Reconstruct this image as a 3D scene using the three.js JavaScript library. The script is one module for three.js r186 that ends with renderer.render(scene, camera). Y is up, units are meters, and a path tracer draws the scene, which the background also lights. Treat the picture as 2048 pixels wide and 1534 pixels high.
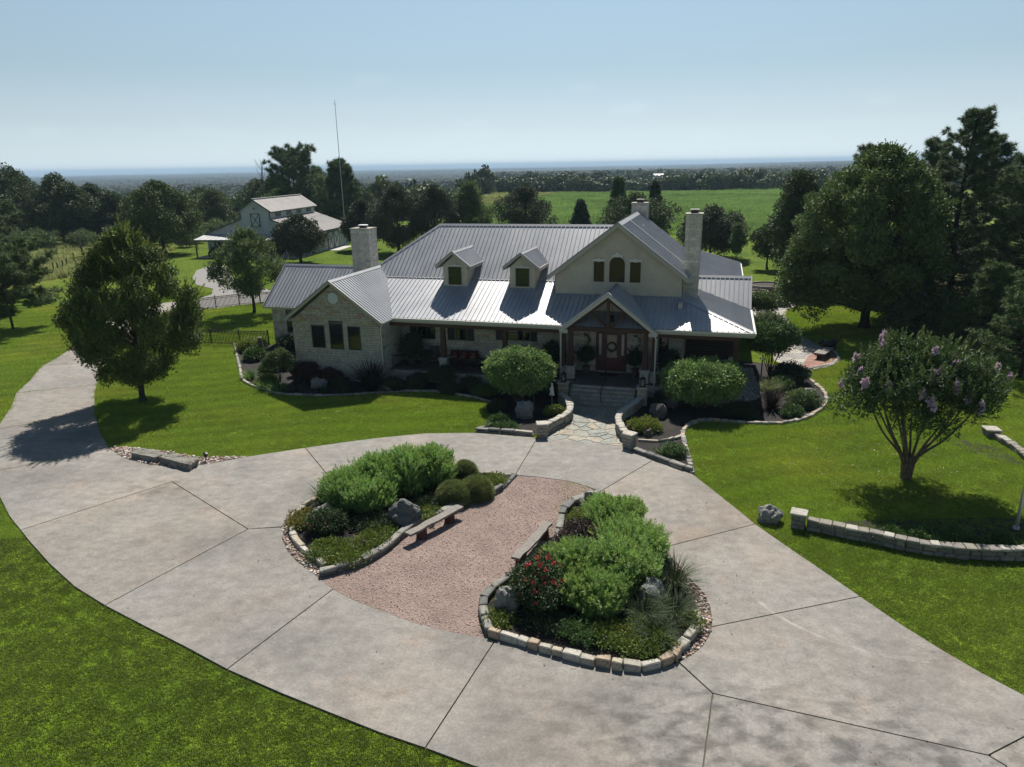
import * as THREE from 'three';
import { mergeGeometries } from 'three/addons/utils/BufferGeometryUtils.js';
import { ImprovedNoise } from 'three/addons/math/ImprovedNoise.js';

// ---------------------------------------------------------------- camera, sky, sun, exposure
const scene = new THREE.Scene();
const camera = new THREE.PerspectiveCamera(56.25, 1024 / 767, 0.5, 30000);
camera.rotation.order = 'YXZ';
camera.position.set(6.058, 13.489, 41.864);
camera.rotation.set(-0.29588, 0.28112, -0.01688);
const renderer = new THREE.WebGLRenderer({ antialias: true });
renderer.toneMapping = THREE.LinearToneMapping;
renderer.toneMappingExposure = 1.5;
renderer.shadowMap.enabled = true;

const SUN = new THREE.Vector3(-0.115, 0.760, -0.640).normalize();
const V3 = (x, y, z) => new THREE.Vector3(x, y, z);
const lerp = (a, b, t) => a + (b - a) * t, clamp = (x, a = 0, b = 1) => Math.min(b, Math.max(a, x));
const smooth = (a, b, x) => { const t = clamp((x - a) / (b - a)); return t * t * (3 - 2 * t); };
const RNG = (s) => () => { s = (s + 0x6d2b79f5) | 0; let t = Math.imul(s ^ (s >>> 15), 1 | s); t = (t + Math.imul(t ^ (t >>> 7), 61 | t)) ^ t; return ((t ^ (t >>> 14)) >>> 0) / 4294967296; };
const perlin = new ImprovedNoise();
const noise = (x, y, z = 0.37) => perlin.noise(x, y, z);
const fbm = (x, y, o = 4, z = 0.37) => { let s = 0, a = 0.5; for (let i = 0; i < o; i++) { s += a * perlin.noise(x, y, z + i * 7.1); x *= 2.03; y *= 2.03; a *= 0.5; } return s; };
{
  const W = 1024, H = 512, d = new Float32Array(W * H * 4);
  const stops = [[0, [0.65, 0.745, 0.775]], [0.06, [0.47, 0.58, 0.635]], [0.117, [0.345, 0.472, 0.56]], [0.2, [0.295, 0.418, 0.54]], [0.45, [0.095, 0.165, 0.26]], [1.0, [0.03, 0.063, 0.13]]];
  for (let j = 0; j < H; j++) for (let i = 0; i < W; i++) {
    const th = (i + 0.5) / W * Math.PI * 2 - Math.PI, e = ((j + 0.5) / H - 0.5) * Math.PI;
    const x = Math.cos(e) * Math.cos(th), y = Math.sin(e), z = Math.cos(e) * Math.sin(th);
    const s = Math.max(0, y); let k = 0; while (k < stops.length - 2 && s > stops[k + 1][0]) k++;
    const t = clamp((s - stops[k][0]) / (stops[k + 1][0] - stops[k][0])), c = [0, 1, 2].map((n) => lerp(stops[k][1][n], stops[k + 1][1][n], t));
    const a = Math.acos(clamp(x * SUN.x + y * SUN.y + z * SUN.z, -1, 1)) * 57.3, g = 0.3 * Math.exp(-a * a / 160) + 0.03 * Math.exp(-a / 22);
    const wide = 0.586 + 0.70 * Math.exp(-a * a / 2300); for (let n = 0; n < 3; n++) c[n] *= wide;
    const cl = Math.max(0, fbm(th * 9, e * 60, 4) - 0.2) * smooth(0.02, 0.05, y) * (1 - smooth(0.08, 0.16, y)) * 0.13;
    const o = (j * W + i) * 4, below = y < 0 ? 1 - 0.5 * clamp(-y * 2) : 1;
    d[o] = (c[0] + g + cl) * below; d[o + 1] = (c[1] + g * 0.95 + cl) * below; d[o + 2] = (c[2] + g * 0.85 + cl) * below; d[o + 3] = 1;
  }
  const sky = new THREE.DataTexture(d, W, H, THREE.RGBAFormat, THREE.FloatType);
  sky.mapping = THREE.EquirectangularReflectionMapping; sky.magFilter = sky.minFilter = THREE.LinearFilter; sky.needsUpdate = true;
  scene.background = sky; scene.environment = sky;
}
const sun = new THREE.DirectionalLight(new THREE.Color().setRGB(1.0, 0.95, 0.87), 5.0);
sun.name = 'sun';
sun.position.copy(SUN).multiplyScalar(150); sun.castShadow = true; sun.shadow.radius = 1;
sun.shadow.mapSize.set(4096, 4096);
Object.assign(sun.shadow.camera, { left: -90, right: 60, top: 90, bottom: -60, near: 1, far: 400 });
scene.add(sun); scene.add(sun.target);
scene.fog = new THREE.FogExp2(new THREE.Color().setRGB(0.46, 0.64, 0.83), 0.00014);

// ---------------------------------------------------------------- helpers
const taken = {};
const numbered = (n) => { const k = taken[n] = (taken[n] ?? -1) + 1; return k ? n + '_' + String(k).padStart(3, '0') : n; };
function tag(o, label, category, group, kind) { if (label) o.userData.label = label; if (category) o.userData.category = category; if (group) o.userData.group = group; if (kind) o.userData.kind = kind; return o; }
function thing(name, label, category, pos = [0, 0, 0], turn = 0, group) {
  const o = new THREE.Group(); o.name = numbered(name); o.position.set(...pos); o.rotation.y = turn; scene.add(o); return tag(o, label, category, group);
}
function part(name, geo, mat, parent) { const m = new THREE.Mesh(geo, mat); m.name = name; parent.add(m); return m; }
function pgroup(name, parent) { const g = new THREE.Group(); g.name = name; parent.add(g); return g; }
function struct(name, geo, mat) { const m = new THREE.Mesh(geo, mat); m.name = numbered(name); m.userData.kind = 'structure'; scene.add(m); return m; }
class MB {
  constructor() { this.p = []; this.c = []; }
  tri(a, b, c, k = 1) { for (const v of [a, b, c]) { this.p.push(v.x, v.y, v.z); typeof k === 'number' ? this.c.push(k, k, k) : this.c.push(...k); } return this; }
  quad(a, b, c, d, k) { this.tri(a, b, c, k); return this.tri(a, c, d, k); }
  fan(ps, k) { for (let i = 1; i < ps.length - 1; i++) this.tri(ps[0], ps[i], ps[i + 1], k); return this; }
  hexa(q, k) { // q: 8 points, bottom 0-3 counter-clockwise from above, top 4-7
    const [a, b, c, d, e, f, g, h] = q;
    this.quad(d, c, b, a, k); this.quad(e, f, g, h, k); this.quad(a, b, f, e, k); this.quad(b, c, g, f, k); this.quad(c, d, h, g, k); return this.quad(d, a, e, h, k);
  }
  box(x0, x1, y0, y1, z0, z1, k) { return this.hexa([V3(x0, y0, z1), V3(x1, y0, z1), V3(x1, y0, z0), V3(x0, y0, z0), V3(x0, y1, z1), V3(x1, y1, z1), V3(x1, y1, z0), V3(x0, y1, z0)], k); }
  beam(A, B, w, h, k, up = V3(0, 1, 0)) { // a bar from A to B, w across, h along up
    const d = B.clone().sub(A).normalize(), s = d.clone().cross(up).normalize().multiplyScalar(w / 2), u = s.clone().cross(d).normalize().multiplyScalar(h / 2), P = (o, i, j) => o.clone().addScaledVector(s, i).addScaledVector(u, j);
    return this.hexa([P(A, -1, -1), P(A, 1, -1), P(B, 1, -1), P(B, -1, -1), P(A, -1, 1), P(A, 1, 1), P(B, 1, 1), P(B, -1, 1)], k);
  }
  prism(ps, h, k) { // plan polygon (V3s, level or sloping) thickened downwards by h
    const n = ps.length, lo = ps.map((v) => V3(v.x, v.y - h, v.z));
    this.fan(ps, k); this.fan([...lo].reverse(), k);
    for (let i = 0; i < n; i++) { const j = (i + 1) % n; this.quad(lo[i], lo[j], ps[j], ps[i], k); }
    return this;
  }
  geo(g, k) { const a = g.index ? g.toNonIndexed() : g, p = a.attributes.position; for (let i = 0; i < p.count; i++) { this.p.push(p.getX(i), p.getY(i), p.getZ(i)); typeof k === 'number' ? this.c.push(k, k, k) : k ? this.c.push(...k) : this.c.push(1, 1, 1); } return this; }
  build(scaleUV = 1) {
    const g = new THREE.BufferGeometry();
    g.setAttribute('position', new THREE.Float32BufferAttribute(this.p, 3)); g.setAttribute('color', new THREE.Float32BufferAttribute(this.c, 3));
    g.computeVertexNormals(); boxUV(g, scaleUV); return g;
  }
}
function boxUV(g, s = 1) {
  const p = g.attributes.position, n = g.attributes.normal, uv = new Float32Array(p.count * 2);
  for (let i = 0; i < p.count; i++) {
    const ax = Math.abs(n.getX(i)), ay = Math.abs(n.getY(i)), az = Math.abs(n.getZ(i));
    const [u, v] = ay >= ax && ay >= az ? [p.getX(i), -p.getZ(i)] : ax > az ? [p.getZ(i), p.getY(i)] : [p.getX(i), p.getY(i)];
    uv[2 * i] = u * s; uv[2 * i + 1] = v * s;
  }
  g.setAttribute('uv', new THREE.BufferAttribute(uv, 2)); return g;
}
function chamfer(w, h, d, c, j = 0, rng = Math.random) { // chamfered, slightly irregular block centred on the origin: 44 triangles
  const m = new MB(), P = {};
  const off = {}; for (const x of [-1, 1]) for (const y of [-1, 1]) for (const z of [-1, 1]) off[[x, y, z]] = [0, 1, 2].map(() => (rng() - 0.5) * 2 * j);
  const at = (x, y, z, ax) => { const k = [x, y, z, ax].join(); if (!P[k]) { const o = off[[x, y, z]]; P[k] = V3(x * (w / 2 - (ax === 0 ? 0 : c)) + o[0], y * (h / 2 - (ax === 1 ? 0 : c)) + o[1], z * (d / 2 - (ax === 2 ? 0 : c)) + o[2]); } return P[k]; };
  const out = (a, b, cc, dd) => { const n = b.clone().sub(a).cross(cc.clone().sub(a)), ctr = a.clone().add(cc); if (n.dot(ctr) < 0) dd ? m.quad(a, dd, cc, b) : m.tri(a, cc, b); else dd ? m.quad(a, b, cc, dd) : m.tri(a, b, cc); };
  for (let ax = 0; ax < 3; ax++) for (const s of [-1, 1]) {
    const f = (p, q) => { const v = [0, 0, 0]; v[ax] = s; v[(ax + 1) % 3] = p; v[(ax + 2) % 3] = q; return at(v[0], v[1], v[2], ax); };
    out(f(-1, -1), f(1, -1), f(1, 1), f(-1, 1));
    for (const t of [-1, 1]) { // edge between face ax,s and face ax+1,t
      const b = (ax + 1) % 3, e = (q, a2) => { const v = [0, 0, 0]; v[ax] = s; v[b] = t; v[(ax + 2) % 3] = q; return at(v[0], v[1], v[2], a2); };
      out(e(-1, ax), e(1, ax), e(1, b), e(-1, b));
    }
  }
  for (const x of [-1, 1]) for (const y of [-1, 1]) for (const z of [-1, 1]) out(at(x, y, z, 0), at(x, y, z, 1), at(x, y, z, 2));
  return m.build();
}
function tube(pts, r0, r1, sides = 7, rng = null) { // tapered tube through pts
  const c = new THREE.CatmullRomCurve3(pts), n = Math.max(4, pts.length * 3), g = new THREE.TubeGeometry(c, n, 1, sides, false), p = g.attributes.position;
  for (let i = 0; i <= n; i++) { const o = c.getPointAt(i / n), r = lerp(r0, r1, i / n); for (let s = 0; s <= sides; s++) { const k = i * (sides + 1) + s; const q = rng ? 1 + 0.12 * noise(i * 0.9, s * 1.3, r0 * 50) : 1; p.setXYZ(k, o.x + (p.getX(k) - o.x) * r * q, o.y + (p.getY(k) - o.y) * r * q, o.z + (p.getZ(k) - o.z) * r * q); } }
  g.computeVertexNormals(); const u = g.attributes.uv; for (let i = 0; i < u.count; i++) u.setXY(i, u.getX(i) * 3, u.getY(i) * 0.6); return g;
}
function tex(w, h, f, srgb = true, repeat = true) { // f(x, y) -> [r, g, b] 0..1
  const d = new Uint8Array(w * h * 4);
  for (let y = 0; y < h; y++) for (let x = 0; x < w; x++) { const c = f(x, y), o = (y * w + x) * 4; d[o] = clamp(c[0]) * 255; d[o + 1] = clamp(c[1]) * 255; d[o + 2] = clamp(c[2]) * 255; d[o + 3] = 255; }
  const t = new THREE.DataTexture(d, w, h); t.magFilter = THREE.LinearFilter; t.minFilter = THREE.LinearMipmapLinearFilter; t.generateMipmaps = true;
  if (repeat) t.wrapS = t.wrapT = THREE.RepeatWrapping; if (srgb) t.colorSpace = THREE.SRGBColorSpace; t.needsUpdate = true; return t;
}
const rep = (t, s) => { const c = t.clone(); c.repeat.set(s, s); c.needsUpdate = true; return c; };
// noise that wraps at period n (texture cells)
const wrapN = (x, y, n, seed) => { // value noise on an n x n lattice
  const xi = Math.floor(x), yi = Math.floor(y), fx = x - xi, fy = y - yi, H = (a, b) => { let k = Math.imul(((a % n) + n) % n, 374761393) + Math.imul(((b % n) + n) % n, 668265263) + Math.imul(seed, 2147483647 ^ 0x9e3779b9); k = Math.imul(k ^ (k >>> 13), 1274126177); return ((k ^ (k >>> 16)) >>> 0) / 4294967296; };
  const u = fx * fx * (3 - 2 * fx), v = fy * fy * (3 - 2 * fy);
  return lerp(lerp(H(xi, yi), H(xi + 1, yi), u), lerp(H(xi, yi + 1), H(xi + 1, yi + 1), u), v);
};
const wrapF = (x, y, w, n, seed, o = 4) => { let s = 0, a = 0.5, t = 0; for (let i = 0; i < o; i++) { const k = n << i; s += a * wrapN(x / w * k, y / w * k, k, seed + i); t += a; a *= 0.55; } return s / t; };
const rgb = (r, g, b) => new THREE.Color().setRGB(r, g, b);
const std = (c, roughness = 0.85, o = {}) => new THREE.MeshStandardMaterial({ color: Array.isArray(c) ? rgb(...c) : c, roughness, ...o });
const inside = (P, x, z) => { let r = false; for (let i = 0, j = P.length - 1; i < P.length; j = i++) { const [xi, zi] = P[i], [xj, zj] = P[j]; if ((zi > z) !== (zj > z) && x < (xj - xi) * (z - zi) / (zj - zi) + xi) r = !r; } return r; };
const spline = (P, n, closed = false) => new THREE.CatmullRomCurve3(P.map(([x, z]) => V3(x, 0, z)), closed, 'centripetal').getSpacedPoints(n).map((v) => [v.x, v.z]);
const inset = (P, d) => { // move a plan polygon's outline inwards by d
  const A = P.reduce((s, [x, z], i) => { const [u, w] = P[(i + 1) % P.length]; return s + x * w - u * z; }, 0), sg = A > 0 ? 1 : -1;
  return P.map(([x, z], i) => { const [a, b] = P[(i + P.length - 1) % P.length], [c, e] = P[(i + 1) % P.length]; let n1 = [-(z - b), x - a], n2 = [-(e - z), c - x]; const l1 = Math.hypot(...n1) || 1, l2 = Math.hypot(...n2) || 1; let n = [n1[0] / l1 + n2[0] / l2, n1[1] / l1 + n2[1] / l2]; const q = Math.max(0.35, (n[0] * n[0] + n[1] * n[1]) / 2); return [x + sg * d * n[0] / q, z + sg * d * n[1] / q]; });
};
function sheet(P, y, thick = 0) { // level plan polygon (any shape) with its top at y; uv in metres
  const s = new THREE.Shape(P.map(([x, z]) => new THREE.Vector2(x, -z)));
  const g = thick ? new THREE.ExtrudeGeometry(s, { depth: thick, bevelEnabled: false }) : new THREE.ShapeGeometry(s);
  g.rotateX(-Math.PI / 2); g.translate(0, y - thick, 0); const h = g.index ? g.toNonIndexed() : g; h.computeVertexNormals(); return boxUV(h);
}
// plan outlines, metres: x to the right along the house front, z towards the drive
const D = {gravel_front:[[-6.38,22.96],[-5.59,23.44],[-4.56,23.86],[-3.55,24.13],[-2.39,24.45],[-1.01,24.60],[0.17,24.62]],
gravel_top:[[-2.16,13.15],[-1.01,13.10],[0.15,13.19],[1.11,13.49],[1.80,13.99]],
LBs:[[-2.14,13.19],[-2.23,13.89],[-2.32,14.68],[-2.63,15.48],[-2.99,16.06],[-3.31,16.38],[-3.49,16.75],[-3.89,17.49],[-4.29,18.11],[-4.66,18.84],[-4.87,19.42],[-4.86,19.89],[-4.98,20.60],[-5.10,21.14],[-5.28,21.64],[-5.68,22.09],[-5.97,22.43],[-6.28,22.64],[-6.44,22.84]],
LBo:[[-6.51,22.33],[-6.94,22.07],[-7.40,21.80],[-7.97,21.42],[-8.49,21.00],[-8.95,20.53],[-9.37,19.94],[-9.68,19.20],[-9.78,18.67],[-9.74,18.26],[-9.55,17.10],[-8.91,16.07],[-7.47,15.01],[-5.13,13.86],[-3.83,13.53],[-2.71,13.40]],
LBp:[[-2.30,13.02],[-3.92,13.25],[-5.17,13.44],[-7.71,14.51],[-9.13,15.64],[-9.75,16.74],[-9.92,17.67],[-10.06,18.39],[-10.03,19.16],[-9.73,20.03],[-9.16,20.90],[-8.46,21.63],[-7.69,22.22],[-6.96,22.61],[-6.40,22.93]],
RBl:[[1.80,13.99],[1.59,14.37],[1.31,14.94],[0.90,15.47],[0.74,16.23],[0.80,17.01],[0.90,17.73],[0.97,19.59],[0.26,20.93],[-0.13,21.69],[-0.37,22.22],[-0.49,22.72],[-0.39,23.28],[-0.18,23.78],[0.05,24.25],[0.20,24.46]],
RBb:[[0.20,24.46],[0.58,24.51],[0.99,24.55],[1.38,24.66],[1.75,24.73],[2.24,24.81],[2.86,24.89],[3.21,24.95],[3.51,24.96],[3.83,24.94],[4.17,24.94],[4.42,24.94],[4.70,24.89],[4.97,24.75],[5.24,24.58],[5.51,24.31],[5.63,23.90],[5.86,23.42],[6.05,22.94],[6.14,22.52],[6.13,21.98],[6.05,21.32],[5.79,20.52],[5.13,19.09],[4.31,17.69],[3.40,16.31],[2.47,15.45],[2.01,14.38]],
RBp:[[1.86,13.97],[2.26,14.47],[2.57,14.87],[3.66,16.03],[4.79,17.83],[5.99,20.16],[6.30,20.66],[6.52,21.42],[6.58,22.25],[6.51,22.85],[6.34,23.38],[6.06,23.88],[5.72,24.30]],
bedL:[[-30.87,-5.92],[-26.21,-0.11],[-23.54,3.05],[-21.68,4.10],[-19.74,4.83],[-17.05,4.63],[-15.32,4.03],[-13.67,3.23],[-10.73,2.24],[-7.74,2.79],[-6.21,3.60],[-5.47,4.72],[-5.12,5.60],[-5.14,7.02],[-5.73,8.10]],
bedR:[[2.75,9.31],[5.57,11.09],[5.19,8.52],[4.88,6.18],[4.96,5.25],[5.31,4.39],[5.73,3.80],[6.65,3.67],[7.66,3.67],[9.04,3.58],[9.92,3.30],[10.97,2.40],[11.86,1.02],[12.45,-0.46],[12.74,-2.04],[12.64,-3.53],[12.29,-5.07],[12.00,-6.39],[12.03,-7.36],[12.55,-8.22],[13.61,-9.22],[14.28,-10.29],[14.67,-11.75],[14.58,-13.63]],
path_r:[[14.58,-13.63],[13.87,-14.86],[12.96,-18.37],[12.38,-22.87],[12.18,-26.30],[12.62,-28.75],[13.82,-29.98]],
path_l:[[12.06,-7.74],[10.59,-8.29],[10.92,-13.29],[10.79,-20.15],[10.57,-27.62],[10.35,-32.71]],
brickpad:[[14.58,-13.63],[14.67,-11.75],[14.28,-10.29],[13.61,-9.22],[12.55,-8.22],[11.83,-7.93],[12.65,-11.45],[13.76,-13.91]],
wallR:[[9.49,15.16],[9.90,15.30],[11.16,15.48],[12.36,15.73],[13.50,16.05],[14.65,16.09],[15.82,15.96],[17.04,15.65],[18.32,15.12]],
wallR2:[[19.85,2.60],[20.26,3.35],[20.26,4.56],[20.37,5.67],[20.47,7.77]],
court:[[-45.23,-17.35],[-42.55,-18.93],[-39.67,-22.84],[-41.66,-27.38],[-45.77,-31.83],[-53.15,-36.43],[-51.93,-31.85],[-48.15,-23.00]],
lane:[[-64.37,-43.27],[-66.24,-50.51],[-60.60,-44.39],[-51.54,-30.42],[-54.82,-31.33]],
wallL:[[-2.43,2.25],[-1.82,3.14],[-1.38,4.47],[-1.29,5.46],[-1.54,6.40],[-1.89,7.26],[-2.11,8.14]],
wallRc:[[2.25,2.01],[1.97,3.33],[1.59,4.45],[1.47,5.61],[1.73,6.78],[2.12,7.77],[2.40,8.40]],
fence:[[-27.34,-6.01],[-29.45,-5.89],[-32.08,-5.66],[-35.38,-5.48]],
fence2:[[-44.25,-17.54],[-42.91,-19.40],[-41.52,-21.33],[-40.02,-23.35]],
field_posts:[[-79.93,-30.51],[-80.38,-31.71],[-80.14,-32.63],[-82.52,-35.88],[-82.95,-37.24],[-83.63,-38.61],[-85.35,-41.42],[-87.16,-43.84],[-87.28,-44.94],[-81.01,-41.07]],
s1:[[-2.29,8.40],[-1.63,8.39],[0.44,8.39],[2.14,8.53],[2.73,9.18],[3.73,9.89],[1.83,13.93],[1.11,13.49],[0.15,13.19],[-1.01,13.10],[-2.16,13.15]],
s2:[[3.73,9.89],[5.58,11.14],[6.57,12.76],[7.56,14.40],[8.10,15.34],[4.81,18.01],[3.66,16.03],[2.57,14.87],[2.26,14.47],[1.83,13.93]],
s3:[[8.10,15.34],[8.93,16.52],[10.12,18.15],[11.15,19.58],[6.57,22.41],[6.58,22.25],[6.52,21.42],[6.30,20.65],[5.99,20.16],[4.81,18.01]],
s4:[[11.15,19.58],[12.06,20.83],[12.90,21.82],[13.67,22.64],[14.48,23.35],[15.34,24.06],[13.95,24.94],[12.91,25.82],[6.66,25.33],[5.72,24.28],[6.06,23.88],[6.34,23.39],[6.51,22.85],[6.57,22.41]],
s5:[[6.66,25.33],[12.91,25.82],[13.19,26.06],[13.40,26.94],[6.40,29.07]],
s5b:[[12.91,25.82],[13.95,24.94],[15.34,24.06],[15.90,26.27],[13.40,26.94],[13.19,26.06]],
s6:[[0.44,24.69],[0.01,29.02],[1.29,29.23],[2.95,29.38],[4.75,29.31],[6.40,29.07],[6.66,25.33],[5.72,24.30],[5.23,24.58],[4.70,24.89],[4.17,24.94],[3.51,24.96],[2.85,24.89],[2.24,24.81],[1.38,24.66],[0.58,24.53]],
s7:[[-5.59,23.44],[-4.56,23.86],[-3.55,24.13],[-2.39,24.45],[-1.01,24.60],[0.17,24.62],[0.44,24.69],[0.01,29.02],[-1.27,28.85],[-2.83,28.56],[-4.51,28.24],[-6.49,27.80]],
s8:[[-9.62,20.04],[-9.16,20.90],[-8.46,21.63],[-7.69,22.22],[-6.96,22.61],[-6.38,22.96],[-5.59,23.44],[-6.49,27.80],[-8.36,27.25],[-10.24,26.74],[-12.35,26.15],[-10.93,20.54]],
s9:[[-17.03,17.53],[-10.93,20.54],[-12.35,26.15],[-14.24,25.51],[-16.34,24.56],[-18.51,23.46],[-19.68,22.83]],
s10:[[-23.02,14.93],[-21.30,15.78],[-19.48,16.15],[-17.89,16.01],[-16.72,15.36],[-15.39,14.09],[-13.31,12.46],[-9.59,16.07],[-9.75,16.74],[-9.94,17.64],[-10.06,18.39],[-10.03,19.16],[-9.72,20.03],[-10.93,20.54],[-17.03,17.53],[-19.68,22.83],[-21.18,22.03],[-23.35,20.67],[-26.29,18.78]],
s11:[[-13.31,12.46],[-11.94,11.43],[-10.47,10.43],[-8.21,9.15],[-5.66,8.47],[-2.29,8.40],[-2.16,13.15],[-3.92,13.25],[-5.17,13.44],[-7.71,14.51],[-9.13,15.64],[-9.59,16.07]],
s12:[[-23.02,14.93],[-25.25,13.21],[-28.26,10.60],[-31.55,14.09],[-29.53,16.22],[-26.29,18.78]],
s13:[[-28.26,10.60],[-31.29,7.60],[-32.86,5.86],[-36.62,8.50],[-34.52,10.57],[-32.09,13.40],[-31.55,14.09]],
s14:[[-32.86,5.86],[-34.71,3.75],[-37.00,0.74],[-40.81,2.86],[-38.20,6.14],[-36.62,8.50]],
s15:[[-37.00,0.74],[-40.28,-3.91],[-43.96,-9.83],[-46.13,-15.13],[-46.99,-19.71],[-49.66,-22.72],[-50.74,-18.98],[-49.59,-12.49],[-46.87,-7.17],[-44.02,-3.11],[-43.21,-2.09],[-41.21,1.82],[-40.81,2.86]],
rocks:[[-23.02,14.93],[-21.30,15.78],[-19.48,16.15],[-17.89,16.01],[-16.72,15.36],[-15.39,14.09],[-15.88,14.21],[-17.29,14.61],[-18.07,14.74],[-19.71,14.54],[-20.95,14.50],[-21.86,14.52],[-23.09,14.53]],
};
// ---------------------------------------------------------------- ground
const FIELD = (dx, dz) => Math.atan2(dx, -dz);
function terrain(x, z) {
  const dx = x - 6, dz = z - 42, d = Math.hypot(dx, dz), az = FIELD(dx, dz);
  if (d < 150 || dz > 0) return 0;
  const right = smooth(-0.36, -0.30, az), a = lerp(182, 352, right) + 12 * noise(az * 9, 3.3), far = smooth(900, 2600, d);
  let h = -lerp(14, 8, right) * smooth(a, a + 165, d) - lerp(18, 23, right) * smooth(lerp(380, 560, right), lerp(2400, 3200, right), d);
  h += far * (9 * fbm(x / 1500, z / 1500, 3) + 20 * smooth(-0.12, 0.2, az) * smooth(1500, 3200, d));
  return h + right * 0.9 * smooth(160, 330, d) * fbm(x / 60, z / 60, 3);
}
const slabKeys = ['s1', 's2', 's3', 's4', 's5', 's5b', 's6', 's7', 's8', 's9', 's10', 's11', 's12', 's13', 's14', 's15'];
const islandL = [...D.LBs, ...D.LBo], islandR = [...D.RBl, ...D.RBb], wallBedR = [[9.9, 14.9], [12.4, 15.4], [14.7, 15.8], [17, 15.5], [19, 14.8], [20.4, 12.5], [18.6, 12.2], [16.5, 12.6], [14, 13.4], [11.5, 14.2]];
const bedL = [...D.bedL, [-5.7, 8.35], [-2.5, 8.1], [-2.2, 6.2], [-2.0, 4.4], [-2.4, 2.2], [-2.4, 0.3], [-14.4, 0.3], [-14.4, 1.3], [-20.8, 1.3], [-20.8, -6.9], [-27.2, -6.9], [-28.6, -6.3]];
const bedR = [...D.bedR.slice(0, 19), [12.0, -7.6], [9.9, -9.0], [8.0, -9.5], [7.8, 0.4], [2.3, 0.4], [2.3, 2.2], [1.7, 4.2], [1.6, 5.6], [2.2, 7.4], [2.7, 8.9]];
const court = [[-45.2, -17.3], [-42.6, -18.9], [-39.7, -22.8], [-33, -25.5], [-31, -31], [-41.7, -28.4], [-45.8, -31.8], [-53.2, -36.4], [-51.7, -31.5], [-51.2, -29.7], [-48.7, -26.1], [-49.0, -21.9]], lane = [[-64.4, -43.3], [-66.2, -50.5], [-61.9, -46.8], [-53.2, -36.4], [-51.7, -31.5], [-51.2, -29.7], [-55.4, -32.0], [-60.0, -37.0]];
const pathE = [...D.path_r.slice(0, 6), [12.4, -28.5], [13.6, -31], [14.8, -36], [14.0, -41], [10, -42], [8.6, -36], [9.0, -30], [9.8, -24], [10.3, -16], [10.3, -10], [10.9, -8.4], [12.0, -7.7], [13.2, -9.2]];
const walk = [[-2.3, 8.4], [-1.6, 8.42], [0.4, 8.4], [2.05, 8.5], [2.1, 7.3], [1.55, 5.7], [1.35, 3.8], [1.8, 2.3], [-1.95, 2.3], [-1.35, 4.4], [-1.25, 5.5], [-1.7, 7.2]];
const noGrass = [...slabKeys.map((k) => inset(D[k], 0.035)), islandL, islandR, D.LBp, D.RBp, bedL, bedR, court, lane, pathE, walk, D.rocks, [...D.gravel_front, [0.2, 13], [-2.2, 13]], [[-27.9, -22], [-27.9, -7], [-20.9, -7], [-20.9, 1.3], [8.3, 0.5], [8.3, -32], [-20, -32]], [[-2.4, 8.4], [-2.2, 0], [2.2, 0], [2.4, 8.6]]];
const paved = (x, z) => x > -70 && x < 24 && z > -55 && noGrass.some((P) => inside(P, x, z));
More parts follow.
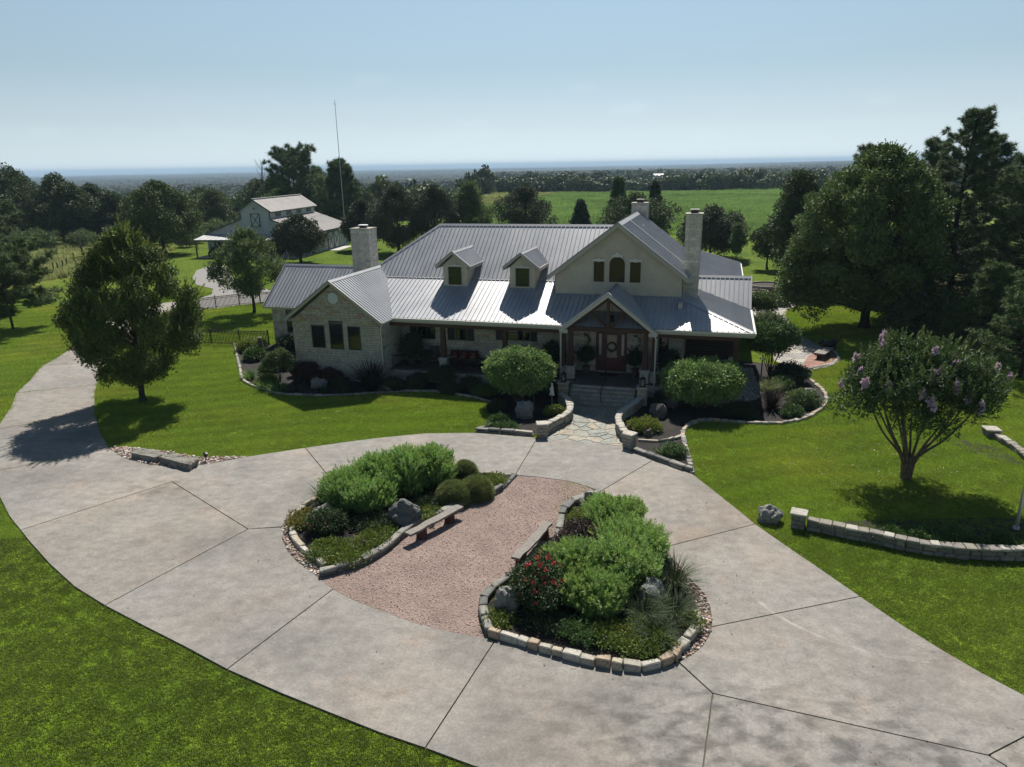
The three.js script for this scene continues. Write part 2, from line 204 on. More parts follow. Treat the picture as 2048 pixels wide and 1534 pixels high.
{
  // one sheet, fine near the house, coarser towards the horizon
  const axis = (lo, a, b, hi, s, grow) => { const A = []; for (let v = a; v <= b; v += s) A.push(v); for (let v = A[A.length - 1], d = s; v < hi;) { d *= grow; v += d; A.push(v); } for (let v = a, d = s; v > lo;) { d *= grow; v -= d; A.unshift(v); } return A; };
  const X = axis(-9500, -62, 26, 9500, 1.0, 1.045), Z = axis(-14000, -46, 32, 75, 1.0, 1.04), nx = X.length, nz = Z.length;
  const pos = new Float32Array(nx * nz * 3), col = new Float32Array(nx * nz * 3), uv = new Float32Array(nx * nz * 2), idx = [];
  for (let j = 0; j < nz; j++) for (let i = 0; i < nx; i++) {
    const k = j * nx + i, x = X[i], z = Z[j], dx = x - 6, dz = z - 42, d = Math.hypot(dx, dz), az = FIELD(dx, dz), y = terrain(x, z);
    pos.set([x, y, z], 3 * k); uv.set([x, -z], 2 * k);
    let c = [0.115, 0.19, 0.018]; // mown lawn
    const mix = (q, t) => { c = c.map((v, n) => lerp(v, q[n], clamp(t))); };
    mix([0.15, 0.20, 0.04], 0.8 * clamp(fbm(x / 9, z / 9, 4) + 0.2)); mix([0.06, 0.13, 0.018], clamp(fbm(x / 5 + 40, z / 5, 3) * 1.5));
    const meadow = smooth(-4, 6, -(x + 76) * 0.75 - (z + 33) * -0.25 + 2 * noise(x / 7, z / 7)) * smooth(0, -30, z - 8);
    mix([0.26, 0.28, 0.085], meadow * (0.75 + 0.6 * fbm(x / 16, z / 16, 4)));
    const pasture = smooth(-96, -112, z + 4 * noise(x / 11, z / 11)) * smooth(-0.42, -0.33, az);
    mix([0.22, 0.34, 0.085], pasture); mix([0.12, 0.22, 0.05], pasture * clamp(fbm(x / 22, z / 9, 4) * 2.6)); mix([0.29, 0.38, 0.13], pasture * clamp(fbm(x / 14 + 50, z / 6, 4) * 2.4 - 0.1));
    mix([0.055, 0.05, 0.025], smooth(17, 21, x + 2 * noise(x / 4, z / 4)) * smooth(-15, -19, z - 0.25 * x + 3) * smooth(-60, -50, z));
    const wood = smooth(0, 30, d - lerp(190, 372, smooth(-0.36, -0.30, az)));
    mix([0.045, 0.06, 0.024], wood * (1 - smooth(900, 1600, d)));
    if (d > 520) { const f = fbm(x / 700 + 9, z / 260, 4); mix(f > 0.16 ? [0.20, 0.23, 0.09] : [0.04, 0.058, 0.026], smooth(520, 900, d)); }
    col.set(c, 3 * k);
    if (i && j) idx.push(k - nx - 1, k - 1, k, k - nx - 1, k, k - nx);
  }
  const g = new THREE.BufferGeometry(); g.setAttribute('position', new THREE.BufferAttribute(pos, 3)); g.setAttribute('color', new THREE.BufferAttribute(col, 3)); g.setAttribute('uv', new THREE.BufferAttribute(uv, 2)); g.setIndex(idx); g.computeVertexNormals();
  const N = 1024, turf = tex(N, N, (x, y) => { const b = 0.86 + 0.4 * (wrapF(x, y, N, 200, 5, 2) - 0.5) + 0.3 * (wrapF(x, y, N, 24, 9, 4) - 0.5) + 0.12 * (wrapF(x, y, N, 5, 3, 3) - 0.5); return [b * 1.02, b, b * 0.86]; });
  const bump = tex(512, 512, (x, y) => { const b = wrapF(x, y, 512, 90, 12, 3); return [b, b, b]; }, false);
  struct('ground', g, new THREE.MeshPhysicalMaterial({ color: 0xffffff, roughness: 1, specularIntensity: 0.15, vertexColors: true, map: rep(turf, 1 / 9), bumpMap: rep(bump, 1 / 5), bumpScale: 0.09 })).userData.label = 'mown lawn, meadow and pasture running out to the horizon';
}

// ---------------------------------------------------------------- concrete drive: every slab a part, real open joints
const W0 = 64, H0 = 37;
const concreteTex = tex(2048, 1184, (i, j) => {
  const x = i / 2048 * W0 - 47, z = 31 - j / 1184 * H0;
  let b = 0.492 + 0.055 * fbm(x * 0.45, z * 0.45, 6) + 0.075 * fbm(x * 3.1 + 9, z * 3.1, 5, 3) + 0.05 * noise(x * 13, z * 13, 2.1) + 0.05 * noise(x * 29, z * 29, 5.2);
  const pink = clamp(0.1 + 1.8 * fbm(x * 0.32 + 20, z * 0.32, 4)) * 0.034;
  const near = smooth(6.5, 3.0, Math.hypot((x - 9.5) * 0.8, (z - 27.2) * 2.0)) * 0.26 + smooth(2.4, 0.4, Math.hypot(x + 17.5, (z - 18.5) * 1.4)) * 0.14 + 0.10;
  const grime = clamp((fbm(x * 1.6 + 0.9 * z, z * 2.3, 6, 8) + 0.10) * 2.6) * near + clamp(fbm(x * 0.35 + 3, z * 0.35, 5, 1.5) * 2.2) * 0.15;
  b += 0.05 * fbm(x * 1.1 + 70, z * 0.8, 5, 2); b *= 1 - 0.75 * grime;
  const rust = clamp(fbm(x * 0.6 + 60, z * 0.6, 4) * 3 - 0.75) * 0.03;
  for (const [cx, cz, r, a0, a1] of [[11.5, 18.2, 4.3, 1.2, 2.6], [11.7, 18.0, 4.6, 1.25, 2.5]]) { const dd = Math.abs(Math.hypot(x - cx, z - cz) - r), a = Math.atan2(z - cz, x - cx); if (dd < 0.05 && a > a0 && a < a1) b += 0.05 * clamp(0.6 + noise(x * 3, z * 3)); }
  const crack = Math.min(Math.abs(fbm(x * 0.16 + 5, z * 0.16, 5, 4)), Math.abs(fbm(x * 0.2 + 25, z * 0.2, 5, 6))); if (crack < 0.0011 && fbm(x * 0.1, z * 0.1, 2, 9) > 0.14) b *= 0.86;
  if (noise(x * 7 + 3, z * 7, 11) > 0.66 && noise(x * 0.7, z * 0.7, 3) > 0.12) b *= 0.72;
  return [b * 1.022 + pink + rust, b * 0.992 + pink * 0.4, b * 0.945 - rust * 0.6];
});
concreteTex.wrapS = concreteTex.wrapT = THREE.ClampToEdgeWrapping; concreteTex.repeat.set(1 / W0, 1 / H0); concreteTex.offset.set(47 / W0, 31 / H0);
const fineBump = tex(512, 512, (x, y) => { const b = 0.6 * wrapF(x, y, 512, 128, 31, 2) + 0.4 * wrapF(x, y, 512, 16, 33, 4); return [b, b, b]; }, false);
const concreteMat = [0, 1, 2, 3].map((k) => std([[1, 1, 1], [0.95, 0.95, 0.96], [1.0, 0.97, 0.94], [0.92, 0.91, 0.90]][k], 0.88, { map: concreteTex, bumpMap: rep(fineBump, 1 / 1.5), bumpScale: 0.006 }));
{
  const drive = new THREE.Group(); drive.name = 'driveway'; drive.userData.kind = 'structure'; drive.userData.label = 'pale concrete circular driveway poured in large jointed slabs'; scene.add(drive);
  slabKeys.forEach((k, i) => part('concrete_slab', sheet(inset(D[k], 0.02), 0.05, 0.10), concreteMat[(i * 5 + 1) % 4 === 3 && k !== 's5b' ? 0 : (i * 5 + 1) % 4], drive));
  const earth = std([0.10, 0.085, 0.065], 0.95);
  slabKeys.forEach((k) => { if (k !== 's15') part('joint_earth', sheet(D[k], 0.012), earth, drive); });
  const c2 = new THREE.Group(); c2.name = 'back_court'; c2.userData.kind = 'structure'; scene.add(c2);
  const pv = std([0.19, 0.178, 0.168], 0.9, { bumpMap: rep(fineBump, 1 / 1.5), bumpScale: 0.006 }); part('paving', sheet(court, 0.03, 0.06), pv, c2); part('paving', sheet(lane, 0.034, 0.06), pv, c2);
}
// ---------------------------------------------------------------- gravel court, pebble strips, mulch
const speck = (pal, n, seed) => tex(1024, 1024, (x, y) => { const v = wrapN(x / 1024 * n, y / 1024 * n, n, seed), q = wrapF(x, y, 1024, 6, seed + 3, 5), r = wrapN(x / 1024 * n * 2, y / 1024 * n * 2, n * 2, seed + 7); const k = clamp(v * 0.75 + r * 0.35 + (q - 0.5) * 0.8 - 0.05); return [0, 1, 2].map((i) => lerp(pal[0][i], pal[1][i], k)); });
const bumpGrain = (n) => tex(512, 512, (x, y) => { const b = wrapF(x, y, 512, n, 41, 2); return [b, b, b]; }, false);
const gravelMat = std([1, 1, 1], 0.95, { map: rep(speck([[0.44, 0.365, 0.335], [0.63, 0.55, 0.51]], 256, 3), 1 / 4.5), bumpMap: rep(bumpGrain(128), 1 / 2), bumpScale: 0.03 });
const mulchMat = std([1, 1, 1], 0.95, { map: rep(speck([[0.06, 0.052, 0.046], [0.24, 0.21, 0.19]], 256, 13), 1 / 6), bumpMap: rep(bumpGrain(96), 1 / 2), bumpScale: 0.05 });
const pebbleBase = std([1, 1, 1], 0.95, { map: rep(speck([[0.20, 0.16, 0.14], [0.55, 0.46, 0.40]], 128, 23), 1 / 5), bumpMap: rep(bumpGrain(64), 1 / 2), bumpScale: 0.05 });
struct('gravel_court', sheet([...D.gravel_front, ...D.RBl.slice().reverse(), ...D.gravel_top.slice().reverse().slice(1, -1), ...D.LBs], 0.036, 0.03), gravelMat);
struct('mulch_bed', sheet(bedL, 0.03, 0.03), mulchMat); struct('mulch_bed', sheet(bedR, 0.03, 0.03), mulchMat);
struct('mulch_bed', sheet(islandL, 0.07, 0.06), mulchMat); struct('mulch_bed', sheet(islandR, 0.07, 0.06), mulchMat);
struct('mulch_bed', sheet(wallBedR, 0.02, 0.02), mulchMat);
struct('mulch_bed', sheet([[17.6, 4.0], [18.4, 3.6], [19.7, 4.6], [20.1, 6.4], [19.2, 6.4], [18.2, 5.2]], 0.02, 0.02), mulchMat);
const pebbleL = [...D.LBp, ...D.LBo.slice()]; const pebbleR = [...D.RBp, [5.5, 24.31], ...D.RBb.slice(16).map((p) => p)];
struct('pebble_strip', sheet(D.rocks, 0.03, 0.03), pebbleBase); struct('pebble_strip', sheet(pebbleL, 0.024, 0.02), pebbleBase); struct('pebble_strip', sheet(pebbleR, 0.024, 0.02), pebbleBase);
const houseStrip = [[4.6, 0.5], [7.9, 0.6], [9.1, -1.2], [8.8, -7.5], [7.95, -7.5], [7.8, -0.2], [4.6, -0.2]];
struct('pebble_strip', sheet(houseStrip, 0.05, 0.03), pebbleBase);
function pebbles(P, per, r0, r1, pal, seed, label, y = 0.03) {
  const rng = RNG(seed), B = new THREE.Box2().setFromPoints(P.map(([x, z]) => new THREE.Vector2(x, z))), n0 = Math.round((B.max.x - B.min.x) * (B.max.y - B.min.y) * per), g = new THREE.IcosahedronGeometry(1, 1), L = [];
  for (let i = 0; i < n0; i++) { const x = lerp(B.min.x, B.max.x, rng()), z = lerp(B.min.y, B.max.y, rng()); if (inside(P, x, z)) L.push([x, z]); }
  const im = new THREE.InstancedMesh(g, std([1, 1, 1], 0.8), L.length), m = new THREE.Matrix4(), q = new THREE.Quaternion(), c = new THREE.Color();
  L.forEach(([x, z], i) => { const s = lerp(r0, r1, rng() ** 2); q.setFromEuler(new THREE.Euler(rng() * 0.6, rng() * 6.3, rng() * 0.6)); m.compose(V3(x, y + s * 0.25, z), q, V3(s * (0.8 + 0.6 * rng()), s * 0.62, s)); im.setMatrixAt(i, m); const k = pal[Math.floor(rng() * pal.length)], b = 0.7 + 0.6 * rng(); im.setColorAt(i, c.setRGB(k[0] * b, k[1] * b, k[2] * b)); });
  im.name = numbered('river_pebbles'); im.userData.kind = 'stuff'; im.userData.label = label; scene.add(im);
}
const pebPal = [[0.42, 0.36, 0.31], [0.33, 0.22, 0.17], [0.24, 0.20, 0.18], [0.55, 0.50, 0.45], [0.38, 0.26, 0.20]];
pebbles(pebbleL, 130, 0.025, 0.07, pebPal, 11, 'brown and cream river pebbles around the left island bed');
pebbles(pebbleR, 130, 0.025, 0.07, pebPal, 12, 'brown and cream river pebbles around the right island bed');
pebbles(D.rocks, 110, 0.03, 0.08, pebPal, 13, 'river pebbles along the left lawn beside the two long rocks');
pebbles(houseStrip, 120, 0.03, 0.07, [[0.36, 0.34, 0.31], [0.28, 0.25, 0.23], [0.45, 0.42, 0.38]], 14, 'grey drainage pebbles along the foot of the right porch', 0.05);
pebbles([...D.gravel_front, ...D.RBl.slice().reverse(), ...D.gravel_top.slice().reverse().slice(1, -1), ...D.LBs], 220, 0.009, 0.026, [[0.30, 0.225, 0.20], [0.36, 0.285, 0.25], [0.25, 0.175, 0.15], [0.42, 0.36, 0.33]], 15, 'loose pink granite gravel in the court between the island beds', 0.036);

// ---------------------------------------------------------------- stone borders, laid stone by stone
const stonePal = [[0.40, 0.375, 0.33], [0.30, 0.29, 0.265], [0.43, 0.38, 0.31], [0.22, 0.215, 0.21], [0.42, 0.33, 0.25], [0.48, 0.46, 0.42]];
const stoneTex = (() => { const N = 512; return tex(N, N, (x, y) => { const a = wrapF(x, y, N, 8, 51, 5), b = wrapF(x, y, N, 60, 55, 3), l = clamp((wrapF(x, y, N, 14, 58, 4) - 0.56) * 5); const v = 0.90 + 0.3 * (a - 0.5) + 0.35 * (b - 0.5) - 0.22 * l; return [v * 1.01, v, v * 0.97]; }); })();
const stoneBump = tex(512, 512, (x, y) => { const b = 0.6 * wrapF(x, y, 512, 20, 61, 5) + 0.4 * wrapF(x, y, 512, 90, 63, 2); return [b, b, b]; }, false);
const stoneMats = stonePal.map((c) => std(c, 0.9, { map: rep(stoneTex, 1.1), bumpMap: rep(stoneBump, 1.1), bumpScale: 0.02 }));
const greyMats = [[0.17, 0.172, 0.17], [0.21, 0.21, 0.20], [0.14, 0.142, 0.142], [0.26, 0.255, 0.24]].map((c) => std(c, 0.9, { map: rep(stoneTex, 1.1), bumpMap: rep(stoneBump, 1.1), bumpScale: 0.02 }));
// a row of stones along a plan line
function stoneRow(parent, line, o, name = 'stone') {
  const rng = RNG(o.seed ?? 1), C = new THREE.CatmullRomCurve3(line.map(([x, z]) => V3(x, 0, z)), false, 'centripetal'), L = C.getLength(); let s = 0;
  while (s < L - 0.08) {
    let len = Math.min(lerp(o.len[0], o.len[1], rng()), L - s); if (L - s - len < o.len[0] * 0.5) len = L - s;
    const a = C.getPointAt(clamp(s / L)), b = C.getPointAt(clamp((s + len) / L)), m = a.clone().add(b).multiplyScalar(0.5), h = o.h * (0.86 + 0.28 * rng()), w = o.w * (0.82 + 0.36 * rng());
    const g = chamfer(a.distanceTo(b) - 0.012 - 0.012 * rng(), h, w, 0.018 + 0.012 * rng(), o.rough ?? 0.022, rng);
    const k = part(name, g, o.mats[Math.floor(rng() * o.mats.length)], parent);
    k.position.set(m.x + (rng() - 0.5) * 0.02, (o.y ?? 0) + h / 2, m.z + (rng() - 0.5) * 0.02); k.rotation.set((rng() - 0.5) * 0.06, Math.atan2(-(b.z - a.z), b.x - a.x), (rng() - 0.5) * 0.05); s += len;
  }
}
const grp = 'stone bed borders';
{
  let t = thing('stone_border', 'grey two-course ledge stone border between left island bed and gravel', 'stone border', [0, 0, 0], 0, grp);
  stoneRow(t, D.LBs, { len: [0.4, 0.75], h: 0.14, w: 0.2, mats: greyMats, seed: 3, y: 0.02 }); stoneRow(t, D.LBs.slice(2), { len: [0.45, 0.95], h: 0.13, w: 0.27, mats: [...greyMats, greyMats[3], stoneMats[1]], seed: 4, y: 0.165 });
  t = thing('stone_border', 'white limestone border on the drive side of the left island bed', 'stone border', [0, 0, 0], 0, grp);
  stoneRow(t, D.LBo, { len: [0.3, 0.6], h: 0.2, w: 0.22, mats: [stoneMats[0], stoneMats[2], stoneMats[4], stoneMats[5], stoneMats[1]], seed: 5, y: 0.02 });
  t = thing('stone_border', 'grey ledge stone border between right island bed and gravel', 'stone border', [0, 0, 0], 0, grp);
  stoneRow(t, D.RBl, { len: [0.4, 0.8], h: 0.15, w: 0.2, mats: greyMats, seed: 6, y: 0.02 }); stoneRow(t, D.RBl.slice(1), { len: [0.45, 0.95], h: 0.12, w: 0.26, mats: greyMats, seed: 7, y: 0.172 });
  t = thing('stone_border', 'cream limestone block border along the front of the right island bed', 'stone border', [0, 0, 0], 0, grp);
  stoneRow(t, D.RBb.slice(0, 21), { len: [0.32, 0.62], h: 0.26, w: 0.24, mats: [stoneMats[0], stoneMats[2], stoneMats[4], stoneMats[5], stoneMats[5]], seed: 8, y: 0.02 }); stoneRow(t, D.RBb.slice(23), { len: [0.32, 0.62], h: 0.22, w: 0.22, mats: stoneMats, seed: 9, y: 0.02 });
  t = thing('stone_border', 'low stone edging curving between left lawn and house bed', 'stone border', [0, 0, 0], 0, grp);
  stoneRow(t, D.bedL, { len: [0.3, 0.7], h: 0.14, w: 0.18, mats: [stoneMats[1], stoneMats[3], stoneMats[0]], seed: 10 });
  t = thing('stone_border', 'dark stacked stone edging between drive and bed left of the walk', 'stone border', [0, 0, 0], 0, grp);
  stoneRow(t, [[-5.7, 8.28], [-4.2, 8.2], [-2.55, 8.15]], { len: [0.5, 1.0], h: 0.13, w: 0.28, mats: greyMats, seed: 11 }); stoneRow(t, [[-5.65, 8.22], [-4.2, 8.12], [-2.6, 8.08]], { len: [0.5, 1.0], h: 0.12, w: 0.26, mats: [...greyMats, stoneMats[0]], seed: 12, y: 0.135 });
  t = thing('stone_border', 'dark stacked stone edging between drive and triangular bed right of the walk', 'stone border', [0, 0, 0], 0, grp);
  stoneRow(t, [[2.75, 9.15], [4.2, 10.1], [5.62, 11.0]], { len: [0.5, 1.0], h: 0.13, w: 0.26, mats: greyMats, seed: 13 }); stoneRow(t, [[2.75, 9.1], [4.2, 10.05], [5.55, 10.9]], { len: [0.5, 1.0], h: 0.12, w: 0.26, mats: [...greyMats, stoneMats[1]], seed: 14, y: 0.135 });
  t = thing('stone_border', 'cream stone edging winding along the right lawn up to the brick pad', 'stone border', [0, 0, 0], 0, grp);
  stoneRow(t, D.bedR.slice(1), { len: [0.25, 0.5], h: 0.15, w: 0.22, mats: [stoneMats[0], stoneMats[1], stoneMats[4], stoneMats[3]], seed: 15 });
  t = thing('stone_border', 'short stone divider across the triangular bed right of the walk', 'stone border', [0, 0, 0], 0, grp);
  stoneRow(t, [[2.75, 7.6], [3.8, 7.5], [4.9, 6.5]], { len: [0.3, 0.6], h: 0.14, w: 0.18, mats: stoneMats, seed: 16 });
}
// low walls of laid blocks with a cap course
function blockWall(name, label, cat, line, courses, ch, w, capH, mats, capMats, seed, group) {
  const t = thing(name, label, cat, [0, 0, 0], 0, group);
  for (let k = 0; k < courses; k++) stoneRow(t, line, { len: [0.28, 0.62], h: ch - 0.006, w: w * (1 - 0.03 * (k % 2)), mats, seed: seed + k, y: k * ch, rough: 0.008 }, 'block');
  stoneRow(t, line, { len: [0.3, 0.5], h: capH, w: w + 0.07, mats: capMats, seed: seed + 9, y: courses * ch, rough: 0.008 }, 'cap_stone');
  return t;
}
function pier(t, x, z, w, h, turn, mats, capMats, seed, ch = 0.17) {
  const rng = RNG(seed), g = pgroup('pier', t); g.position.set(x, 0, z); g.rotation.y = turn;
  for (let y = 0, k = 0; y < h - 0.02; y += ch, k++) for (const s of [-1, 1]) for (const q of [-1, 1]) {
    const f = 0.5 + (k % 2 ? 0.12 : -0.12) * s, b = part('block', chamfer(w * f - 0.01, ch - 0.008, w / 2 - 0.006, 0.014, 0.006, rng), mats[Math.floor(rng() * mats.length)], g);
    b.position.set(s * (w / 2 - w * f / 2), y + ch / 2, q * w / 4);
  }
  const c = part('cap_stone', chamfer(w + 0.1, 0.09, w + 0.1, 0.02, 0.006, rng), capMats[0], g); c.position.y = Math.ceil((h - 0.02) / ch) * ch + 0.045; return g;
}
const wallMats = [[0.27, 0.255, 0.235], [0.23, 0.22, 0.205], [0.30, 0.28, 0.245], [0.20, 0.195, 0.185]].map((c) => std(c, 0.92, { map: rep(stoneTex, 1.3), bumpMap: rep(stoneBump, 1.3), bumpScale: 0.025 }));
const limeMats = [[0.42, 0.395, 0.34], [0.37, 0.35, 0.305], [0.44, 0.40, 0.33], [0.37, 0.30, 0.235], [0.34, 0.325, 0.295]].map((c) => std(c, 0.92, { map: rep(stoneTex, 1.3), bumpMap: rep(stoneBump, 1.3), bumpScale: 0.02 }));
const capMats = [std([0.46, 0.44, 0.40], 0.9, { map: rep(stoneTex, 0.9), bumpMap: rep(stoneBump, 1.1), bumpScale: 0.015 }), std([0.42, 0.40, 0.37], 0.9, { map: rep(stoneTex, 0.9), bumpMap: rep(stoneBump, 1.1), bumpScale: 0.015 })];
{
  let t = blockWall('garden_wall', 'long low grey block wall curving across the right lawn by the flagpole', 'wall', [[9.95, 15.2], ...D.wallR.slice(2), [19.9, 14.0], [21.2, 12.0]], 2, 0.19, 0.3, 0.1, wallMats, [wallMats[0], wallMats[2], capMats[1]], 31);
  pier(t, 9.66, 15.1, 0.5, 0.58, -0.2, wallMats, [capMats[1]], 41, 0.19);
  t = blockWall('garden_wall', 'low stone wall end with square cap at the right edge of the lawn', 'wall', [[19.95, 3.0], [20.3, 4.4], [20.45, 5.9], [20.5, 7.8]], 1, 0.2, 0.28, 0.1, wallMats, [capMats[1], wallMats[2]], 51);
  pier(t, 19.85, 2.75, 0.62, 0.32, 0.1, wallMats, [capMats[1]], 42, 0.17);
  t = blockWall('curved_wall', 'curved cream limestone wall on the left side of the flagstone walk', 'wall', D.wallL, 3, 0.165, 0.3, 0.09, limeMats, capMats, 61);
  pier(t, -2.12, 8.08, 0.5, 0.62, 0.35, limeMats, capMats, 43);
  pier(t, -2.33, 1.75, 0.58, 0.98, 0, limeMats, capMats, 44);
  t = blockWall('curved_wall', 'curved cream limestone wall on the right side of the flagstone walk', 'wall', D.wallRc, 3, 0.165, 0.3, 0.09, limeMats, capMats, 71);
  pier(t, 2.42, 8.5, 0.5, 0.62, -0.45, limeMats, capMats, 45);
  pier(t, 2.32, 1.75, 0.58, 0.98, 0, limeMats, capMats, 46);
}
// ---------------------------------------------------------------- flagstones: Voronoi stones clipped to the path
function flagstones(name, outline, size, seed, mats, bedMat, label, y = 0.03) {
  const g0 = new THREE.Group(); g0.name = name; g0.userData.kind = 'structure'; g0.userData.label = label; scene.add(g0);
  part('mortar_bed', sheet(outline, y - 0.005, 0.05), bedMat, g0);
  const rng = RNG(seed), xs = outline.map((p) => p[0]), zs = outline.map((p) => p[1]), S = [];
  for (let x = Math.min(...xs) - size; x < Math.max(...xs) + size; x += size) for (let z = Math.min(...zs) - size; z < Math.max(...zs) + size; z += size) S.push([x + (rng() - 0.5) * size * 0.95, z + (rng() - 0.5) * size * 0.95]);
  const clip = (P, a, b, c) => { const R = []; for (let i = 0; i < P.length; i++) { const p = P[i], q = P[(i + 1) % P.length], dp = a * p[0] + b * p[1] - c, dq = a * q[0] + b * q[1] - c; if (dp <= 0) R.push(p); if (dp * dq < 0) { const t = dp / (dp - dq); R.push([lerp(p[0], q[0], t), lerp(p[1], q[1], t)]); } } return R; };
  let made = 0;
  S.forEach(([x, z], i) => {
    const near = S.filter((s, j) => j !== i && Math.hypot(s[0] - x, s[1] - z) < size * 3.2), gap = 0.028;
    let P = outline; for (const [u, w] of near) { const a = u - x, b = w - z, l = Math.hypot(a, b); P = clip(P, a / l, b / l, (a * (u + x) / 2 + b * (w + z) / 2) / l - gap); if (P.length < 3) return; }
    const A = Math.abs(P.reduce((s, p, k) => { const q = P[(k + 1) % P.length]; return s + p[0] * q[1] - q[0] * p[1]; }, 0)) / 2; if (A < 0.03) return;
    if (made++ < 280) part('flagstone', sheet(P, y + 0.012 + 0.012 * rng(), 0.03), mats[Math.floor(rng() * mats.length)], g0);
  });
}
const flagMats = [[0.31, 0.31, 0.27], [0.27, 0.28, 0.26], [0.35, 0.32, 0.27], [0.24, 0.26, 0.245], [0.33, 0.29, 0.23]].map((c) => std(c, 0.8, { map: rep(stoneTex, 0.6), bumpMap: rep(stoneBump, 0.8), bumpScale: 0.012 }));
flagstones('flagstone_walk', walk, 0.72, 5, flagMats, std([0.24, 0.22, 0.19], 0.95), 'flagstone walk between the curved walls');
flagstones('flagstone_path', pathE.map((p) => p), 1.05, 6, [[0.37, 0.355, 0.33], [0.33, 0.32, 0.31], [0.40, 0.375, 0.34], [0.30, 0.29, 0.28]].map((c) => std(c, 0.85, { map: rep(stoneTex, 0.5), bumpMap: rep(stoneBump, 0.8), bumpScale: 0.012 })), std([0.22, 0.20, 0.18], 0.95), 'flagstone path past the right side of the house');
const brickMat = std([0.42, 0.25, 0.20], 0.9, { map: rep(speck([[0.6, 0.56, 0.54], [1, 0.95, 0.92]], 64, 5), 0.5), bumpMap: rep(bumpGrain(40), 1), bumpScale: 0.02 });
struct('brick_pad', sheet(D.brickpad, 0.075, 0.05), brickMat);
{ const t = thing('stone_border', 'pale stone rim around the round brick pad by the right path', 'stone border', [0, 0, 0], 0, grp); stoneRow(t, [[14.5, -13.9], [14.75, -12.2], [14.5, -10.6], [13.7, -9.1], [12.6, -8.05], [12.0, -7.5]], { len: [0.25, 0.45], h: 0.1, w: 0.16, mats: [stoneMats[5], stoneMats[2]], seed: 18 }); }
// ---------------------------------------------------------------- the house
const house = thing('house', 'long limestone ranch house with standing-seam grey metal roofs, dormers and red front door', 'house');
const metalTex = tex(512, 512, (x, y) => { const a = wrapF(x, y, 512, 4, 71, 5), b = wrapF(x, y, 512, 90, 73, 2), v = 0.9 + 0.16 * (a - 0.5) + 0.06 * (b - 0.5); return [v, v, v]; });
const metalRough = tex(512, 512, (x, y) => { const a = wrapF(x, y, 512, 5, 76, 5), v = 0.86 + 0.3 * (a - 0.5); return [v, v, v]; }, false);
const roofMats = [[0.375, 0.385, 0.41], [0.36, 0.37, 0.397], [0.387, 0.394, 0.415]].map((c) => std(c, 0.5, { metalness: 0.07, map: rep(metalTex, 0.22), roughnessMap: rep(metalRough, 0.22) }));
const trimMetal = std([0.30, 0.31, 0.335], 0.5, { metalness: 0.1, map: rep(metalTex, 0.3) }), capMetal = std([0.36, 0.365, 0.38], 0.55, { metalness: 0.1, map: rep(metalTex, 0.4) });
const tanTrim = std([0.40, 0.375, 0.33], 0.7), soffit = std([0.36, 0.345, 0.31], 0.85), whiteTrim = std([0.47, 0.455, 0.42], 0.6), deckMat = std([0.22, 0.21, 0.20], 0.9);
const plasterTex = tex(512, 512, (x, y) => { const v = 0.93 + 0.12 * (wrapF(x, y, 512, 6, 81, 5) - 0.5) + 0.10 * (wrapF(x, y, 512, 100, 83, 2) - 0.5); return [v, v, v * 0.99]; });
const plaster = std([0.58, 0.515, 0.415], 0.95, { map: rep(plasterTex, 0.4), bumpMap: rep(fineBump, 0.8), bumpScale: 0.008 });
const woodTex = tex(512, 512, (x, y) => { const g = wrapF(x * 6, y * 0.5, 512, 24, 91, 4), v = 0.75 + 0.5 * (g - 0.5) + 0.15 * (wrapF(x, y, 512, 8, 93, 3) - 0.5); return [v, v * 0.97, v * 0.93]; });
const darkWood = std([0.105, 0.048, 0.030], 0.75, { map: rep(woodTex, 1) }), redPaint = std([0.10, 0.009, 0.016], 0.4, { map: rep(woodTex, 0.6) }), redDeep = std([0.07, 0.007, 0.012], 0.4), black = std([0.012, 0.012, 0.013], 0.45, { metalness: 0.3 }), frameDark = std([0.035, 0.03, 0.027], 0.5), shutterMat = std([0.018, 0.012, 0.012], 0.6);
const glass = new THREE.MeshPhysicalMaterial({ color: rgb(0.012, 0.014, 0.014), roughness: 0.04, metalness: 0, ior: 1.6, specularIntensity: 1 });
const glassWarm = new THREE.MeshPhysicalMaterial({ color: rgb(0.045, 0.034, 0.018), roughness: 0.08, ior: 1.38 });
const P3 = (a) => V3(...a);
